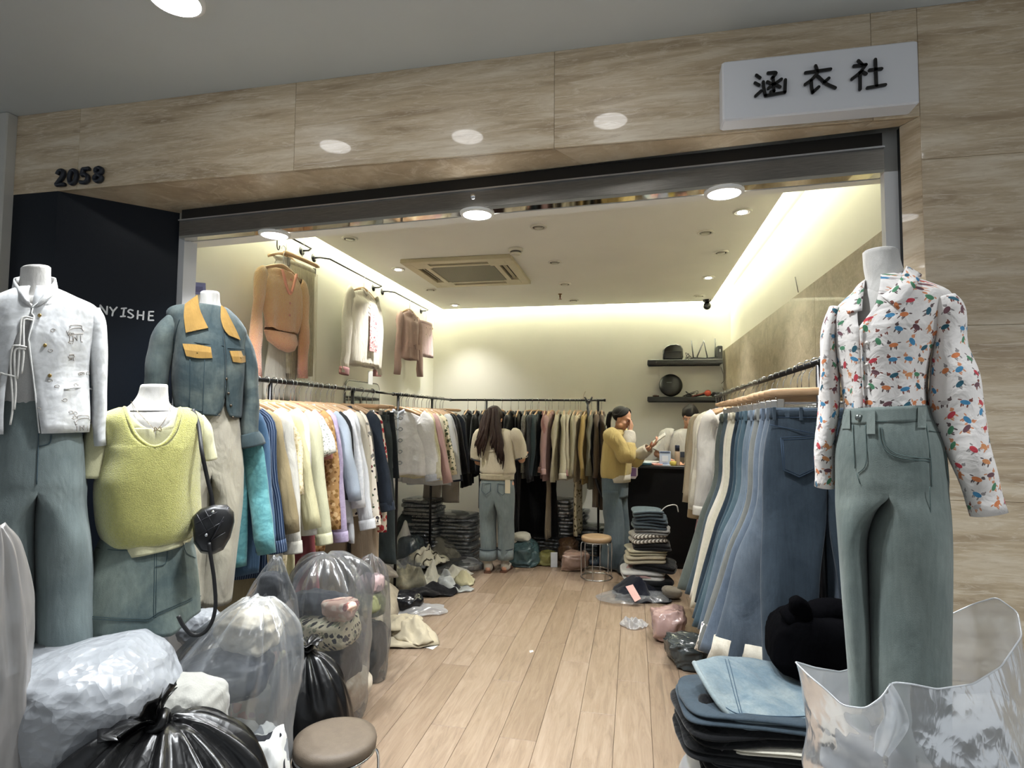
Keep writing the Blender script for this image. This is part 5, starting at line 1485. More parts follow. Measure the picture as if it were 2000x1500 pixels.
# ---- right: animal print shirt, grey green jeans
def animal_print():
    t = NT('animal_print')
    co = t.coord('UV')
    ox, oy = .0, .0
    vo = t.n('ShaderNodeTexVoronoi'); vo.voronoi_dimensions = '2D'; vo.inputs['Scale'].default_value = 25; vo.inputs['Randomness'].default_value = .5
    t.l(co, vo.inputs['Vector'])
    sc = t.n('ShaderNodeVectorMath', operation='SCALE'); sc.inputs['Scale'].default_value = 25; t.l(co, sc.inputs[0])
    s2 = t.n('ShaderNodeVectorMath', operation='SCALE'); s2.inputs['Scale'].default_value = 25; t.l(vo.outputs['Position'], s2.inputs[0])
    sb = t.n('ShaderNodeVectorMath', operation='SUBTRACT'); t.l(sc.outputs[0], sb.inputs[0]); t.l(s2.outputs[0], sb.inputs[1])
    sep = t.n('ShaderNodeSeparateColor'); t.l(vo.outputs['Color'], sep.inputs[0])
    ro = t.n('ShaderNodeVectorRotate', rotation_type='Z_AXIS'); t.l(sb.outputs[0], ro.inputs['Vector'])
    t.l(t.math('MULTIPLY_ADD', sep.outputs[1], 2.2, 2.0), ro.inputs['Angle'])
    xy = t.n('ShaderNodeSeparateXYZ'); t.l(ro.outputs[0], xy.inputs[0])
    X, Y = xy.outputs['X'], xy.outputs['Y']
    def el(cx, cy, rx, ry):
        a = t.math('MULTIPLY', t.math('SUBTRACT', X, cx), 1 / rx); b = t.math('MULTIPLY', t.math('SUBTRACT', Y, cy), 1 / ry)
        return t.math('SQRT', t.math('ADD', t.math('MULTIPLY', a, a), t.math('MULTIPLY', b, b)))
    body = el(0, 0, .29, .15)
    ears = t.math('MINIMUM', el(.28, .20, .13, .10), el(.33, .32, .045, .08))
    legs = t.math('MINIMUM', t.math('MINIMUM', el(-.18, -.20, .05, .14), el(.16, -.20, .05, .14)), t.math('MINIMUM', el(-.08, -.16, .04, .12), el(-.35, .12, .12, .04)))
    pal = t.ramp(sep.outputs[0], [(0, 'b8404a'), (.14, 'c97a4e'), (.30, '4c8060'), (.44, '4682a8'), (.56, '6a4a50'), (.68, 'bfb9b6'), (.80, 'c98a5c'), (.9, '2f5a6a')], 'CONSTANT')
    pal2 = t.ramp(sep.outputs[2], [(0, 'c98a66'), (.3, '5f5150'), (.55, '8f8a88'), (.75, '7c4a40')], 'CONSTANT')
    g = t.mix(t.math('LESS_THAN', t.math('MINIMUM', ears, legs), 1.0), 'ddd8d4', pal2)
    g = t.mix(t.math('LESS_THAN', body, 1.0), g, pal)
    gone = t.math('GREATER_THAN', sep.outputs[2], .93)
    g = t.mix(gone, g, 'ddd8d4')
    t.set(Base_Color=g, Roughness=.8, Specular_IOR_Level=.2, Sheen_Weight=.1)
    ob = t.coord('Object')
    t.bump(t.noise(ob, 600, 2), .15, .002, t.bump(t.noise(ob, 16, 3, .5, .8), .45, .02))
    return t.m
AP = animal_print()
f = Fig(1735, 760, 1.70)
t = thing('mannequin', 'headless mannequin at the right in an animal print shirt and faded grey green jeans', 'mannequin', base_at(f, 1735))
st = [(545, 1690, 1772, .070, -.12, 1688, 1722), (562, 1668, 1808, .085, -.14, 1686, 1722), (588, 1634, 1852, .10, -.14, 1683, 1718), (612, 1628, 1848, .112, -.10, 1682, 1709), (640, 1632, 1836, .125, -.06, 1683, 1689), (650, 1633, 1832, .128, -.05, 1684.8, 1685), (690, 1636, 1818, .13, -.02, 1684.8, 1685), (750, 1646, 1810, .125, -.01, 1687.8, 1688), (800, 1652, 1812, .118, -.04, 1689.8, 1690), (830, 1654, 1812, .112, -.04, 1690.8, 1691)]
form(f, t, [(492, 1684, 1755, .052, -.12), (520, 1686, 1762, .055, -.1), (550, 1690, 1774, .06, -.1), (575, 1680, 1790, .07, -.1)], [(556, 1684, 1784, .066, -.1), (590, 1645, 1835, .09, -.12), (650, 1640, 1826, .11, -.05), (800, 1660, 1806, .10, 0)])
sm = MB().loft(f.shell(st, 44, 70, True, .006, 40, 21), False).build('printed_shirt', AP, t, solid=.003)
f.limb(MB(), [(1632, 604, 14, .055), (1623, 640, 16, .065), (1621, 700, 17, .065), (1619, 780, 20, .062), (1613, 870, 20, .058), (1608, 952, 19, .05)], 30, 20, fold=.006, seed=23).build('shirt_sleeve', AP, sm, solid=.003)
f.limb(MB(), [(1846, 584, 24, .055), (1855, 610, 33, .065), (1856, 670, 34, .07), (1862, 740, 49, .075), (1873, 820, 51, .07), (1899, 900, 44, .06), (1929, 1004, 38, .05)], 34, 22, off=.01, fold=.007, seed=24).build('shirt_sleeve', AP, sm, solid=.003)
f.use(sm)
def cflap(poly, lift0, lift1, name):
    top_, bot = poly
    a = spl([f.on(x, y, st, l) for (x, y), l in zip(top_, lift0)], 14); b = spl([f.on(x, y, st, l) for (x, y), l in zip(bot, lift1)], 14)
    MB().grid([a, a * .66 + b * .34 - f.d * .004, a * .33 + b * .67 - f.d * .005, b]).build(name, AP, sm, solid=.004)
cflap(([(1770, 520), (1752, 556), (1734, 572), (1722, 580)], [(1800, 537), (1790, 558), (1772, 584), (1754, 607)]), (.006, .006, .008, .010), (.014, .014, .014, .016), 'collar')
cflap(([(1690, 546), (1687, 566), (1685, 586), (1684, 606)], [(1672, 562), (1660, 590), (1657, 604), (1660, 614)]), (.006, .008, .010, .010), (.012, .012, .012, .012), 'collar')
f.line([(1684, 642), (1684, 690), (1687, 750), (1690, 800)], st, .003, .005).build('placket', AP, sm)
for q in ((1694, 670), (1695, 712), (1698, 756)): MB().lathe([(.0055, -.002), (.0045, .002)], f.on(*q, st, .006), 10, 'Y').build('button', plain('d9d4cc', .4), sm)
DN4 = denim('6f807c', '9fada4', .6, '7a8b86', 3, center=.46)
jr = [(798, 1650, 1813, .120, -.045), (815, 1647, 1818, .125, -.045), (845, 1639, 1832, .135, -.03), (880, 1631, 1845, .145, -.01), (930, 1629, 1852, .15, 0), (952, 1629, 1853, .15, 0)]
jm = f.legs(DN4, t, jr, [[(1773, 953, 82, .15), (1774, 1000, 84, .145), (1775, 1110, 83, .14), (1776, 1250, 80, .135), (1776, 1440, 78, .13)], [(1660, 953, 31, .145), (1663, 1000, 29, .13), (1668, 1110, 26, .13), (1680, 1290, 24, .125), (1690, 1440, 24, .12)]], n=60, seed=26)
f.use(jm)
wb_ = [(y, a - 1.5, b + 1.5, d_ + .003, t_) for y, a, b, d_, t_ in [(796, 1650, 1813, .120, -.045), (812, 1647.5, 1817, .124, -.045), (826, 1644, 1822, .128, -.04)]]
MB().loft(f.shell(wb_, 6, 60, fold=0), True).build('waistband', DN4, jm, solid=.003)
DD = plain('4c5c5a', .9)
for pts in ([(1718, 833), (1720, 860), (1730, 880), (1750, 892), (1780, 898), (1815, 901)], [(1722, 835), (1725, 858), (1735, 876), (1753, 887), (1782, 893), (1815, 896)], [(1668, 830), (1670, 880), (1672, 915)], [(1692, 830), (1694, 890), (1690, 912), (1678, 924)], [(1675, 925), (1682, 945)], [(1806, 828), (1815, 900), (1817, 950)], [(1812, 842), (1834, 846)], [(1842, 882), (1848, 930), (1853, 950)], [(1652, 812), (1720, 824), (1814, 815)]):
    f.line(pts, jr, .0013, .004).build('seam', DD, jm)
sd_ = f.limb  # side seam down the wide leg
MB().tube(spl([f.at(1816, 950, .128), f.at(1818, 1050, .125), f.at(1816, 1250, .12)], 20), .0013, 5).build('seam', DD, jm)
for x, y0, y1 in ((1702, 803, 848), (1655, 801, 838), (1798, 796, 836)):
    f.patch([(x - 8, y0), (x + 8, y0), (x + 8, y1), (x - 8, y1)], jr, .005, .004).build('belt_loop', DN4, jm, False)
p = f.on(1681, 817, jr, .010); MB().lathe([(.010, -.003), (.010, .002), (.006, .004)], p, 16, 'Y').build('jeans_button', plain('7d8380', .3, .9), jm)
stand(f, t, 1740, 1.2)
# ============================================================ PEOPLE
SKIN = NT('skin'); _c = SKIN.coord('Object')
SKIN.set(Base_Color=SKIN.mix(1.0, 'c99a7e', SKIN.ramp(SKIN.noise(_c, 30, 3), [(.3, .92), (.7, 1.0)]), 'MULTIPLY'), Roughness=.5, Specular_IOR_Level=.35, Subsurface_Weight=.05)
SKIN = SKIN.m
def hairmat(c):
    t = NT('hair'); co = t.coord('Object', (60, 60, 4))
    n_ = t.noise(co, 3, 4, .6)
    t.set(Base_Color=t.mix(1.0, c, t.ramp(n_, [(.3, .55), (.7, 1.0)]), 'MULTIPLY'), Roughness=.6, Specular_IOR_Level=.25)
    t.bump(n_, .6, .004)
    return t.m
def capsule(mb, p0, p1, r0, r1, n=14, flat=None):
    p0 = np.array(p0, float); p1 = np.array(p1, float); d = _n(p1 - p0)
    pts, rr = [], []
    for a in np.linspace(PI, PI / 2, 4): pts.append(p0 + d * r0 * math.cos(a)); rr.append(max(r0 * math.sin(a), 1e-3))
    for a in np.linspace(PI / 2, 0, 4): pts.append(p1 + d * r1 * math.cos(a)); rr.append(max(r1 * math.sin(a), 1e-3))
    mb.tube(pts, np.array(rr), n)
def voxel(mb, name, mat, parent, vox, smooth_it=6):
    o = mb.build(name, mat, parent)
    md = o.modifiers.new('r', 'REMESH'); md.mode = 'VOXEL'; md.voxel_size = vox; md.use_smooth_shade = True
    m2 = o.modifiers.new('s', 'SMOOTH'); m2.iterations = smooth_it; m2.factor = .5
    bpy.context.view_layer.update()
    dg = bpy.context.evaluated_depsgraph_get()
    me = bpy.data.meshes.new_from_object(o.evaluated_get(dg))
    o.modifiers.clear(); o.data = me
    me.polygons.foreach_set('use_smooth', [True] * len(me.polygons))
    if not me.materials: me.materials.append(mat)
    return o
def hand(mb, wrist, dirv, palm, curl, size=.165, thumb=1):
    """palm with four unequal bent fingers and a thumb leaving its side"""
    w = np.array(wrist, float); d = _n(dirv); pn = np.array(palm, float); pn = _n(pn - pn.dot(d) * d); s = np.cross(d, pn)
    L = size
    for k in (-1, -.33, .33, 1):
        capsule(mb, w + s * k * .016, w + d * L * .46 + s * k * .030, .015, .013, 10)
    for k, ln in zip((-1, -.33, .33, 1), (.76, .96, 1.0, .88)):
        p = w + d * L * .46 + s * k * .030
        a = curl * .35; dd = d
        for j, (seg, r) in enumerate(((.26, .0095), (.17, .0088), (.13, .0078))):
            dd = _n(d * math.cos(a) + pn * math.sin(a))
            q = p + dd * L * seg * ln
            capsule(mb, p, q, r, r * .93, 10); p = q; a += curl * .8
    p = w + d * L * .12 + s * thumb * .024
    dd = _n(d * .55 + s * thumb * .75 + pn * .35 * curl)
    q = p + dd * L * .27; capsule(mb, p, q, .0125, .0105, 10)
    dd = _n(d * .85 + s * thumb * .2 + pn * .5 * curl)
    capsule(mb, q, q + dd * L * .22, .0102, .0085, 10)
class Head:
    def __init__(s, c, fwd, up):
        s.c = np.array(c, float); s.f = _n(fwd); u = np.array(up, float); s.u = _n(u - u.dot(s.f) * s.f); s.r = np.cross(s.f, s.u)
    def p(s, r, f, u): return s.c + s.r * r + s.f * f + s.u * u
    def ball(s, mb, pos, rad, n=16, m=12):
        b = MB().ball((0, 0, 0), rad, n, m); M_ = np.array([s.r, s.f, s.u])
        v = np.concatenate(b.v) @ M_ + s.p(*pos); mb.add(v, b.f, b.u)
    def flesh(s, mb):
        s.ball(mb, (0, -.012, .035), (.074, .092, .080)); s.ball(mb, (0, .018, -.03), (.062, .070, .078)); s.ball(mb, (0, .048, -.082), (.030, .030, .026))
        s.ball(mb, (0, .088, -.018), (.011, .018, .022)); s.ball(mb, (0, .076, .010), (.009, .014, .026))
        s.ball(mb, (0, .076, -.058), (.022, .012, .010)); s.ball(mb, (0, .064, .030), (.052, .020, .012))
        for k in (-1, 1):
            s.ball(mb, (k * .074, -.008, -.008), (.010, .020, .032)); s.ball(mb, (k * .040, .052, -.028), (.022, .020, .022)); s.ball(mb, (k * .050, .01, -.06), (.020, .045, .026))
    def features(s, par, lip='a85c58'):
        for k in (-1, 1):
            b = MB(); s.ball(b, (k * .031, .073, .004), (.013, .008, .0065)); b.build('eye', plain('e4ded8', .3), par)
            b = MB(); s.ball(b, (k * .031, .079, .004), (.0060, .004, .0062)); b.build('iris', plain('1c1310', .2), par)
            pts = [s.p(k * .014, .086, .022), s.p(k * .030, .086, .028), s.p(k * .047, .074, .022)]
            MB().tube(spl(pts, 8), .0028, 6).build('eyebrow', plain('1a1210', .8), par)
            pts = [s.p(k * .017, .0815, .006), s.p(k * .031, .0835, .011), s.p(k * .045, .074, .006)]
            MB().tube(spl(pts, 8), .0014, 6).build('eyelid', plain('6e4a3c', .6), par)
        pts = [s.p(-.022, .080, -.058), s.p(-.008, .0885, -.0555), s.p(0, .0885, -.057), s.p(.008, .0885, -.0555), s.p(.022, .080, -.058)]
        MB().tube(spl(pts, 14), .0036, 8).build('lips', plain(lip, .45), par)
def torso_flesh(mb, J):
    capsule(mb, J['pelvis'], J['chest'], .105, .115)
    for k in ('l', 'r'):
        s_ = J['sh' + k]; capsule(mb, J['chest'], np.array(s_) * .8 + np.array(J['chest']) * .2, .09, .06)
        capsule(mb, s_, J['el' + k], .047, .037); capsule(mb, J['el' + k], J['wr' + k], .037, .025)
        capsule(mb, J['hip' + k], J['kn' + k], .082, .053); capsule(mb, J['kn' + k], J['an' + k], .052, .034)
        capsule(mb, J['pelvis'], J['hip' + k], .10, .088)
        an = np.array(J['an' + k]); td = _n(J['toe' + k])
        capsule(mb, an + [0, 0, -.02], an - td * .03 + [0, 0, -.055], .034, .028)
        capsule(mb, an - td * .025 + [0, 0, -.058], an + td * .10 + [0, 0, -.066], .030, .026)
        capsule(mb, an + td * .08 + [0, 0, -.068], an + td * .155 + [0, 0, -.074], .030, .016)
    capsule(mb, np.array(J['chest']) + [0, 0, .05], J['neck'], .05, .045)
    capsule(mb, J['neck'], J['head'], .045, .045)
def ringz(c, a, b, n=36, ex=.9, yaw=0.0):
    th = np.arange(n) * 2 * PI / n
    u = a * np.sign(np.cos(th)) * np.abs(np.cos(th)) ** ex; w = b * np.sign(np.sin(th)) * np.abs(np.sin(th)) ** ex
    return np.stack([c[0] + u * math.cos(yaw) - w * math.sin(yaw), c[1] + u * math.sin(yaw) + w * math.cos(yaw), np.full(n, c[2])], 1)
def cloth_loft(rows, m=20, n=36, yaw=0.0, fold=.006, seed=0):
    out = []
    for k, q in enumerate(spl(rows, m)):
        r = ringz(q[:3], q[3], q[4], n, .9, yaw); c = r.mean(0)
        d = (r - c); d[:, 2] = 0; d /= np.linalg.norm(d, axis=1)[:, None] + 1e-9
        r = r + d * (fold * (sn(r, 24, seed) + .7 * rn(r, 18, seed + 1)))[:, None]
        out.append(r)
    return MB().loft(out, True)
def arm_tube(pts, r0, fold=.005, seed=0, m=16):
    q = spl(pts, m); k = np.interp(np.linspace(0, 1, m), np.linspace(0, 1, len(r0)), r0)
    b = MB().tube(q, k, 16, cap=False)
    return b.warp(lambda v: v + np.stack([fold * sn(v, 40, seed), fold * rn(v, 30, seed + 1), fold * .6 * sn(v, 36, seed + 2)], 1))

# ---- woman seen from behind, browsing the back rail
o = np.array([-1.335, 5.70, 0.0])
t = thing('person', 'woman with long dark wavy hair seen from behind, cream knit top and light jeans, browsing the back rail', 'person', o)
t['label'] = 'woman with long wavy hair seen from behind in cream knit top and rolled jeans'
def L(x, y, z): return o + [x, y, z]
J = dict(pelvis=L(0, 0, .90), chest=L(.0, .02, 1.24), neck=L(-.02, .04, 1.40), head=L(-.05, .06, 1.50),
         shl=L(-.155, .02, 1.345), shr=L(.155, .02, 1.345), ell=L(-.215, .06, 1.07), elr=L(.235, .06, 1.10), wrl=L(-.20, .29, 1.02), wrr=L(.215, .30, 1.14),
         hipl=L(-.085, 0, .86), hipr=L(.085, 0, .86), knl=L(-.082, .03, .47), knr=L(.085, .03, .47), anl=L(-.075, -.02, .09), anr=L(.080, .04, .09), toel=(-.1, 1, 0), toer=(.1, 1, 0))
b = MB(); torso_flesh(b, J)
h = Head(J['head'], (-.15, 1, -.55), (-.12, .2, 1)); h.flesh(b)
hand(b, J['wrl'], (-.1, 1, .1), (0, 0, -1), .5, thumb=-1); hand(b, J['wrr'], (-.1, 1, .15), (0, 0, -1), .5, thumb=1)
bd = voxel(b, 'body', SKIN, t, .006)
h.features(bd)
KT = fabric('d3c6a6', .95, weave=420, bump=.5, fold=.4)
kt = cloth_loft([(*L(-.01, .03, 1.405), .075, .07), (*L(-.005, .02, 1.385), .125, .085), (*L(0, .02, 1.34), .172, .105), (*L(0, .015, 1.25), .178, .12), (*L(0, .01, 1.08), .182, .125), (*L(0, .005, .99), .188, .13), (*L(0, 0, .96), .172, .12), (*L(0, 0, .93), .166, .118), (*L(0, 0, .91), .166, .118)], 26, seed=31).build('knit_top', KT, t, solid=.003)
cloth_loft([(*L(0, 0, .962), .174, .122), (*L(0, 0, .935), .170, .120), (*L(0, 0, .905), .170, .120)], 5, fold=.001, seed=2).build('ribbed_hem', fabric('c9bb98', .95, weave=200, bump=.6), kt, solid=.003)
NV = plain('2a2b30', .8)
for k, sg_ in (('l', -1), ('r', 1)):
    s_, e_ = np.array(J['sh' + k]), np.array(J['el' + k])
    arm_tube([s_ * .9 + np.array(J['chest']) * .1 + [0, 0, .005], s_ + [sg_ * .025, 0, -.02], s_ * .45 + e_ * .55 + [sg_ * .012, 0, 0], e_ * .93 + s_ * .07], [.072, .078, .076, .074], seed=33 + sg_).build('knit_sleeve', KT, kt, solid=.003)
    q = e_ * .93 + s_ * .07; d_ = _n(e_ - s_)
    MB().tube([q - d_ * .014, q + d_ * .002], .0765, 18, cap=False).build('sleeve_edging', NV, kt, solid=.003)
for z in (1.19,):
    MB().tube(spl([L(-.12, -.104, z), L(-.05, -.115, z - .004), L(.05, -.115, z - .004), L(.12, -.104, z)], 12), .003, 6).build('yoke_seam', KT, kt)
PJ = denim('76888a', 'a0afac', .55, '7f908e', 4)
pr = [(*L(0, 0, .945), .150, .105), (*L(0, 0, .90), .160, .115), (*L(0, 0, .80), .176, .125), (*L(0, 0, .72), .178, .122)]
n_ = 40; hr = []
for q in spl(pr, 10): hr.append(np.roll(ringz(q[:3], q[3], q[4], n_), n_ // 4 * 0, 0))
def person_legs(hr, par, mat, legs_, name='jeans', seed=0, m=22):
    n = len(hr[0]); whole = MB().loft(hr, True); base = hr[-1]
    for sd__, path in zip((1, -1), legs_):
        st0 = 3 * n // 4 if sd__ > 0 else n // 4
        outer = base[[(st0 + i) % n for i in range(n // 2 + 1)]]
        ki = n // 4; tt = np.linspace(0, 1, ki + 2)[1:-1, None]
        start = np.concatenate([outer, outer[-1] * (1 - tt) + outer[0] * tt])
        th = np.concatenate([np.linspace(-PI / 2, PI / 2, n // 2 + 1), np.linspace(PI / 2, 1.5 * PI, ki + 2)[1:-1]]) + (0 if sd__ > 0 else PI)
        rings = []
        for i, q in enumerate(spl(path, m)):
            c = q[:3]; k = i / (m - 1)
            e = np.stack([c[0] + q[3] * np.cos(th), c[1] + q[4] * np.sin(th), np.full(len(th), c[2])], 1)
            e[:, 1] += .006 * rn(e, 20, seed) + .005 * sn(e, 30, seed + 1); e[:, 0] += .006 * sn(e, 24, seed + 2)
            f_ = min(1, k / .42); f_ = f_ * f_ * (3 - 2 * f_)
            s0 = start.copy(); s0[:, 2] = c[2] if i else start[:, 2]
            rings.append(s0 * (1 - f_) + e * f_)
        whole.loft(rings, True)
    return whole.build(name, mat, par, solid=.003, weld=True)
jo = person_legs(hr, t, PJ, [[(*L(.088, 0, .72), .088, .12), (*L(.090, .01, .50), .080, .095), (*L(.088, .02, .30), .076, .090), (*L(.084, .035, .125), .070, .085)], [(*L(-.088, 0, .72), .088, .12), (*L(-.088, .01, .50), .084, .095), (*L(-.084, 0, .30), .080, .090), (*L(-.078, -.015, .125), .076, .085)]], seed=41)
for sx, yy in ((.084, .035), (-.078, -.015)):
    r0 = .071 if sx > 0 else .077
    MB().loft([ringz(L(sx, yy, .225), r0 + .006, .093), ringz(L(sx, yy, .17), r0 + .007, .094), ringz(L(sx, yy, .122), r0 + .006, .092)], True).build('rolled_cuff', denim('7f9294', 'a5b3b0', .4, '8a9b9a'), jo, solid=.004)
    MB().tube(ringz(L(sx, yy, .226), r0 + .009, .096), .004, 6, closed=True).build('cuff_edge', plain('2c3840', .9), jo)
for s in (-1, 1):
    q = [L(s * .035, -.121, .875), L(s * .125, -.105, .868), L(s * .128, -.112, .80), L(s * .085, -.127, .765), L(s * .035, -.132, .80)]
    MB().tube(np.array(q + [q[0]]), .0028, 6).build('back_pocket_seam', plain('41525a', .9), jo)
MB().box(L(.135, -.125, .85), (.05, .004, .13)).build('price_tag', plain('c9bfa4', .6), jo, False)
HB = hairmat('2e1d17')
b = MB(); h.ball(b, (0, -.018, .040), (.092, .108, .092), 24, 16)
b.warp(lambda v: v + .004 * np.stack([sn(v, 60, 3), sn(v, 60, 4), sn(v, 60, 5)], 1))
hb = b.build('hair', HB, t)
rh = random.Random(8)
for i in range(46):
    a = -PI * (i / 45.0)                       # around the back half, from one temple to the other
    top_ = h.p(.085 * math.cos(a) , -.02 + .095 * math.sin(a), .03 + rh.uniform(-.03, .04))
    x_, y_ = math.cos(a), math.sin(a)
    ln = .30 + .12 * rh.random() + (.10 if x_ > .3 else 0)
    ph, am = rh.uniform(0, 6), rh.uniform(.008, .02)
    pts = []
    for k in np.linspace(0, 1, 9):
        bx = top_[0] + (-x_ * .02 + .05 * x_ * k) + .03 * k * (1 if x_ > -.2 else -.4) + am * k * math.sin(ph + k * 9)
        by = min(top_[1], o[1] - .04) - .05 * math.sin(k * PI * .6) - (.05 * k) + am * .6 * k * math.cos(ph + k * 8)
        pts.append((bx, by, top_[2] - ln * k))
    MB().tube(pts, np.array([.017, .020, .021, .020, .018, .016, .013, .009, .003]), 8).build('hair_lock', HB, hb)
SO = plain('5a3c2c', .5)
for k in ('l', 'r'):
    an = np.array(J['an' + k]); td = _n(J['toe' + k])
    side = np.array([td[1], -td[0], 0])
    sk_ = MB(); qs = spl([an + [0, 0, .10], an + [0, 0, .01], an - td * .012 + [0, 0, -.045], an + td * .03 + [0, 0, -.052], an + td * .10 + [0, 0, -.058], an + td * .165 + [0, 0, -.066]], 18)
    sk_.tube(qs, np.interp(np.linspace(0, 1, 18), [0, .35, .55, .8, 1], [.041, .039, .043, .038, .018]), 14)
    sk_.build('sock', FB('cfc6b4', .95), t)
    so = MB()
    ol = [(-.075, .026), (-.06, .036), (.03, .036), (.10, .046), (.16, .036), (.185, .01), (.185, -.01), (.16, -.036), (.10, -.046), (.03, -.036), (-.06, -.036), (-.075, -.026)]
    p = np.array([[an[0] + td[0] * x + side[0] * y, an[1] + td[1] * x + side[1] * y, .0] for x, y in ol])
    MB().poly(p[::-1], -.014, (0, 0, -1)).build('sandal_sole', SO, t, False)
    c0 = np.array([an[0] + td[0] * .075, an[1] + td[1] * .075, .012])
    arc = [c0 + side * .045 * math.cos(a) + np.array([0, 0, .052 * math.sin(a)]) for a in np.linspace(0, PI, 10)]
    MB().grid([np.array(arc) - td * .02, np.array(arc) + td * .02]).build('sandal_strap', SO, t, solid=.004)

# ---- woman in yellow, in profile at the counter with a phone
o = P(1205, 900, 5.98); o[2] = 0
t = thing('person', 'woman with dark ponytail in a yellow sweatshirt, hand at her face, by the counter', 'person', o)
fx = _n([.96, -.28, 0]); sx_ = np.array([fx[1], -fx[0], 0])      # she faces the counter; sx_ points to her right (toward the viewer)
def L(f_, s, z): return o + fx * f_ + sx_ * s + np.array([0, 0, z])
J = dict(pelvis=L(-.02, 0, .90), chest=L(.0, 0, 1.24), neck=L(.015, 0, 1.40), head=L(.055, 0, 1.515),
         shr=L(.0, .155, 1.335), shl=L(.0, -.155, 1.335), elr=L(.155, .17, 1.165), wrr=L(.155, .06, 1.395), ell=L(.12, -.18, 1.10), wrl=L(.31, -.10, 1.22),
         hipr=L(-.02, .085, .86), hipl=L(-.02, -.085, .86), knr=L(-.01, .085, .47), knl=L(.02, -.085, .47), anr=L(-.05, .085, .09), anl=L(.02, -.085, .09), toer=fx, toel=fx)
b = MB(); torso_flesh(b, J)
h = Head(J['head'], fx + np.array([0, 0, -.42]), (0, 0, 1)); h.flesh(b)
hand(b, J['wrr'], fx * .15 - sx_ * .45 + np.array([0, 0, 1]), -fx, 1.0, .15, thumb=-1)
hand(b, J['wrl'], fx * .8 + np.array([0, 0, .62]), np.array([0, 0, 1.0]) - fx * .6, .75, .155, thumb=1)
bd = voxel(b, 'body', SKIN, t, .0055)
h.features(bd)
YS_ = fabric('d8bc6a', .9, fold=.7, vscale=5); CR = fabric('ded6c2', .9)
ys = cloth_loft([(*L(.01, 0, 1.405), .078, .07), (*L(.005, 0, 1.385), .09, .115), (*L(0, 0, 1.34), .11, .165), (*L(-.01, 0, 1.24), .135, .175), (*L(-.01, 0, 1.10), .145, .18), (*L(-.015, 0, .98), .148, .18), (*L(-.02, 0, .93), .138, .172), (*L(-.02, 0, .915), .132, .168)], 26, yaw=math.atan2(fx[1], fx[0]), fold=.010, seed=51).build('sweatshirt', YS_, t, solid=.003)
for k, sg_, sd2 in (('r', 1, 52), ('l', -1, 55)):
    s_, e_, w_ = np.array(J['sh' + k]), np.array(J['el' + k]), np.array(J['wr' + k])
    arm_tube([s_ * .85 + np.array(J['chest']) * .15 + [0, 0, .01], s_ + sx_ * sg_ * .02, s_ * .4 + e_ * .6, e_ + (e_ - (s_ + w_) / 2) * .12, e_ * .6 + w_ * .4], [.085, .085, .082, .085, .070], .010, sd2, 22).build('sleeve', YS_, ys, solid=.003)
    arm_tube([e_ * .66 + w_ * .34, e_ * .4 + w_ * .6, e_ * .05 + w_ * .95], [.060, .066, .052], .006, sd2 + 2, 10).build('cream_cuff', CR, ys, solid=.003)
MB().loft([ringz(L(-.0, 0, .95), .132, .164, yaw=math.atan2(fx[1], fx[0])), ringz(L(-.0, 0, .875), .130, .166, yaw=math.atan2(fx[1], fx[0]))], True).build('shirt_tail', CR, ys, solid=.003)
PJ2 = denim('5d7480', '8ca0a8', .5, '687c84', 4)
hr = []
ya = math.atan2(fx[1], fx[0])
for q in spl([(*L(-.02, 0, .99), .160, .122), (*L(-.02, 0, .88), .170, .128), (*L(-.02, 0, .79), .176, .122), (*L(-.02, 0, .72), .178, .120)], 10):
    r = ringz(q[:3], q[3], q[4], 40); c = np.array(q[:3]); d_ = r - c
    hr.append(c + d_[:, :1] * np.array([[-sx_[0], -sx_[1], 0]]) + d_[:, 1:2] * fx * -1 * -1)
def lq(f_, s, z, a, b_): return (*L(f_, s, z), a, b_)
jo = MB().loft(hr, True).build('jeans', PJ2, t, solid=.003)
for s in (-1, 1):
    rings = []
    for i, q in enumerate(spl([lq(-.02, s * .09, .80, .09, .112), lq(-.015, s * .09, .60, .10, .088), lq(0, s * .09, .40, .10, .085), lq(-.03, s * .09, .03, .125, .09)], 20)):
        r = ringz(q[:3], q[3], q[4], 28, 1.0, ya)
        rings.append(r + np.array([[0, 0, 0]]) + np.stack([.006 * rn(r, 20, 61), .006 * sn(r, 22, 62), 0 * r[:, 0]], 1))
    MB().loft(rings, True).build('jeans_leg', PJ2, jo, solid=.003)
HK = hairmat('15110f')
b = MB(); h.ball(b, (0, -.034, .038), (.084, .088, .084), 24, 16); hb = b.build('hair', HK, t)
for k in (-1, 1):
    for q in range(5):                     # locks swept from the parting back over the temple
        u_ = q / 4
        pts = [h.p(k * .010, .030 - .03 * u_, .114 + .004 * u_), h.p(k * (.052 + .01 * u_), .040 - .05 * u_, .086), h.p(k * .078, .016 - .04 * u_, .046 - .012 * u_), h.p(k * .078, -.03 - .02 * u_, .015), h.p(k * .04, -.088, .02)]
        MB().tube(spl(pts, 12), np.interp(np.linspace(0, 1, 12), [0, .5, 1], [.008, .014, .016]), 8).build('swept_lock', HK, hb)
rh = random.Random(5)
for i in range(14):
    a = rh.uniform(-1, 1)
    b0 = h.p(a * .02, -.105, .02); w1 = sx_ * a * .02
    pts = [b0, b0 - fx * .035 + w1 + np.array([0, 0, -.005]), b0 - fx * .055 + w1 * 1.5 + np.array([0, 0, -.06 - .02 * rh.random()]), b0 - fx * (.05 + .02 * rh.random()) + w1 * 2 + np.array([0, 0, -.13 - .06 * rh.random()])]
    MB().tube(spl(pts, 8), np.array([.014, .016, .017, .016, .014, .011, .007, .002]), 7).build('ponytail_lock', HK, hb)
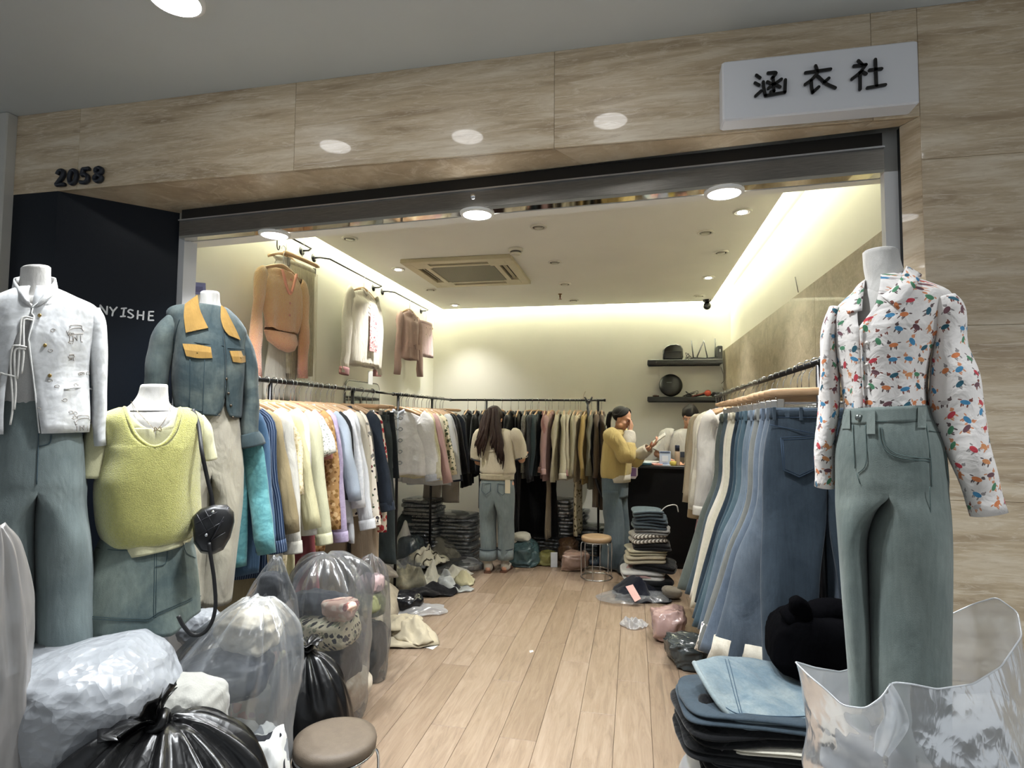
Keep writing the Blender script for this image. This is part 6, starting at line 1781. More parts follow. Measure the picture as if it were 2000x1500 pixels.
for k in ('l', 'r'):
    an = np.array(J['an' + k])
    MB().box(an + fx * .05 + [0, 0, -.078 + .01], (.25, .085, .025), .01, ya).build('shoe_sole', plain('d8d4cc', .6), t, False)
    MB().ball(an + fx * .055 + [0, 0, -.045], (.125, .045, .042), 18, 10).build('shoe_upper', plain('2f3236', .7), t)
ph = thing('phone', 'white mobile phone held by the woman in yellow', 'phone', P(1257, 862, 5.9))
dB = _n(fx * .8 + np.array([0, 0, .62])); pc = np.array(J['wrl']) + dB * .125 + np.array([0, 0, .022])
tB = _n(sx_ * .75 + np.array([0, 0, -.55]) - fx * .1); tB = _n(tB - tB.dot(dB) * dB); nB = np.cross(dB, tB)
q = MB().box((0, 0, 0), (.155, .076, .011), .003)
def tilt(v):
    v = v[:, :1] * dB + v[:, 1:2] * tB + v[:, 2:3] * nB
    return v + pc
q.warp(tilt).build('case', plain('cfcbc0', .4), ph, False)
MB().box((0, 0, .0055), (.142, .066, .001)).warp(tilt).build('screen', plain('1a1c20', .1), ph, False)

# ---- assistant behind the counter
o = P(1338, 900, 6.42); o[2] = 0
t = thing('person', 'shop assistant in a white tee standing behind the counter, half hidden by hanging clothes', 'person', o)
def L(x, y, z): return o + [x, y, z]
J = dict(pelvis=L(.03, 0, .93), chest=L(.0, -.02, 1.24), neck=L(.03, -.02, 1.40), head=L(.055, -.05, 1.535),
         shr=L(-.17, -.03, 1.34), shl=L(.17, -.03, 1.34), elr=L(-.30, -.06, 1.13), wrr=L(-.17, -.22, 1.075), ell=L(.25, -.08, 1.12), wrl=L(.08, -.24, 1.08),
         hipr=L(-.06, 0, .88), hipl=L(.12, 0, .88), knr=L(-.06, 0, .48), knl=L(.12, 0, .48), anr=L(-.06, 0, .09), anl=L(.12, 0, .09), toer=(0, -1, 0), toel=(0, -1, 0))
b = MB(); torso_flesh(b, J)
h = Head(J['head'], (-.35, -1, -.45), (0, 0, 1)); h.flesh(b)
hand(b, J['wrr'], (.75, -.6, -.1), (0, 0, -1), .5, .165, thumb=1); hand(b, J['wrl'], (-.7, -.6, -.1), (0, 0, -1), .5, .165, thumb=-1)
bd = voxel(b, 'body', SKIN, t, .006); h.features(bd)
WT = fabric('d6d3c6', .9, fold=.6)
ts_ = cloth_loft([(*L(.03, -.02, 1.41), .08, .075), (*L(.02, -.02, 1.385), .135, .09), (*L(0, -.02, 1.34), .185, .115), (*L(0, -.02, 1.2), .195, .13), (*L(.02, 0, 1.0), .19, .13), (*L(.03, 0, .88), .19, .13)], 20, fold=.008, seed=71).build('tee_shirt', WT, t, solid=.003)
for k, sg_ in (('r', -1), ('l', 1)):
    s_, e_ = np.array(J['sh' + k]), np.array(J['el' + k])
    arm_tube([s_ * .85 + np.array(J['chest']) * .15, s_ + [sg_ * .02, 0, -.01], s_ * .3 + e_ * .7, e_ * .9 + s_ * .1], [.085, .088, .08, .078], .008, 73 + sg_).build('tee_sleeve', WT, ts_, solid=.003)
MB().box(L(-.035, -.165, 1.135), (.055, .004, .06)).build('chest_print', plain('2c3440', .6), ts_, False)
for s, hx in ((-1, -.06), (1, .12)):
    cloth_loft([(*L(hx, 0, .94), .10, .12), (*L(hx, 0, .6), .095, .10), (*L(hx, 0, .06), .10, .10)], 12, 24, seed=75 + s).build('trouser_leg', FB('2a2c30', .9), t, solid=.003)
b = MB(); h.ball(b, (0, -.024, .045), (.088, .100, .088), 24, 16); h.ball(b, (0, -.050, -.005), (.078, .062, .075), 18, 12)
b.warp(lambda v: v + .004 * np.stack([sn(v, 70, 3), sn(v, 70, 4), sn(v, 70, 5)], 1)); b.build('hair', HK, t)
# ============================================================ BAGS, BUNDLES AND PILES OF CLOTHES
def sphere_grid(n=56, m=36):
    th = np.arange(n) * 2 * PI / n; ph = np.linspace(-PI / 2 + .03, PI / 2 - .03, m)
    return np.stack([np.cos(ph)[:, None] * np.cos(th), np.cos(ph)[:, None] * np.sin(th), np.repeat(np.sin(ph)[:, None], n, 1)], -1)
def bundle(name, label, cat, c, rad, mat, seed=0, amp=.16, freq=3.2, sq=.75, group=None, n=56, m=36, floor=None, par=None, rz=0.0):
    """crumpled cloth: a squashed round lump with creases and folds"""
    g = sphere_grid(n, m)
    p = np.sign(g) * np.abs(g) ** sq
    d = 1 + amp * rn(g + seed * 1.3, freq, seed, 3) + amp * .7 * sn(g, freq * .7, seed + 1)
    p = p * d[..., None] * np.array(rad)
    cz, sz = math.cos(rz), math.sin(rz)
    p = np.stack([p[..., 0] * cz - p[..., 1] * sz, p[..., 0] * sz + p[..., 1] * cz, p[..., 2]], -1)
    p = p + np.array(c)
    if floor is not None: p[..., 2] = np.where(p[..., 2] < floor, floor + .002 * np.abs(sn(p, 40, seed)), p[..., 2])
    b = MB().loft(p, True, True, True)
    o = b.build(name, mat, par)
    if label: tag(o, label, cat, group)
    return o
def sheet(name, label, cat, c, w, d, h, mat, seed=0, rz=0.0, n=46, base=0.0, rid=1.0, group=None, par=None, solid=.004):
    """a garment thrown down flat: an uneven outline, raised in folds"""
    u = np.linspace(-1, 1, n); X, Y = np.meshgrid(u, u)
    r = np.maximum(np.abs(X), np.abs(Y)) + 1e-6; k = r / np.sqrt(X ** 2 + Y ** 2 + 1e-9)
    X2, Y2 = X * (k * .65 + .35), Y * (k * .65 + .35)
    q = np.stack([X2, Y2, 0 * X2], -1)
    edge = 1 + .14 * sn(q, 3.0, seed) + .05 * sn(q, 8, seed + 1)
    f = np.clip(1 - r, 0, 1) ** .45
    z = 1.35 * h * f * (.45 + .30 * sn(q, 2.4, seed + 2) + rid * .40 * rn(q, 2.6, seed + 3, 2)) + .006 + .010 * np.abs(sn(q, 9, seed + 4)) 
    p = np.stack([X2 * edge * w / 2, Y2 * edge * d / 2, np.maximum(z, .004)], -1)
    cz, sz = math.cos(rz), math.sin(rz)
    p = np.stack([p[..., 0] * cz - p[..., 1] * sz + c[0], p[..., 0] * sz + p[..., 1] * cz + c[1], p[..., 2] + base], -1)
    o = MB().grid(p).build(name, mat, par, solid=solid)
    if label: tag(o, label, cat, group)
    return o
def sack(c, prof, sx=1.0, sy=1.0, pleats=14, amp=.03, seed=0, shear=(0, 0), n=72, m=54, gather=None, flare=0):
    """plastic sack standing on its base: profile rows (radius, height); pleats gather toward the neck"""
    P_ = spl(prof, m); th = np.arange(n) * 2 * PI / n
    rings = []
    zn = gather if gather is not None else P_[:, 1].max()
    for r, z in P_:
        e = np.stack([np.cos(th), np.sin(th), np.full(n, z * 1.6)], 1)
        near = math.exp(-((z - zn) / (.22 * max(.3, zn))) ** 2)
        rr = r * (1 + near * .16 * (np.sin(pleats * th + seed) + .6 * np.sin(pleats * 1.7 // 1 * th + 2 * seed))) + amp * (rn(e, 3.2, seed, 3) + .7 * sn(e, 3, seed + 2)) * min(1, r / .08)
        k = z / max(zn, 1e-3)
        p = np.stack([c[0] + rr * sx * np.cos(th) + shear[0] * k * k, c[1] + rr * sy * np.sin(th) + shear[1] * k * k, c[2] + z + (.25 * amp * sn(e, 5, seed + 4) if z > .03 else 0 * th)], 1)
        rings.append(p)
    return MB().loft(rings, True, True, True)
def knot(c, r, seed, mat, par, tuft=True, up=(0, 0, 1)):
    u = _n(up); a = _n(np.cross(u, [0.3, 1, 0.1])); b_ = np.cross(u, a)
    pts = [c + (a * math.cos(q) + b_ * math.sin(q)) * r * .8 + u * r * .35 * math.sin(2 * q) for q in np.linspace(0, 2 * PI, 14)[:-1]]
    MB().tube(pts, r * .42, 8, closed=True).build('knot', mat, par)
    if tuft:
        rg_ = np.random.RandomState(seed)
        for k in range(5):
            q = k * 2 * PI / 5 + rg_.uniform(-.3, .3); dr = a * math.cos(q) + b_ * math.sin(q)
            rows = []
            for s in np.linspace(0, 1, 8):
                cen = c + u * (r * .2 + r * 2.0 * s * (1 - .35 * s)) + dr * r * (0.3 + 2.4 * s * s)
                t_ = np.cross(u, dr); wd = r * (.35 + 1.1 * s)
                rows.append([cen + t_ * wd * x + u * r * .22 * math.sin(5 * x + k) * s for x in np.linspace(-1, 1, 9)])
            MB().grid(rows).build('tuft', mat, par, solid=.0015)
def flo(px, py, zc):
    p = P(px, py, zc); return np.array([p[0], p[1], 0.0])
BAGB = bagplastic('0a0a0b', .30, 10, .55)
BAGW = NT('white_bag_plastic'); _c = BAGW.coord('Object')
BAGW.set(Base_Color='909397', Roughness=.32, Specular_IOR_Level=.5, Subsurface_Weight=.25, Subsurface_Radius=(.05, .05, .05))
BAGW.bump(BAGW.crease(_c, 7), .8, .035); BAGW = BAGW.m
FILM = film('e6eaee', .05, .05, .8, 9, .22)
FILM2 = film('e2e7ec', .12, .06, .9, 9, .30)
FILMW = film('e9ecf0', .42, .06, .8, 6, .40)

# ---- left foreground heap
def bagthing(label, at, cat='bag', name='plastic_bag'):
    return thing(name, label, cat, at)
c = flo(70, 1480, 1.66)
t = bagthing('greyish translucent plastic sack on the floor under the white sack', c)
sack(c, [(.20, 0), (.33, .03), (.37, .18), (.34, .40), (.26, .54), (.10, .60)], 1.0, .8, 16, .05, 3, gather=.6).build('sack', FILMW, t)
bundle('clothing_bundle', 'pale grey clothes inside the lowest translucent sack at the left', 'clothes', c + [0, 0, .27], (.30, .24, .25), FB('a9abad', .9), 7, floor=.004)
c = P(150, 1368, 1.74)
t = bagthing('large crumpled white plastic sack on top of the heap under the far left mannequin', c - [0, 0, .2], name='plastic_sack')
g = sphere_grid(90, 60)
pp = np.sign(g) * np.abs(g) ** .8
pp = pp * (1 + .10 * rn(g, 3.4, 21, 3) + .06 * sn(g, 3, 22))[..., None]
pl = np.exp(-((g[..., 0] - .3) ** 2 + (g[..., 2] - .6) ** 2) / .3)
pp = pp * np.array([.29, .24, .165]); pp[..., 2] += .02 * np.sin(pp[..., 0] * 14)
MB().loft(pp + c, True, True, True).build('sack', BAGW, t)
sheet('plastic_fold', None, None, (c[0] - .02, c[1] - .02), 
 .44, .32, .06, BAGW, 23, .3, base=c[2] + .115, par=t, solid=.002)
c = flo(405, 1340, 2.02)
t = bagthing('big clear plastic bag holding a dark navy garment below the denim skirt', c)
sack(c, [(.18, 0), (.28, .03), (.30, .2), (.29, .42), (.25, .62), (.17, .76), (.10, .84), (.06, .87)], 1.0, .75, 11, .05, 5, shear=(.13, .06), gather=.85).build('film', FILM2, t)
bundle('folded_garment', 'dark navy garment in the clear bag below the denim skirt', 'clothes', P(445, 1325, 2.0), (.15, .12, .075), bagplastic('161c28', .4, 10, .7), 31, .22, rz=.4)
bundle('clothing_bundle', 'light grey knitwear filling the lower part of the clear bag', 'clothes', c + [0, 0, .24], (.23, .17, .23), FB('b4b2ac', .95, c2='9d9c98'), 32, floor=.004)
bundle('clothing_bundle', 'beige and cream tops near the mouth of the clear bag', 'clothes', P(500, 1238, 2.08), (.11, .10, .07), FB('c9b79a', .9, c2='ddd2be', vscale=9), 33, .25)
c = P(356, 1386, 1.78)
bundle('fleece_garment', 'cream white fleece garment bulging out behind the black sack', 'clothes', c, (.13, .10, .09), FB('a9a79e', .95), 35, .15)
b_ = flo(356, 1386, 1.78)
bundle('clothing_bundle', 'white and black printed clothes spilling beside the black sack', 'clothes', P(520, 1430, 1.9) * np.array([1, 1, 0]) + [0, 0, .27], (.09, .09, .26), pattern('d9d9d6', ['1c1d20', '8d9094', '2b2c30'], 9, .35), 36, .2, floor=.004)
c = flo(520, 1240, 2.48)
t = bagthing('clear plastic bag with a pointed peak full of beige and peach clothes', c)
sack(c, [(.14, 0), (.19, .03), (.21, .25), (.19, .50), (.13, .70), (.06, .84), (.02, .91)], 1, .8, 9, .05, 8, shear=(.02, .03), gather=.92).build('film', FILM, t)
bundle('clothing_bundle', 'peach and beige clothes inside the peaked clear bag', 'clothes', c + [0.02, 0, .28], (.16, .13, .27), pattern('cbb592', ['d99a78', 'c9c2a8', 'b98c84', 'd8cf96'], 16, .5), 37, .2, floor=.004)
bundle('clothing_bundle', 'charcoal top in the upper part of the peaked clear bag', 'clothes', P(535, 1150, 2.5), (.07, .07, .08), FB('34363a', .9), 38, .2)
c = flo(310, 1500, 1.56)
t = thing('garbage_sack', 'large shiny black plastic sack with a gathered knot in the front of the heap', 'bag', c)
sack(c, [(.22, 0), (.34, .04), (.37, .25), (.34, .45), (.25, .60), (.12, .685), (.028, .70)], 1.0, .72, 15, .03, 11, gather=.70, shear=(.0, .02), n=110, m=64).build('sack', BAGB, t)
knot(P(312, 1412, 1.55), .030, 4, BAGB, t, True, (-.6, -.1, .5))
MB().grid([[P(x, y + 6 * math.sin(x * .05 + k), 1.50 + k * .03) for x in np.linspace(190, 300, 14)] for k, y in enumerate((1452, 1436, 1422, 1410, 1416))]).build('loose_flap', BAGB, t, solid=.002)
c = flo(618, 1400, 2.42)
t = thing('garbage_sack', 'black plastic sack tied at the top behind the near stool', 'bag', c)
sack(c, [(.13, 0), (.165, .03), (.175, .20), (.17, .33), (.14, .44), (.08, .515), (.022, .54)], 1, .95, 12, .022, 14, shear=(-.05, 0), gather=.54, n=110, m=64).build('sack', BAGB, t)
knot(c + [-.05, 0, .545], .022, 6, BAGB, t, True)
c = flo(640, 1250, 2.98)
t = bagthing('clear plastic bag of floral and black clothes standing in front of the left rail', c)
sack(c, [(.17, 0), (.20, .02), (.215, .2), (.22, .42), (.21, .60), (.17, .72), (.10, .79), (.03, .81)], 1.05, .9, 10, .035, 17, shear=(-.02, 0), gather=.80).build('film', FILM, t)
bundle('clothing_bundle', 'black and white leaf print clothes in the clear bag before the left rail', 'clothes', P(632, 1225, 2.97), (.17, .14, .10), pattern('cfc7ac', ['2c2d30', '8a8f78', '3b3c40', 'b9b29a'], 42, .42), 41, .16)
bundle('clothing_bundle', 'black knit in the lower part of the floral clothes bag', 'clothes', P(655, 1290, 2.95), (.14, .13, .13), FB('17181b', .95), 42, .18)
bundle('clothing_bundle', 'dark navy folded top near the mouth of the floral clothes bag', 'clothes', P(630, 1172, 2.98), (.15, .11, .06), FB('262a32', .9), 43, .2)
bundle('clothing_bundle', 'dusty pink floral scarf in the floral clothes bag', 'clothes', P(668, 1190, 2.9), (.085, .08, .05), pattern('cfae9e', ['8e5f58', 'd9c6b6'], 24, .4), 44, .25)
bundle('clothing_bundle', 'tan and cream clothes at the bottom of the floral clothes bag', 'clothes', c + [0, 0, .12], (.18, .15, .12), FB('a98c6c', .9, c2='cdbfa6', vscale=7), 45, .2, floor=.004)
c = flo(722, 1190, 3.42)
t = bagthing('clear plastic bag of pink and green clothes behind the floral clothes bag', c)
sack(c, [(.12, 0), (.14, .03), (.15, .25), (.14, .45), (.10, .60), (.05, .68), (.02, .70)], 1, .9, 9, .03, 19, gather=.69).build('film', FILM, t)
bundle('clothing_bundle', 'pale pink fluffy knit in the pink and green bag', 'clothes', P(724, 1137, 3.42), (.075, .07, .06), FB('dcb8b8', .95), 46, .15)
bundle('clothing_bundle', 'moss green garment in the pink and green bag', 'clothes', P(726, 1175, 3.4), (.08, .08, .07), FB('8f9160', .9), 47, .2)
bundle('clothing_bundle', 'dark grey clothes at the bottom of the pink and green bag', 'clothes', c + [0, 0, .16], (.11, .10, .16), FB('4a4a48', .9), 48, .2, floor=.004)
c = P(-12, 1150, 1.52)
t = bagthing('grey translucent plastic garment cover at the far left edge', np.array([c[0], c[1], 0]))
sack(np.array([c[0], c[1], .0]), [(.10, 0), (.13, .03), (.12, .6), (.09, .95), (.05, 1.15), (.015, 1.22)], .8, .8, 8, .03, 24, gather=1.2).build('film', film('b9b4b0', .62, .08, .8, 8, .3), t)
bundle('clothing_bundle', 'small white bag behind the loop of the bag strap', 'bag', P(396, 1222, 2.32), (.085, .07, .07), BAGW, 49, .15)
b_ = flo(396, 1222, 2.32)
sheet('clothing_pile', 'grey clothes heaped on the floor under the small white bag', 'clothes', b_, .30, .30, .80, FB('8f8f92', .9), 50, rid=.3)

# ---- floor at the left
c = PZ(790, 1243, 0)
t = thing('canvas_garment', 'cream canvas garment dropped on the wood floor at the left', 'clothes', c)
CAN = fabric('cfc1a0', .9, fold=.2)
sheet('cloth', None, None, c, .42, .46, .12, CAN, 61, .5, rid=1.5, par=t)
sheet('cloth_fold', None, None, c + [.10, -.06, 0], .30, .22, .10, CAN, 62, -.5, rid=1.6, par=t, base=.02)
sheet('cloth_fold', None, None, c + [-.06, .02, 0], .30, .26, .09, CAN, 63, .9, rid=1.6, par=t, base=.07)
q = np.array([PZ(x, y, .002) for x, y in ((828, 1264), (842, 1256), (858, 1259), (845, 1269))])
tag(MB().poly(q[::-1], .0015, (0, 0, 1)).build('paper_tag', plain('ecebe6', .6), None, False), 'white paper tag on the floor beside the cream canvas garment', 'paper tag')
q = np.array([PZ(x, y, .002) for x, y in ((1034, 1271), (1041, 1270), (1042, 1273), (1035, 1275))])
tag(MB().poly(q[::-1], .001, (0, 0, 1)).build('paper_scrap', plain('f0efe8', .6), None, False), 'tiny white paper scrap in the middle of the wood floor', 'paper')

def package(label, c, size, cloth, wrap, seed, rz=0.0, group=None, name='packaged_garment'):
    """a folded garment in a clear sleeve"""
    t = thing(name, label, 'clothes', c, group)
    w, d, h = size
    g = sphere_grid(28, 14)
    p = np.sign(g) * np.abs(g) ** .38 * np.array([w / 2, d / 2, h / 2])
    p[..., 2] += .10 * h * sn(p, 22, seed) + h / 2
    cz, sz = math.cos(rz), math.sin(rz)
    def rot(p): return np.stack([p[..., 0] * cz - p[..., 1] * sz + c[0], p[..., 0] * sz + p[..., 1] * cz + c[1], p[..., 2] + c[2]], -1)
    MB().loft(rot(p), True, True, True).build('folded_cloth', cloth, t)
    q = np.sign(g) * np.abs(g) ** .30 * np.array([w / 2 + .012, d / 2 + .012, h / 2 + .003])
    q[..., 2] += .14 * h * rn(q, 30, seed + 1) + h / 2
    MB().loft(rot(q), True, True, True).build('wrapper', wrap, t)
    return t
WRAP = film('aeb6b8', .10, .24, 1.2, 22, .28)
DARKS = [FB(x, .9) for x in ('3a4040', '2e3436', '4a4f4c', '262b30', '55564e', '343c44')]
ORD = ['lowest', 'second', 'third', 'fourth', 'fifth', 'sixth', 'seventh', 'eighth', 'ninth', 'tenth', 'eleventh', 'twelfth', 'thirteenth', 'fourteenth', 'fifteenth', 'sixteenth', 'seventeenth']
def column(px, py, n, size, label, grp, seed, wob=.03, yaw=.24, h=.036):
    c0 = PZ(px, py, 0); rg_ = random.Random(seed)
    for k in range(n):
        lab = (ORD[k] + (' from the floor, wrapped dark garment in ' if k else ' wrapped dark garment in ') if k < n - 1 else 'topmost wrapped dark garment in ') + label
        package(lab, c0 + [rg_.uniform(-wob, wob), rg_.uniform(-wob, wob), k * (h + .002)], (size[0] * rg_.uniform(.92, 1.06), size[1], h), DARKS[rg_.randrange(6)], WRAP, seed + k, rg_.uniform(-yaw, yaw), grp)
column(826, 1092, 17, (.36, .34), 'the stack under the mandarin jacket', 'wrapped garments under the corner rail', 200)
column(893, 1092, 13, (.42, .34), 'the stack beside the wavy haired woman', 'wrapped garments left of the woman', 230)
column(1092, 1080, 16, (.28, .30), 'the stack under the cream coats', 'wrapped garments under the back rail', 260)
column(1122, 1070, 12, (.26, .30), 'the stack under the mustard blazer', 'wrapped garments under the mustard blazer', 345)
column(1056, 1076, 6, (.26, .30), 'the stack under the pink coats', 'wrapped garments under the pink coats', 365)
column(1160, 1078, 8, (.26, .30), 'the stack behind the far stool', 'wrapped garments behind the far stool', 290)
c = PZ(775, 1092, 0)
for k, (dx, dy, nm_) in enumerate(((0, -.05, 'slumped'), (.06, .18, 'upright'))):
    bundle('clothing_bundle', '%s bundle of dark green grey denim beneath the black jeans' % nm_, 'clothes', c + [dx + .12, dy, .26 + .05 * k], (.11, .14, .28), denim('333d3e', '525d5b', .5, '3f4a48'), 300 + k, .14, floor=.004)

# crumpled clothes along the left wall of the floor
c = PZ(668, 1118, .0)
sheet('clothing_pile', 'heap of beige and cream clothes on the floor below the left rail', 'clothes', PX(672, 1100, -2.08) * [1, 1, 0], .62, 1.1, .40, FB('b3a286', .9, c2='cabca0', vscale=7, fold=.6), 71, .0, rid=1.3)
sheet('clothing_pile', 'oatmeal knit lying on the beige heap below the left rail', 'clothes', PX(690, 1065, -2.05) * [1, 1, 0], .5, .7, .22, FB('a89a80', .9, fold=.6), 72, .4, base=.22, rid=1.4)
sheet('clothing_pile', 'grey brown top at the back of the beige heap', 'clothes', PX(715, 1040, -2.1) * [1, 1, 0], .45, .5, .2, FB('857b6b', .9, fold=.6), 73, .8, base=.24, rid=1.4)
sheet('clothing_pile', 'olive striped garment crumpled on the floor by the tan trousers', 'clothes', PZ(792, 1140, 0), .40, .52, .36, FB('9c9478', .9, c2='7c7862', vscale=9, fold=.6), 74, .3, rid=1.5)
sheet('clothing_pile', 'creamy white crumpled blouse on the floor pile', 'clothes', PZ(848, 1132, 0), .50, .66, .42, FB('e0dcc6', .9, fold=.8), 75, -.2, rid=1.7)
sheet('clothing_pile', 'pale grey blue garment at the front of the floor pile', 'clothes', PZ(886, 1150, 0), .30, .28, .24, FB('b9bfbc', .9, fold=.6), 76, .6, rid=1.6)
sheet('clothing_pile', 'light yellow cloth tucked beside the pale grey blue garment', 'clothes', PZ(908, 1140, 0), .20, .22, .12, FB('cfc79a', .9, fold=.6), 77, .1, rid=1.6)
bundle('clothing_bundle', 'clear bag of charcoal clothes leaning on the floor pile', 'bag', PZ(800, 1112, 0) + [0, .05, .17], (.13, .15, .16), bagplastic('3a4248', .22, 9, .9), 78, .14, floor=.004)
sheet('plastic_sheet', 'crumpled clear plastic over the olive striped garment', 'plastic', PZ(800, 1128, 0), .40, .40, .16, FILM2, 79, .2, base=.10, rid=1.5, solid=0)
sheet('clothing_pile', 'white crinkled blouse lying deeper in the floor pile', 'clothes', PZ(800, 1105, 0), .46, .5, .34, FB('dddbd2', .9, fold=.8), 141, .7, rid=1.6)
sheet('clothing_pile', 'ecru cloth with striped edge on the floor pile', 'clothes', PZ(835, 1118, 0), .36, .40, .22, stripes('cfc8ae', '4a4438', 8, width=.85), 142, -.5, base=.10, rid=1.6)
sheet('clothing_pile', 'khaki crumpled trousers at the back of the floor pile', 'clothes', PZ(870, 1098, 0), .50, .42, .30, FB('8f8a76', .9, fold=.6), 143, .2, rid=1.5)
sheet('plastic_sheet', 'loose clear film over the back of the floor pile', 'plastic', PZ(880, 1096, 0), .46, .40, .30, FILM2, 144, .6, base=.04, rid=1.6, solid=0)
for k, (px, py, cl_, lb) in enumerate(((862, 1118, '77736a', 'taupe'), (886, 1108, '5a5a58', 'slate grey'), (906, 1112, 'a5a6a6', 'light grey'))):
    package('%s garment in a clear sleeve at the feet of the wavy haired woman' % lb, PZ(px, py, 0) + [0, .08, 0], (.26, .34, .07), FB(cl_, .9), WRAP, 320 + k, .3 * k)
t = thing('packaged_garment', 'black packaged garment with a white label on the floor left of the aisle', 'clothes', PZ(792, 1195, 0))
bundle('folded_cloth', None, None, PZ(790, 1190, 0) + [0, 0, .07], (.15, .13, .07), bagplastic('111319', .25, 9, 1.0), 81, .12, floor=.003, par=t)
q = PZ(762, 1184, .045); MB().box(q + [0, -.10, 0], (.03, .004, .022)).build('label', plain('e4e4e0', .5), t, False)
sheet('plastic_sheet', 'clear film with a pale lining under the black packaged garment', 'plastic', PZ(820, 1192, 0), .40, .30, .05, FILMW, 82, .2, rid=1.2, solid=0)
sheet('clothing_pile', 'black trousers thrown behind the black packaged garment', 'clothes', PZ(852, 1158, 0), .42, .30, .12, FB('141518', .9, fold=.5), 83, .2, rid=1.4)

# ---- along the back
bundle('plastic_bag', 'clear bag of teal clothes right of the woman with wavy hair', 'bag', PZ(1022, 1108, 0) + [0, .1, .11], (.15, .15, .13), bagplastic('3c5254', .2, 10, .9), 84, .26, 4.6, .62, floor=.004)
bundle('folded_garment', 'cream folded garment on the teal clothes bag', 'clothes', PZ(1010, 1108, 0) + [0, .2, .27], (.10, .10, .05), FB('d8d2bc', .9), 85, .14)
bundle('clothing_bundle', 'small olive yellow bag on the floor under the back rail', 'bag', PZ(1064, 1106, 0) + [0, .08, .07], (.09, .09, .08), bagplastic('7f7c4a', .25, 10, .8), 86, .26, 4.6, .62, floor=.004)
q = PZ(1082, 1108, 0)
tag(MB().box(q + [0, 0, .075], (.07, .012, .15), .003, .3).build('cardboard_card', plain('c2c6ca', .6), None, False), 'pale grey card standing on the floor under the back rail', 'card')
bundle('clothing_bundle', 'brown leather look garment on the floor under the back rail', 'clothes', PZ(1106, 1098, 0) + [0, .1, .11], (.11, .11, .12), bagplastic('5c4430', .4, 9, .7), 87, .26, 4.6, .62, floor=.004)
bundle('plastic_bag', 'clear bag of dusty rose clothes left of the far stool', 'bag', PZ(1122, 1116, 0) + [0, .08, .09], (.14, .13, .10), bagplastic('8c7466', .22, 11, .9), 88, .26, 4.6, .62, floor=.004)
sheet('clothing_pile', 'dark blue plastic and clothes heaped behind the far stool', 'clothes', PZ(1170, 1098, 0), .36, .3, .18, bagplastic('2d3a48', .25, 10, .9), 89, .1, rid=1.4)

# ---- pile at the right of the aisle
def folded(label, c, size, mat, seed, rz=0.0, layers=3, name='folded_garment', cat='clothes'):
    """a garment folded in layers: a rounded fold at the front, free edges behind"""
    t = thing(name, label, cat, c)
    w, d, h = size; lh = h / layers
    for k in range(layers):
        g = sphere_grid(36, 12)
        p = np.sign(g) * np.abs(g) ** np.array([.35, .42, .75]) * np.array([w / 2 * (1 - .03 * ((k * 7 + seed) % 3)), d / 2 * (1 - .02 * ((k * 5 + seed) % 3)), lh * .56])
        p[..., 2] += lh * (k + .5) + .25 * lh * sn(p, 16, seed + 9) + .012 * (p[..., 0] / (w / 2)) ** 2 * (-1 if layers > 1 else 0) + .012
        p[..., 0] += .006 * sn(p, 30, seed + k)
        cz, sz = math.cos(rz), math.sin(rz)
        p = np.stack([p[..., 0] * cz - p[..., 1] * sz + c[0], p[..., 0] * sz + p[..., 1] * cz + c[1], p[..., 2] + c[2]], -1)
        MB().loft(p, True, True, True).build('fold', mat, t)
    return t
c = PZ(1262, 1160, 0) + [0.02, .16, 0]
z = 0.0
stk = [('black folded trousers at the bottom of the right floor pile', .10, FB('1a1b1f', .9), .02, .06), ('white blouse in clear film in the right floor pile', .09, FB('d4d2cc', .9), -.05, .1), ('black jersey folded in the right floor pile', .07, FB('151619', .9), .06, -.1),
       ('beige folded knit in the right floor pile', .075, FB('bfb394', .9), -.03, .12), ('pale khaki folded trousers in the right floor pile', .05, FB('b4ab8c', .9), -.02, .2), ('black folded top with a red edge in the right floor pile', .06, FB('16171a', .9), .03, .05),
       ('white and taupe striped shirt folded in the right floor pile', .09, stripes('dcd8ce', '6f665a', 30), .0, .18), ('grey marl sweatshirt folded in the right floor pile', .05, FB('8a8a86', .9), .04, -.1),
       ('slate blue jeans folded third from the top of the right floor pile', .055, denim('3c4c5c', '5f707e', .5), .01, .1), ('dark blue jeans folded second from the top of the right floor pile', .05, denim('2a3a4c', '465a6e', .5), .03, -.05), ('faded blue jeans folded on top of the right floor pile', .055, denim('4a6070', '7c909a', .5), .0, .08)]
for k, (lb, h_, mt, dx, rz) in enumerate(stk):
    folded(lb, c + [dx, 0, z], (.40 - .012 * k, .34, h_), mt, 400 + k, rz, 2)
    z += h_ * .93
tag(MB().tube(spl([c + [.10, -.10, z], c + [.16, -.12, z + .06], c + [.24, -.10, z + .07], c + [.26, -.08, z + .01]], 14), .005, 6).build('white_cord', plain('e2e2de', .5), None), 'white drawcord looped over the top of the right floor pile', 'cord')
MBr = MB().box(c + [.15, -.178, .36], (.07, .006, .045), .002, .5)
sheet('clothing_pile', 'blush pink cloth draped at the front of the right floor pile', 'clothes', PZ(1258, 1150, 0) + [0, -.02, 0], .36, .26, .18, FB('c79a94', .9, fold=.6), 91, .2, base=.12, rid=1.8)
sheet('clothing_pile', 'navy garment at the foot of the right floor pile', 'clothes', PZ(1255, 1165, 0), .50, .40, .20, FB('151a2a', .9, fold=.4), 92, -.1, rid=1.4)
q = [PZ(1222, 1146, .12), PZ(1236, 1142, .13), PZ(1252, 1170, .05), PZ(1240, 1176, .04)]
tag(MB().poly(np.array(q), .004, (0, -.6, .8)).build('pink_card', plain('d9aca4', .6), None, False), 'pink card tag lying on the navy garment', 'card')
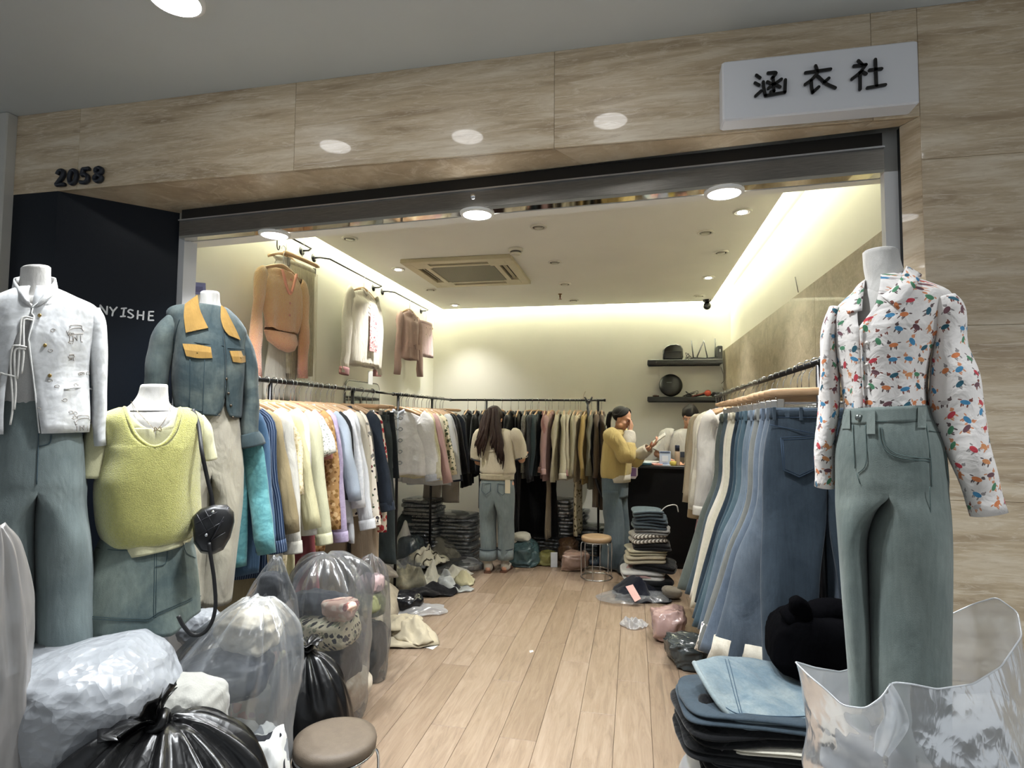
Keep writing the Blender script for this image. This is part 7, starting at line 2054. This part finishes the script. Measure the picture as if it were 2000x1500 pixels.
sheet('plastic_sheet', 'clear plastic sleeve spread under the navy garment', 'plastic', PZ(1240, 1172, 0), .58, .36, .10, FILM2, 93, .15, base=.01, rid=1.3, solid=0)
bundle('clothing_bundle', 'beige rolled garment beside the grey jeans hem on the floor', 'clothes', PZ(1312, 1172, 0) + [0, .03, .05], (.09, .07, .05), FB('8c8270', .9), 94, .15, floor=.003)
sheet('clothing_pile', 'slate teal jeans slumped left of the right floor pile', 'clothes', PZ(1210, 1120, 0) + [.05, .1, 0], .2, .5, .3, denim('3f5358', '62757a', .5), 95, .3, rid=.8)
bundle('plastic_bag', 'clear bag of dusty pink clothes on the floor below the teal jeans', 'bag', PZ(1304, 1252, 0) + [0, .06, .10], (.125, .12, .115), bagplastic('a58a84', .2, 9, 1.0), 96, .26, 4.6, .62, floor=.004)
sheet('plastic_sheet', 'twisted clear plastic tail on the floor beside the dusty pink bag', 'plastic', PZ(1238, 1222, 0), .20, .16, .09, FILMW, 97, .7, rid=1.6, solid=0)
bundle('plastic_bag', 'clear bag of dark grey clothes on the floor under the lace hem', 'bag', PZ(1352, 1306, 0) + [0, .05, .085], (.145, .13, .095), bagplastic('3b4040', .2, 9, 1.0), 98, .26, 4.6, .62, floor=.004)

# ---- right foreground: denim stack, black bundle, clear sack
c = flo(1475, 1400, 1.98)
t = bagthing('frosted white plastic sack under the stack of folded denim', c)
sack(c, [(.20, 0), (.25, .03), (.26, .2), (.25, .31), (.19, .35), (.05, .36)], 1, .85, 12, .02, 27, gather=.9).build('film', FILMW, t)
bundle('clothing_bundle', 'pale clothes packed inside the frosted sack under the denim stack', 'clothes', c + [0, 0, .19], (.21, .18, .19), FB('c6c2b6', .9), 101, .1, floor=.004)
zz = .355
stk = [('black trousers folded at the bottom of the near denim stack', .045, FB('141518', .9), .03, .1, .46), ('charcoal trousers in the near denim stack', .03, FB('3b3d42', .9), .04, -.05, .44), ('black jersey folded in the near denim stack', .04, FB('101114', .9), -.02, .08, .48), ('cream cotton garment folded in the near denim stack', .022, FB('ddd6c2', .9), .06, .0, .42),
       ('black sweater with a drooping sleeve in the near denim stack', .05, FB('0e0f12', .95), -.02, .15, .48), ('dark blue jeans folded under the faded jeans of the near stack', .04, denim('22364c', '3f5870', .5), -.01, .05, .48)]
for k, (lb, h_, mt, dx, rz, w_) in enumerate(stk):
    folded(lb, c + [dx, 0, zz], (w_, .36, h_), mt, 430 + k, rz, 2); zz += h_ * .95
t = thing('jeans', 'faded blue jeans folded on top of the near denim stack', 'jeans', c + [0, 0, zz])
FJ = denim('5c7c90', 'a3b0aa', .8, '7d929a', 7, .5, .54)
top_ = [[P(1356, 1296, 2.06), P(1420, 1287, 2.16), P(1500, 1290, 2.2), P(1590, 1310, 2.2)], [P(1368, 1318, 1.99), P(1430, 1322, 2.03), P(1510, 1335, 2.04), P(1600, 1345, 2.04)], [P(1385, 1345, 1.93), P(1440, 1362, 1.93), P(1510, 1372, 1.92), P(1600, 1372, 1.92)], [P(1410, 1378, 1.87), P(1450, 1398, 1.85), P(1515, 1404, 1.84), P(1600, 1402, 1.84)], [P(1440, 1408, 1.85), P(1460, 1422, 1.84), P(1520, 1425, 1.83), P(1600, 1424, 1.83)]]
gr = spl(np.array(top_).reshape(5, 12), 30).reshape(30, 4, 3); gr = np.stack([spl(r, 34) for r in gr])
gr[..., 2] += .006 * sn(gr, 24, 5) + .007 * rn(gr, 14, 6)
MB().grid(gr).build('leg_panel', FJ, t, solid=.012)
MB().tube(spl([gr[k, 0] for k in range(0, 30, 3)], 30), .009, 8).build('turned_hem', denim('7f959c', 'b4c0be', .6), t)
for j in (10, 11): MB().tube(spl([gr[k, j] + [0, 0, .008] for k in range(2, 29, 3)], 24), .0012, 5).build('seam', plain('32485a', .9), t)
MB().tube(spl([gr[22, k] + [0, 0, .008] for k in range(2, 33, 4)], 24), .0014, 5).build('seam', plain('32485a', .9), t)
bundle('folded_garment', 'dark jeans bulk under the faded panel of the near stack', 'jeans', c + [.02, .03, zz - .045], (.22, .15, .05), denim('2f465a', '4f6a7c', .5), 103, .06, sq=.5)
t2 = thing('garment_sleeve', 'black sleeve drooping from the near denim stack toward the floor', 'clothes', P(1400, 1440, 1.9))
MB().tube(spl([P(1385, 1370, 1.96), P(1378, 1395, 1.92), P(1398, 1430, 1.87), P(1420, 1455, 1.84)], 18), np.linspace(.035, .022, 18), 14).warp(lambda v: v + .004 * np.stack([rn(v, 40, 1), rn(v, 40, 2), rn(v, 40, 3)], 1)).build('sleeve', FB('0c0d10', .95), t2)
cB = P(1590, 1245, 2.12)
t = thing('black_garment', 'black garment bundled on the near denim stack in front of the jeans', 'clothes', cB - [0, 0, .13])
BKC = fabric('08080a', 1.0, spec=.03, sheen=0.0)
bundle('bulk', None, None, cB + [0, 0, -.02], (.155, .12, .12), BKC, 105, .08, sq=.6, par=t)
MB().tube(spl([P(1545, 1210, 2.1), P(1562, 1192, 2.08), P(1556, 1178, 2.06), P(1550, 1168, 2.06)], 14), np.linspace(.05, .018, 14), 12).build('sleeve_end', BKC, t)
MB().tube(spl([P(1575, 1215, 2.1), P(1600, 1195, 2.1), P(1640, 1195, 2.1), P(1658, 1220, 2.12)], 14), .045, 12).build('collar_roll', BKC, t)
bundle('clothing_bundle', 'dark clothes propping up the black garment beside the near denim stack', 'clothes', np.array([cB[0] + .05, cB[1] + .05, .30]), (.17, .14, .30), FB('1b1c20', .9), 107, .08, floor=.004)

# big open clear sack
rim = [(1552, 1292, 1.56), (1580, 1320, 1.50), (1612, 1346, 1.46), (1645, 1378, 1.43), (1690, 1384, 1.42), (1722, 1362, 1.42), (1742, 1332, 1.43), (1780, 1336, 1.42), (1830, 1346, 1.45), (1900, 1336, 1.50), (1955, 1302, 1.55), (1996, 1242, 1.62),
       (1988, 1196, 1.68), (1946, 1166, 1.73), (1900, 1180, 1.79), (1840, 1208, 1.81), (1790, 1240, 1.83), (1735, 1278, 1.83), (1690, 1300, 1.79), (1640, 1312, 1.72), (1592, 1304, 1.63)]
rp = np.array([P(*q) for q in rim])
rpc = spl(np.concatenate([rp[-2:], rp, rp[:3]]), 25 * 8)[2 * 8:-3 * 8 + 0]
N_ = 220
dd = np.concatenate([[0], np.cumsum(np.linalg.norm(np.diff(np.concatenate([rp, rp[:1]]), axis=0), axis=1))])
cl_ = np.concatenate([rp, rp[:1]]); ss = np.linspace(0, dd[-1], N_ + 1)[:-1]
rimN = np.stack([np.interp(ss, dd, cl_[:, k]) for k in range(3)], 1)
for _ in range(2): rimN = .5 * rimN + .25 * (np.roll(rimN, 1, 0) + np.roll(rimN, -1, 0))
cb_ = flo(1800, 1450, 1.62)
ang = np.unwrap(np.arctan2(rimN[:, 1] - cb_[1], rimN[:, 0] - cb_[0]))
base_ = np.stack([cb_[0] + .27 * np.cos(ang), cb_[1] + .23 * np.sin(ang), np.full(N_, .0)], 1)
t = thing('plastic_sack', 'large open clear plastic sack in the right foreground before the grey green jeans', 'bag', cb_)
rings = [rimN]
for k in np.linspace(.02, 1, 90):
    s_ = k ** .8
    r = rimN * (1 - s_) + base_ * s_; r[:, 2] = rimN[:, 2] * (1 - k)
    bulge = .05 * math.sin(PI * k)
    out_ = r - cb_; out_[:, 2] = 0; out_ /= np.linalg.norm(out_, axis=1)[:, None] + 1e-6
    r = r + out_ * (bulge + .022 * min(1, k * 6) * rn(r, 11, 51, 2) + .02 * min(1, k * 5) * sn(r, 9, 52) + .006 * min(1, k * 9) * rn(r, 42, 57, 2))[:, None]
    r[:, 2] = np.maximum(r[:, 2] + .014 * sn(r, 20, 53) * min(1, k * 6) * (1 - k), .0)
    rings.append(r)
rings.append(cb_ + (base_ - cb_) * .3)
CLEAR = film('eef1f6', .40, .09, .8, 14, .30)
MB().loft(rings, True, False, True).build('film', CLEAR, t)
MB().tube(rimN, .0022, 6, closed=True).build('rim_edge', film('eef1f5', .6, .15, .3, 8, .3), t)
fl_ = spl([np.concatenate([P(1742, 1334, 1.42), P(1722, 1365, 1.42)]), np.concatenate([P(1762, 1370, 1.40), P(1728, 1400, 1.40)]), np.concatenate([P(1775, 1420, 1.39), P(1712, 1430, 1.39)]), np.concatenate([P(1735, 1480, 1.38), P(1708, 1470, 1.38)])], 20)
MB().grid([[a * (1 - s_) + b * s_ + np.array([0, .01 * math.sin(s_ * 9), 0]) for s_ in np.linspace(0, 1, 9)] for a, b in zip(fl_[:, :3], fl_[:, 3:])]).build('folded_flap', CLEAR, t)
bundle('clothing_bundle', 'cream white garment inside the large clear sack at the right', 'clothes', P(1945, 1450, 1.66), (.15, .13, .11), FB('d6d1c6', .95, fold=.6), 111, .16)
bundle('clothing_bundle', 'light grey garment at the bottom of the large clear sack', 'clothes', cb_ + [.05, 0, .16], (.22, .18, .16), FB('a7a8aa', .9, fold=.5), 112, .14, floor=.006)
bundle('clothing_bundle', 'dark grey garment in the middle of the large clear sack', 'clothes', P(1700, 1480, 1.62), (.12, .10, .10), FB('6a6c70', .9, fold=.5), 113, .14)
# ============================================================ COUNTER, SHELVES, STOOLS, SMALL THINGS
CT = P(1221, 908, 6.05)
x0, y0, zt = CT[0], CT[1], 1.036
t = thing('counter', 'matt black sales counter at the back right of the shop', 'counter', ((x0 + XR) / 2, y0 + .2, 0))
BM = plain('0b0b0c', .65, 0.0, Specular_IOR_Level=.15)
MB().box2((x0 + .01, y0 + .01, .06), (XR - .01, y0 + .28, zt - .03), .003).build('cabinet', BM, t, False)
MB().box2((x0, y0 - .005, zt - .03), (XR - .005, y0 + .30, zt), .004).build('countertop', plain('141415', .4), t, False)
MB().box2((x0 + .03, y0 + .04, 0), (XR - .03, y0 + .26, .06)).build('plinth', plain('17171a', .6), t, False)
def onct(px, dy=.06):
    d = ray(px, 905); k = (y0 + dy) / d[1]; return np.array([d[0] * k, y0 + dy, zt])
f_ = thing('folder', 'teal blue clip folder with paper lying on the counter', 'folder', onct(1246))
MB().box(onct(1246, .10) + [0, 0, .012], (.26, .17, .018), .004, .08).build('cover', plain('2f5f78', .4), f_, False)
MB().box(onct(1252, .09) + [0, 0, .0235], (.22, .14, .005), .001, .05).build('paper', plain('b9ccd2', .6), f_, False)
MB().box(onct(1238, .16) + [0, 0, .03], (.09, .02, .012), .003, .05).build('clip', plain('1f2428', .3, .6), f_, False)
tag(MB().box(onct(1268, .19) + [0, 0, .018], (.20, .12, .03), .003, -.2).build('paper_pad', plain('dcdcd8', .7), None, False), 'white paper pad behind the blue folder on the counter', 'paper')
tag(MB().box(onct(1281, .10) + [0, 0, .008], (.10, .15, .014), .002, .3).build('receipt_stack', plain('c98f86', .7), None, False), 'pink receipts lying beside the payment card on the counter', 'paper')
st_ = thing('payment_stand', 'pale blue upright payment card stand on the counter', 'stand', onct(1299))
MB().box(onct(1299, .07) + [0, 0, .004], (.11, .06, .008), .003).build('base', plain('cfd8e2', .3), st_, False)
MB().box(onct(1299, .07) + [0, 0, .075], (.115, .006, .145), .003).build('card', plain('c3d0e4', .4), st_, False)
MB().box(onct(1299, .0655) + [0, 0, .135], (.10, .002, .018)).build('header', plain('5c6a80', .5), st_, False)
MB().box(onct(1299, .0655) + [0, 0, .07], (.062, .002, .062)).build('blank_panel', plain('e6ebf2', .5), st_, False)
MB().box(onct(1299, .0655) + [0, 0, .018], (.05, .002, .010)).build('footer', plain('8a9bb4', .5), st_, False)
p = onct(1314, .08)
tr_ = thing('tape_roll', 'roll of yellow packing tape on the counter', 'tape', p)
MB().lathe([(.034, 0), (.036, .002), (.036, .042), (.034, .044), (.024, .044), (.024, 0)], p, 24, cap0=False, cap1=False).build('roll', plain('c6b45a', .35), tr_)
p = onct(1323, .10)
bt = thing('bottle', 'tan bottle with a dark cap on the counter in front of the assistant', 'bottle', p)
MB().lathe([(.024, 0), (.026, .006), (.026, .13), (.02, .15)], p, 20).build('body', plain('b09a84', .4), bt)
MB().lathe([(.024, .15), (.024, .205), (.020, .21)], p, 20).build('cap', plain('2c3446', .35), bt)
k_ = onct(1234, -.010)
cdp = thing('hanging_card', 'white card with a violet square hanging from the counter edge', 'card', k_ - [0, 0, .14])
q = [(-.055, 0), (.06, 0), (.06, -.10), (.035, -.138), (-.055, -.138)]
MB().poly([k_ + [x, 0, z] for x, z in q], .004, (0, -1, 0)).build('card', plain('ded6e0', .5), cdp, False)
MB().box(k_ + [.002, -.0055, -.070], (.082, .003, .084), .001).build('violet_panel', plain('8d6ca2', .5), cdp, False)
MB().box(k_ + [.0, -.0055, -.012], (.06, .002, .010)).build('header', plain('4a4454', .5), cdp, False)

# shelves on the back wall
def shelf(pxl, pyb, pxr, label):
    a = PY(pxl, pyb, YB - .20); b = PY(pxr, pyb, YB - .20)
    z0 = a[2]
    t = thing('wall_shelf', label, 'shelf', ((a[0] + b[0]) / 2, YB - .1, z0))
    MB().box2((a[0], YB - .20, z0), (b[0], YB - .001, z0 + .048), .003).build('board', plain('1d1e1d', .45), t, False)
    MB().box2((a[0] + .01, YB - .03, z0 - .012), (b[0] - .01, YB - .002, z0)).build('cleat', plain('17181a', .5), t, False)
    return a, b, z0 + .048
a1, b1, zs1 = shelf(1265, 711, 1412, 'upper black floating shelf on the back wall holding the router')
a2, b2, zs2 = shelf(1265, 783, 1412, 'lower black floating shelf on the back wall holding the round speaker')
def sh_x(px, z, dy=.12):
    d = ray(px, 700); k = (YB - dy) / d[1]; return np.array([d[0] * k, YB - dy, z])
K1 = plain('0f1012', .32); K2 = plain('141517', .5)
p = sh_x(1314, zs1)
bx = thing('speaker', 'black rounded box speaker standing on the upper shelf', 'speaker', p)
ol = [(-.105, 0), (.10, 0), (.112, .03), (.108, .125), (.085, .165), (.04, .182), (-.03, .176), (-.085, .150), (-.108, .115), (-.112, .03)]
r0 = np.array([p + [x, -.055, z] for x, z in ol]); r1 = np.array([p + [x, .055, z] for x, z in ol]); c0, c1 = r0.mean(0), r1.mean(0)
MB().loft([c0 + (r0 - c0) * .86, c0 + (r0 - c0) * .97 + [0, .006, 0], r0 + [0, .018, 0], r1 - [0, .012, 0], c1 + (r1 - c1) * .92], True, True, True).build('shell', K1, bx)
MB().box(p + [0, -.062, .055], (.17, .004, .085), .006).build('front_grille', K2, bx, False)
p = sh_x(1376, zs1, .11)
ro = thing('router', 'flat black router with four antennas on the upper shelf', 'router', p)
ol = [(-.15, 0), (.15, 0), (.155, .018), (.12, .026), (0, .018), (-.12, .026), (-.155, .018)]
r0 = np.array([p + [x, -.07, z] for x, z in ol]); r1 = np.array([p + [x, .07, z] for x, z in ol])
MB().loft([r0, r1], True, True, True).build('body', K1, ro, False)
for px, top_, tl in ((1354, 665, -.015), (1362, 668, .055), (1381, 664, -.03), (1397, 661, 0)):
    b0 = sh_x(px, zs1 + .02, .05); tp = PY(px, top_, YB - .05)
    MB().tube([b0, b0 + [0, 0, .03], np.array([b0[0] + tl * 1.2, b0[1], tp[2]])], np.array([.007, .007, .0055]), 8).build('antenna', K1, ro)
p = sh_x(1405, zs1, .09)
md_ = thing('modem', 'small black upright modem at the right end of the upper shelf', 'modem', p)
MB().box(p + [0, 0, .078], (.055, .12, .155), .006).build('case', K1, md_, False)
MB().box(p + [.0, -.062, .10], (.012, .004, .03)).build('light', plain('c9ccd2', .3), md_, False)
def tangle(name, label, c, r, n, seed, mat, th=.0028, zr=.5):
    rg_ = np.random.RandomState(seed); q = []
    for k in range(n):
        q.append([c[0] + r[0] * rg_.uniform(-1, 1), c[1] + r[1] * rg_.uniform(-1, 1), c[2] + .004 + r[2] * abs(rg_.uniform(-.2, 1)) * (1 if k % 2 else .1)])
    return tag(MB().tube(spl(q, n * 7), th, 6).build(name, mat, None), label, 'cable')
tangle('cable_tangle', 'tangle of black cables between the speaker and the router', sh_x(1345, zs1, .08), (.06, .05, .09), 14, 3, K2)
p = PY(1310, 752, YB - .10); cz_ = p[2]
sp_ = thing('speaker', 'large round black speaker disc leaning on the lower shelf', 'speaker', np.array([p[0], p[1], zs2]))
cc_ = np.array([p[0], p[1], zs2 + .135])
def lean(v):
    a = -.22; y, z = v[:, 1].copy(), v[:, 2].copy(); v = v.copy(); v[:, 1] = y * math.cos(a) - z * math.sin(a); v[:, 2] = y * math.sin(a) + z * math.cos(a); v[:, 0] *= .98
    return v + cc_
MB().lathe([(.02, -.034), (.09, -.028), (.122, -.012), (.133, .0), (.126, .018), (.08, .032), (.02, .036)], (0, 0, 0), 40, 'Y').warp(lean).build('shell', plain('08080a', .42), sp_)
MB().box((-.02, -.034, .025), (.055, .004, .006)).warp(lean).build('badge', plain('6a6c70', .3, .6), sp_, False)
tangle('cable_tangle', 'coiled black cables on the lower shelf beside the round speaker', sh_x(1347, zs2, .10), (.08, .05, .085), 18, 5, K2, .0032)
p = sh_x(1373, zs2, .11)
tp = thing('tape_strap', 'black strap with a red orange end on the lower shelf', 'strap', p)
MB().tube(spl([p + [-.10, 0, .012], p + [-.04, 0, .03], p + [.03, 0, .042], p + [.09, .0, .03]], 14), .016, 8).warp(lambda v: p + (v - p) * np.array([1, 1.2, .8])).build('strap', plain('17171a', .6), tp)
MB().lathe([(.006, -.01), (.036, -.008), (.036, .008), (.006, .01)], p + [.045, -.03, .042], 20, 'Y').build('orange_end', plain('b8452e', .5), tp)
MB().tube(spl([p + [-.13, -.02, .006], p + [-.06, -.02, .022], p + [.02, -.03, .05]], 10), .006, 6).build('orange_edge', plain('a8503c', .5), tp)
tag(MB().box(sh_x(1400, zs2, .10) + [0, 0, .028], (.11, .10, .055), .008).build('adapter', K2, None, False), 'black power adapter at the right end of the lower shelf', 'adapter')
tag(bundle('small_cloth', 'small brown cloth scrap at the left end of the lower shelf', 'cloth', sh_x(1280, zs2, .10) + [0, 0, .012], (.035, .03, .012), FB('6d5444', .9), 131, .2, n=24, m=14), cat='cloth')
tag(MB().tube(spl([PX(1402, 706, XR - .03), PX(1410, 722, XR - .02), PX(1414, 742, XR - .02), PX(1407, 752, XR - .02), PX(1413, 762, XR - .02), PX(1416, 800, XR - .02)], 30), .0035, 6).build('cable', plain('3a3028', .6), None), 'thin dark cable running down the corner below the upper shelf', 'cable')

# stools
def stool(label, c, h, r, seat_mat, n=6):
    t = thing('stool', label, 'stool', c)
    c = np.array(c, float)
    MB().lathe([(r * .90, h - .048), (r * .985, h - .042), (r, h - .022), (r * .97, h - .006), (r * .8, h), (r * .2, h + .001)], c, 44).build('seat', seat_mat, t)
    th = np.linspace(0, 2 * PI, 41)[:-1]
    MB().tube([c + [r * .95 * math.cos(a), r * .95 * math.sin(a), h - .052] for a in th], .0055, 8, closed=True).build('seat_ring', CHROME, t)
    MB().tube([c + [r * .80 * math.cos(a), r * .80 * math.sin(a), .075] for a in th], .004, 8, closed=True).build('brace_ring', CHROME, t)
    MB().tube([c + [r * 1.02 * math.cos(a), r * 1.02 * math.sin(a), .006] for a in th], .0055, 8, closed=True).build('base_ring', CHROME, t)
    for k in range(n):
        a = k * 2 * PI / n + .35; u = np.array([math.cos(a), math.sin(a), 0])
        MB().tube(spl([c + u * r * .80 + [0, 0, h - .056], c + u * r * .98 + [0, 0, h - .060], c + u * r * 1.05 + [0, 0, h - .10], c + u * r * 1.03 + [0, 0, .15], c + u * r * 1.02 + [0, 0, .008]], 18), .0052, 8).build('leg', CHROME, t)
    return t
SEAT = NT('brown_vinyl'); _c = SEAT.coord('Object'); SEAT.set(Base_Color=SEAT.mix(1.0, '62574b', SEAT.ramp(SEAT.noise(_c, 40, 4), [(.3, .85), (.7, 1.0)]), 'MULTIPLY'), Roughness=.55, Specular_IOR_Level=.3); SEAT.bump(SEAT.noise(_c, 260, 3), .25, .003)
c = P(655, 1436, 2.12)
s1 = stool('round brown topped stool with chrome legs in the near left foreground', (c[0], c[1], 0), c[2] + .0, .148, SEAT.m)
SEAT2 = NT('tan_vinyl'); SEAT2.set(Base_Color='9c8262', Roughness=.5)
stool('round tan topped stool with chrome legs at the far end of the aisle', PZ(1165, 1128, 0), .395, .145, SEAT2.m)

# mirror leaning behind the left rail
mr = thing('mirror', 'round cornered mirror with a thin metal frame leaning on the left wall behind the rails', 'mirror', PX(708, 800, XL + .02) * [1, 1, 0] + [0, 0, .9])
ya, yb = PX(676, 760, XL + .02)[1], PX(742, 760, XL + .02)[1]; zt_ = PX(708, 746, XL + .02)[2]
ol = []
for cy, cz2, a0 in ((yb - .07, zt_ - .07, 0), (ya + .07, zt_ - .07, PI / 2), (ya + .07, 1.0, PI), (yb - .07, 1.0, 1.5 * PI)):
    for a in np.linspace(a0, a0 + PI / 2, 6): ol.append([XL + .012, cy + .07 * math.cos(a), cz2 + .07 * math.sin(a)])
MB().tube(np.array(ol), .006, 8, closed=True).build('frame', plain('5c5a56', .3, .8), mr)
MB().poly(np.array(ol), .004, (1, 0, 0)).build('glass', plain('c9ccc6', .06, 1.0), mr, False)
# black strap bag tied at the end of the back rail
sb_ = thing('shoulder_bag', 'black bag strap knotted on the back rail beside the brown coats', 'bag', PY(1150, 960, 6.30))
MB().tube(spl([PY(1142, 776, 6.43), PY(1150, 784, 6.40), PY(1156, 776, 6.43), PY(1148, 790, 6.40), PY(1144, 780, 6.42)], 20), .010, 8).build('knot', plain('141416', .5), sb_)
p = spl([PY(1147, 786, 6.40), PY(1152, 840, 6.25), PY(1158, 900, 6.20), PY(1166, 945, 6.20), PY(1178, 975, 6.20)], 20)
MB().grid([p + [-.014, 0, 0], p + [.014, 0, 0]]).build('strap', plain('161618', .5), sb_, solid=.004)
MB().tube(spl([PY(1139, 780, 6.44), PY(1141, 770, 6.44), PY(1144, 764, 6.44)], 8), .007, 6).build('ribbon_end', plain('c9c2b0', .6), sb_)
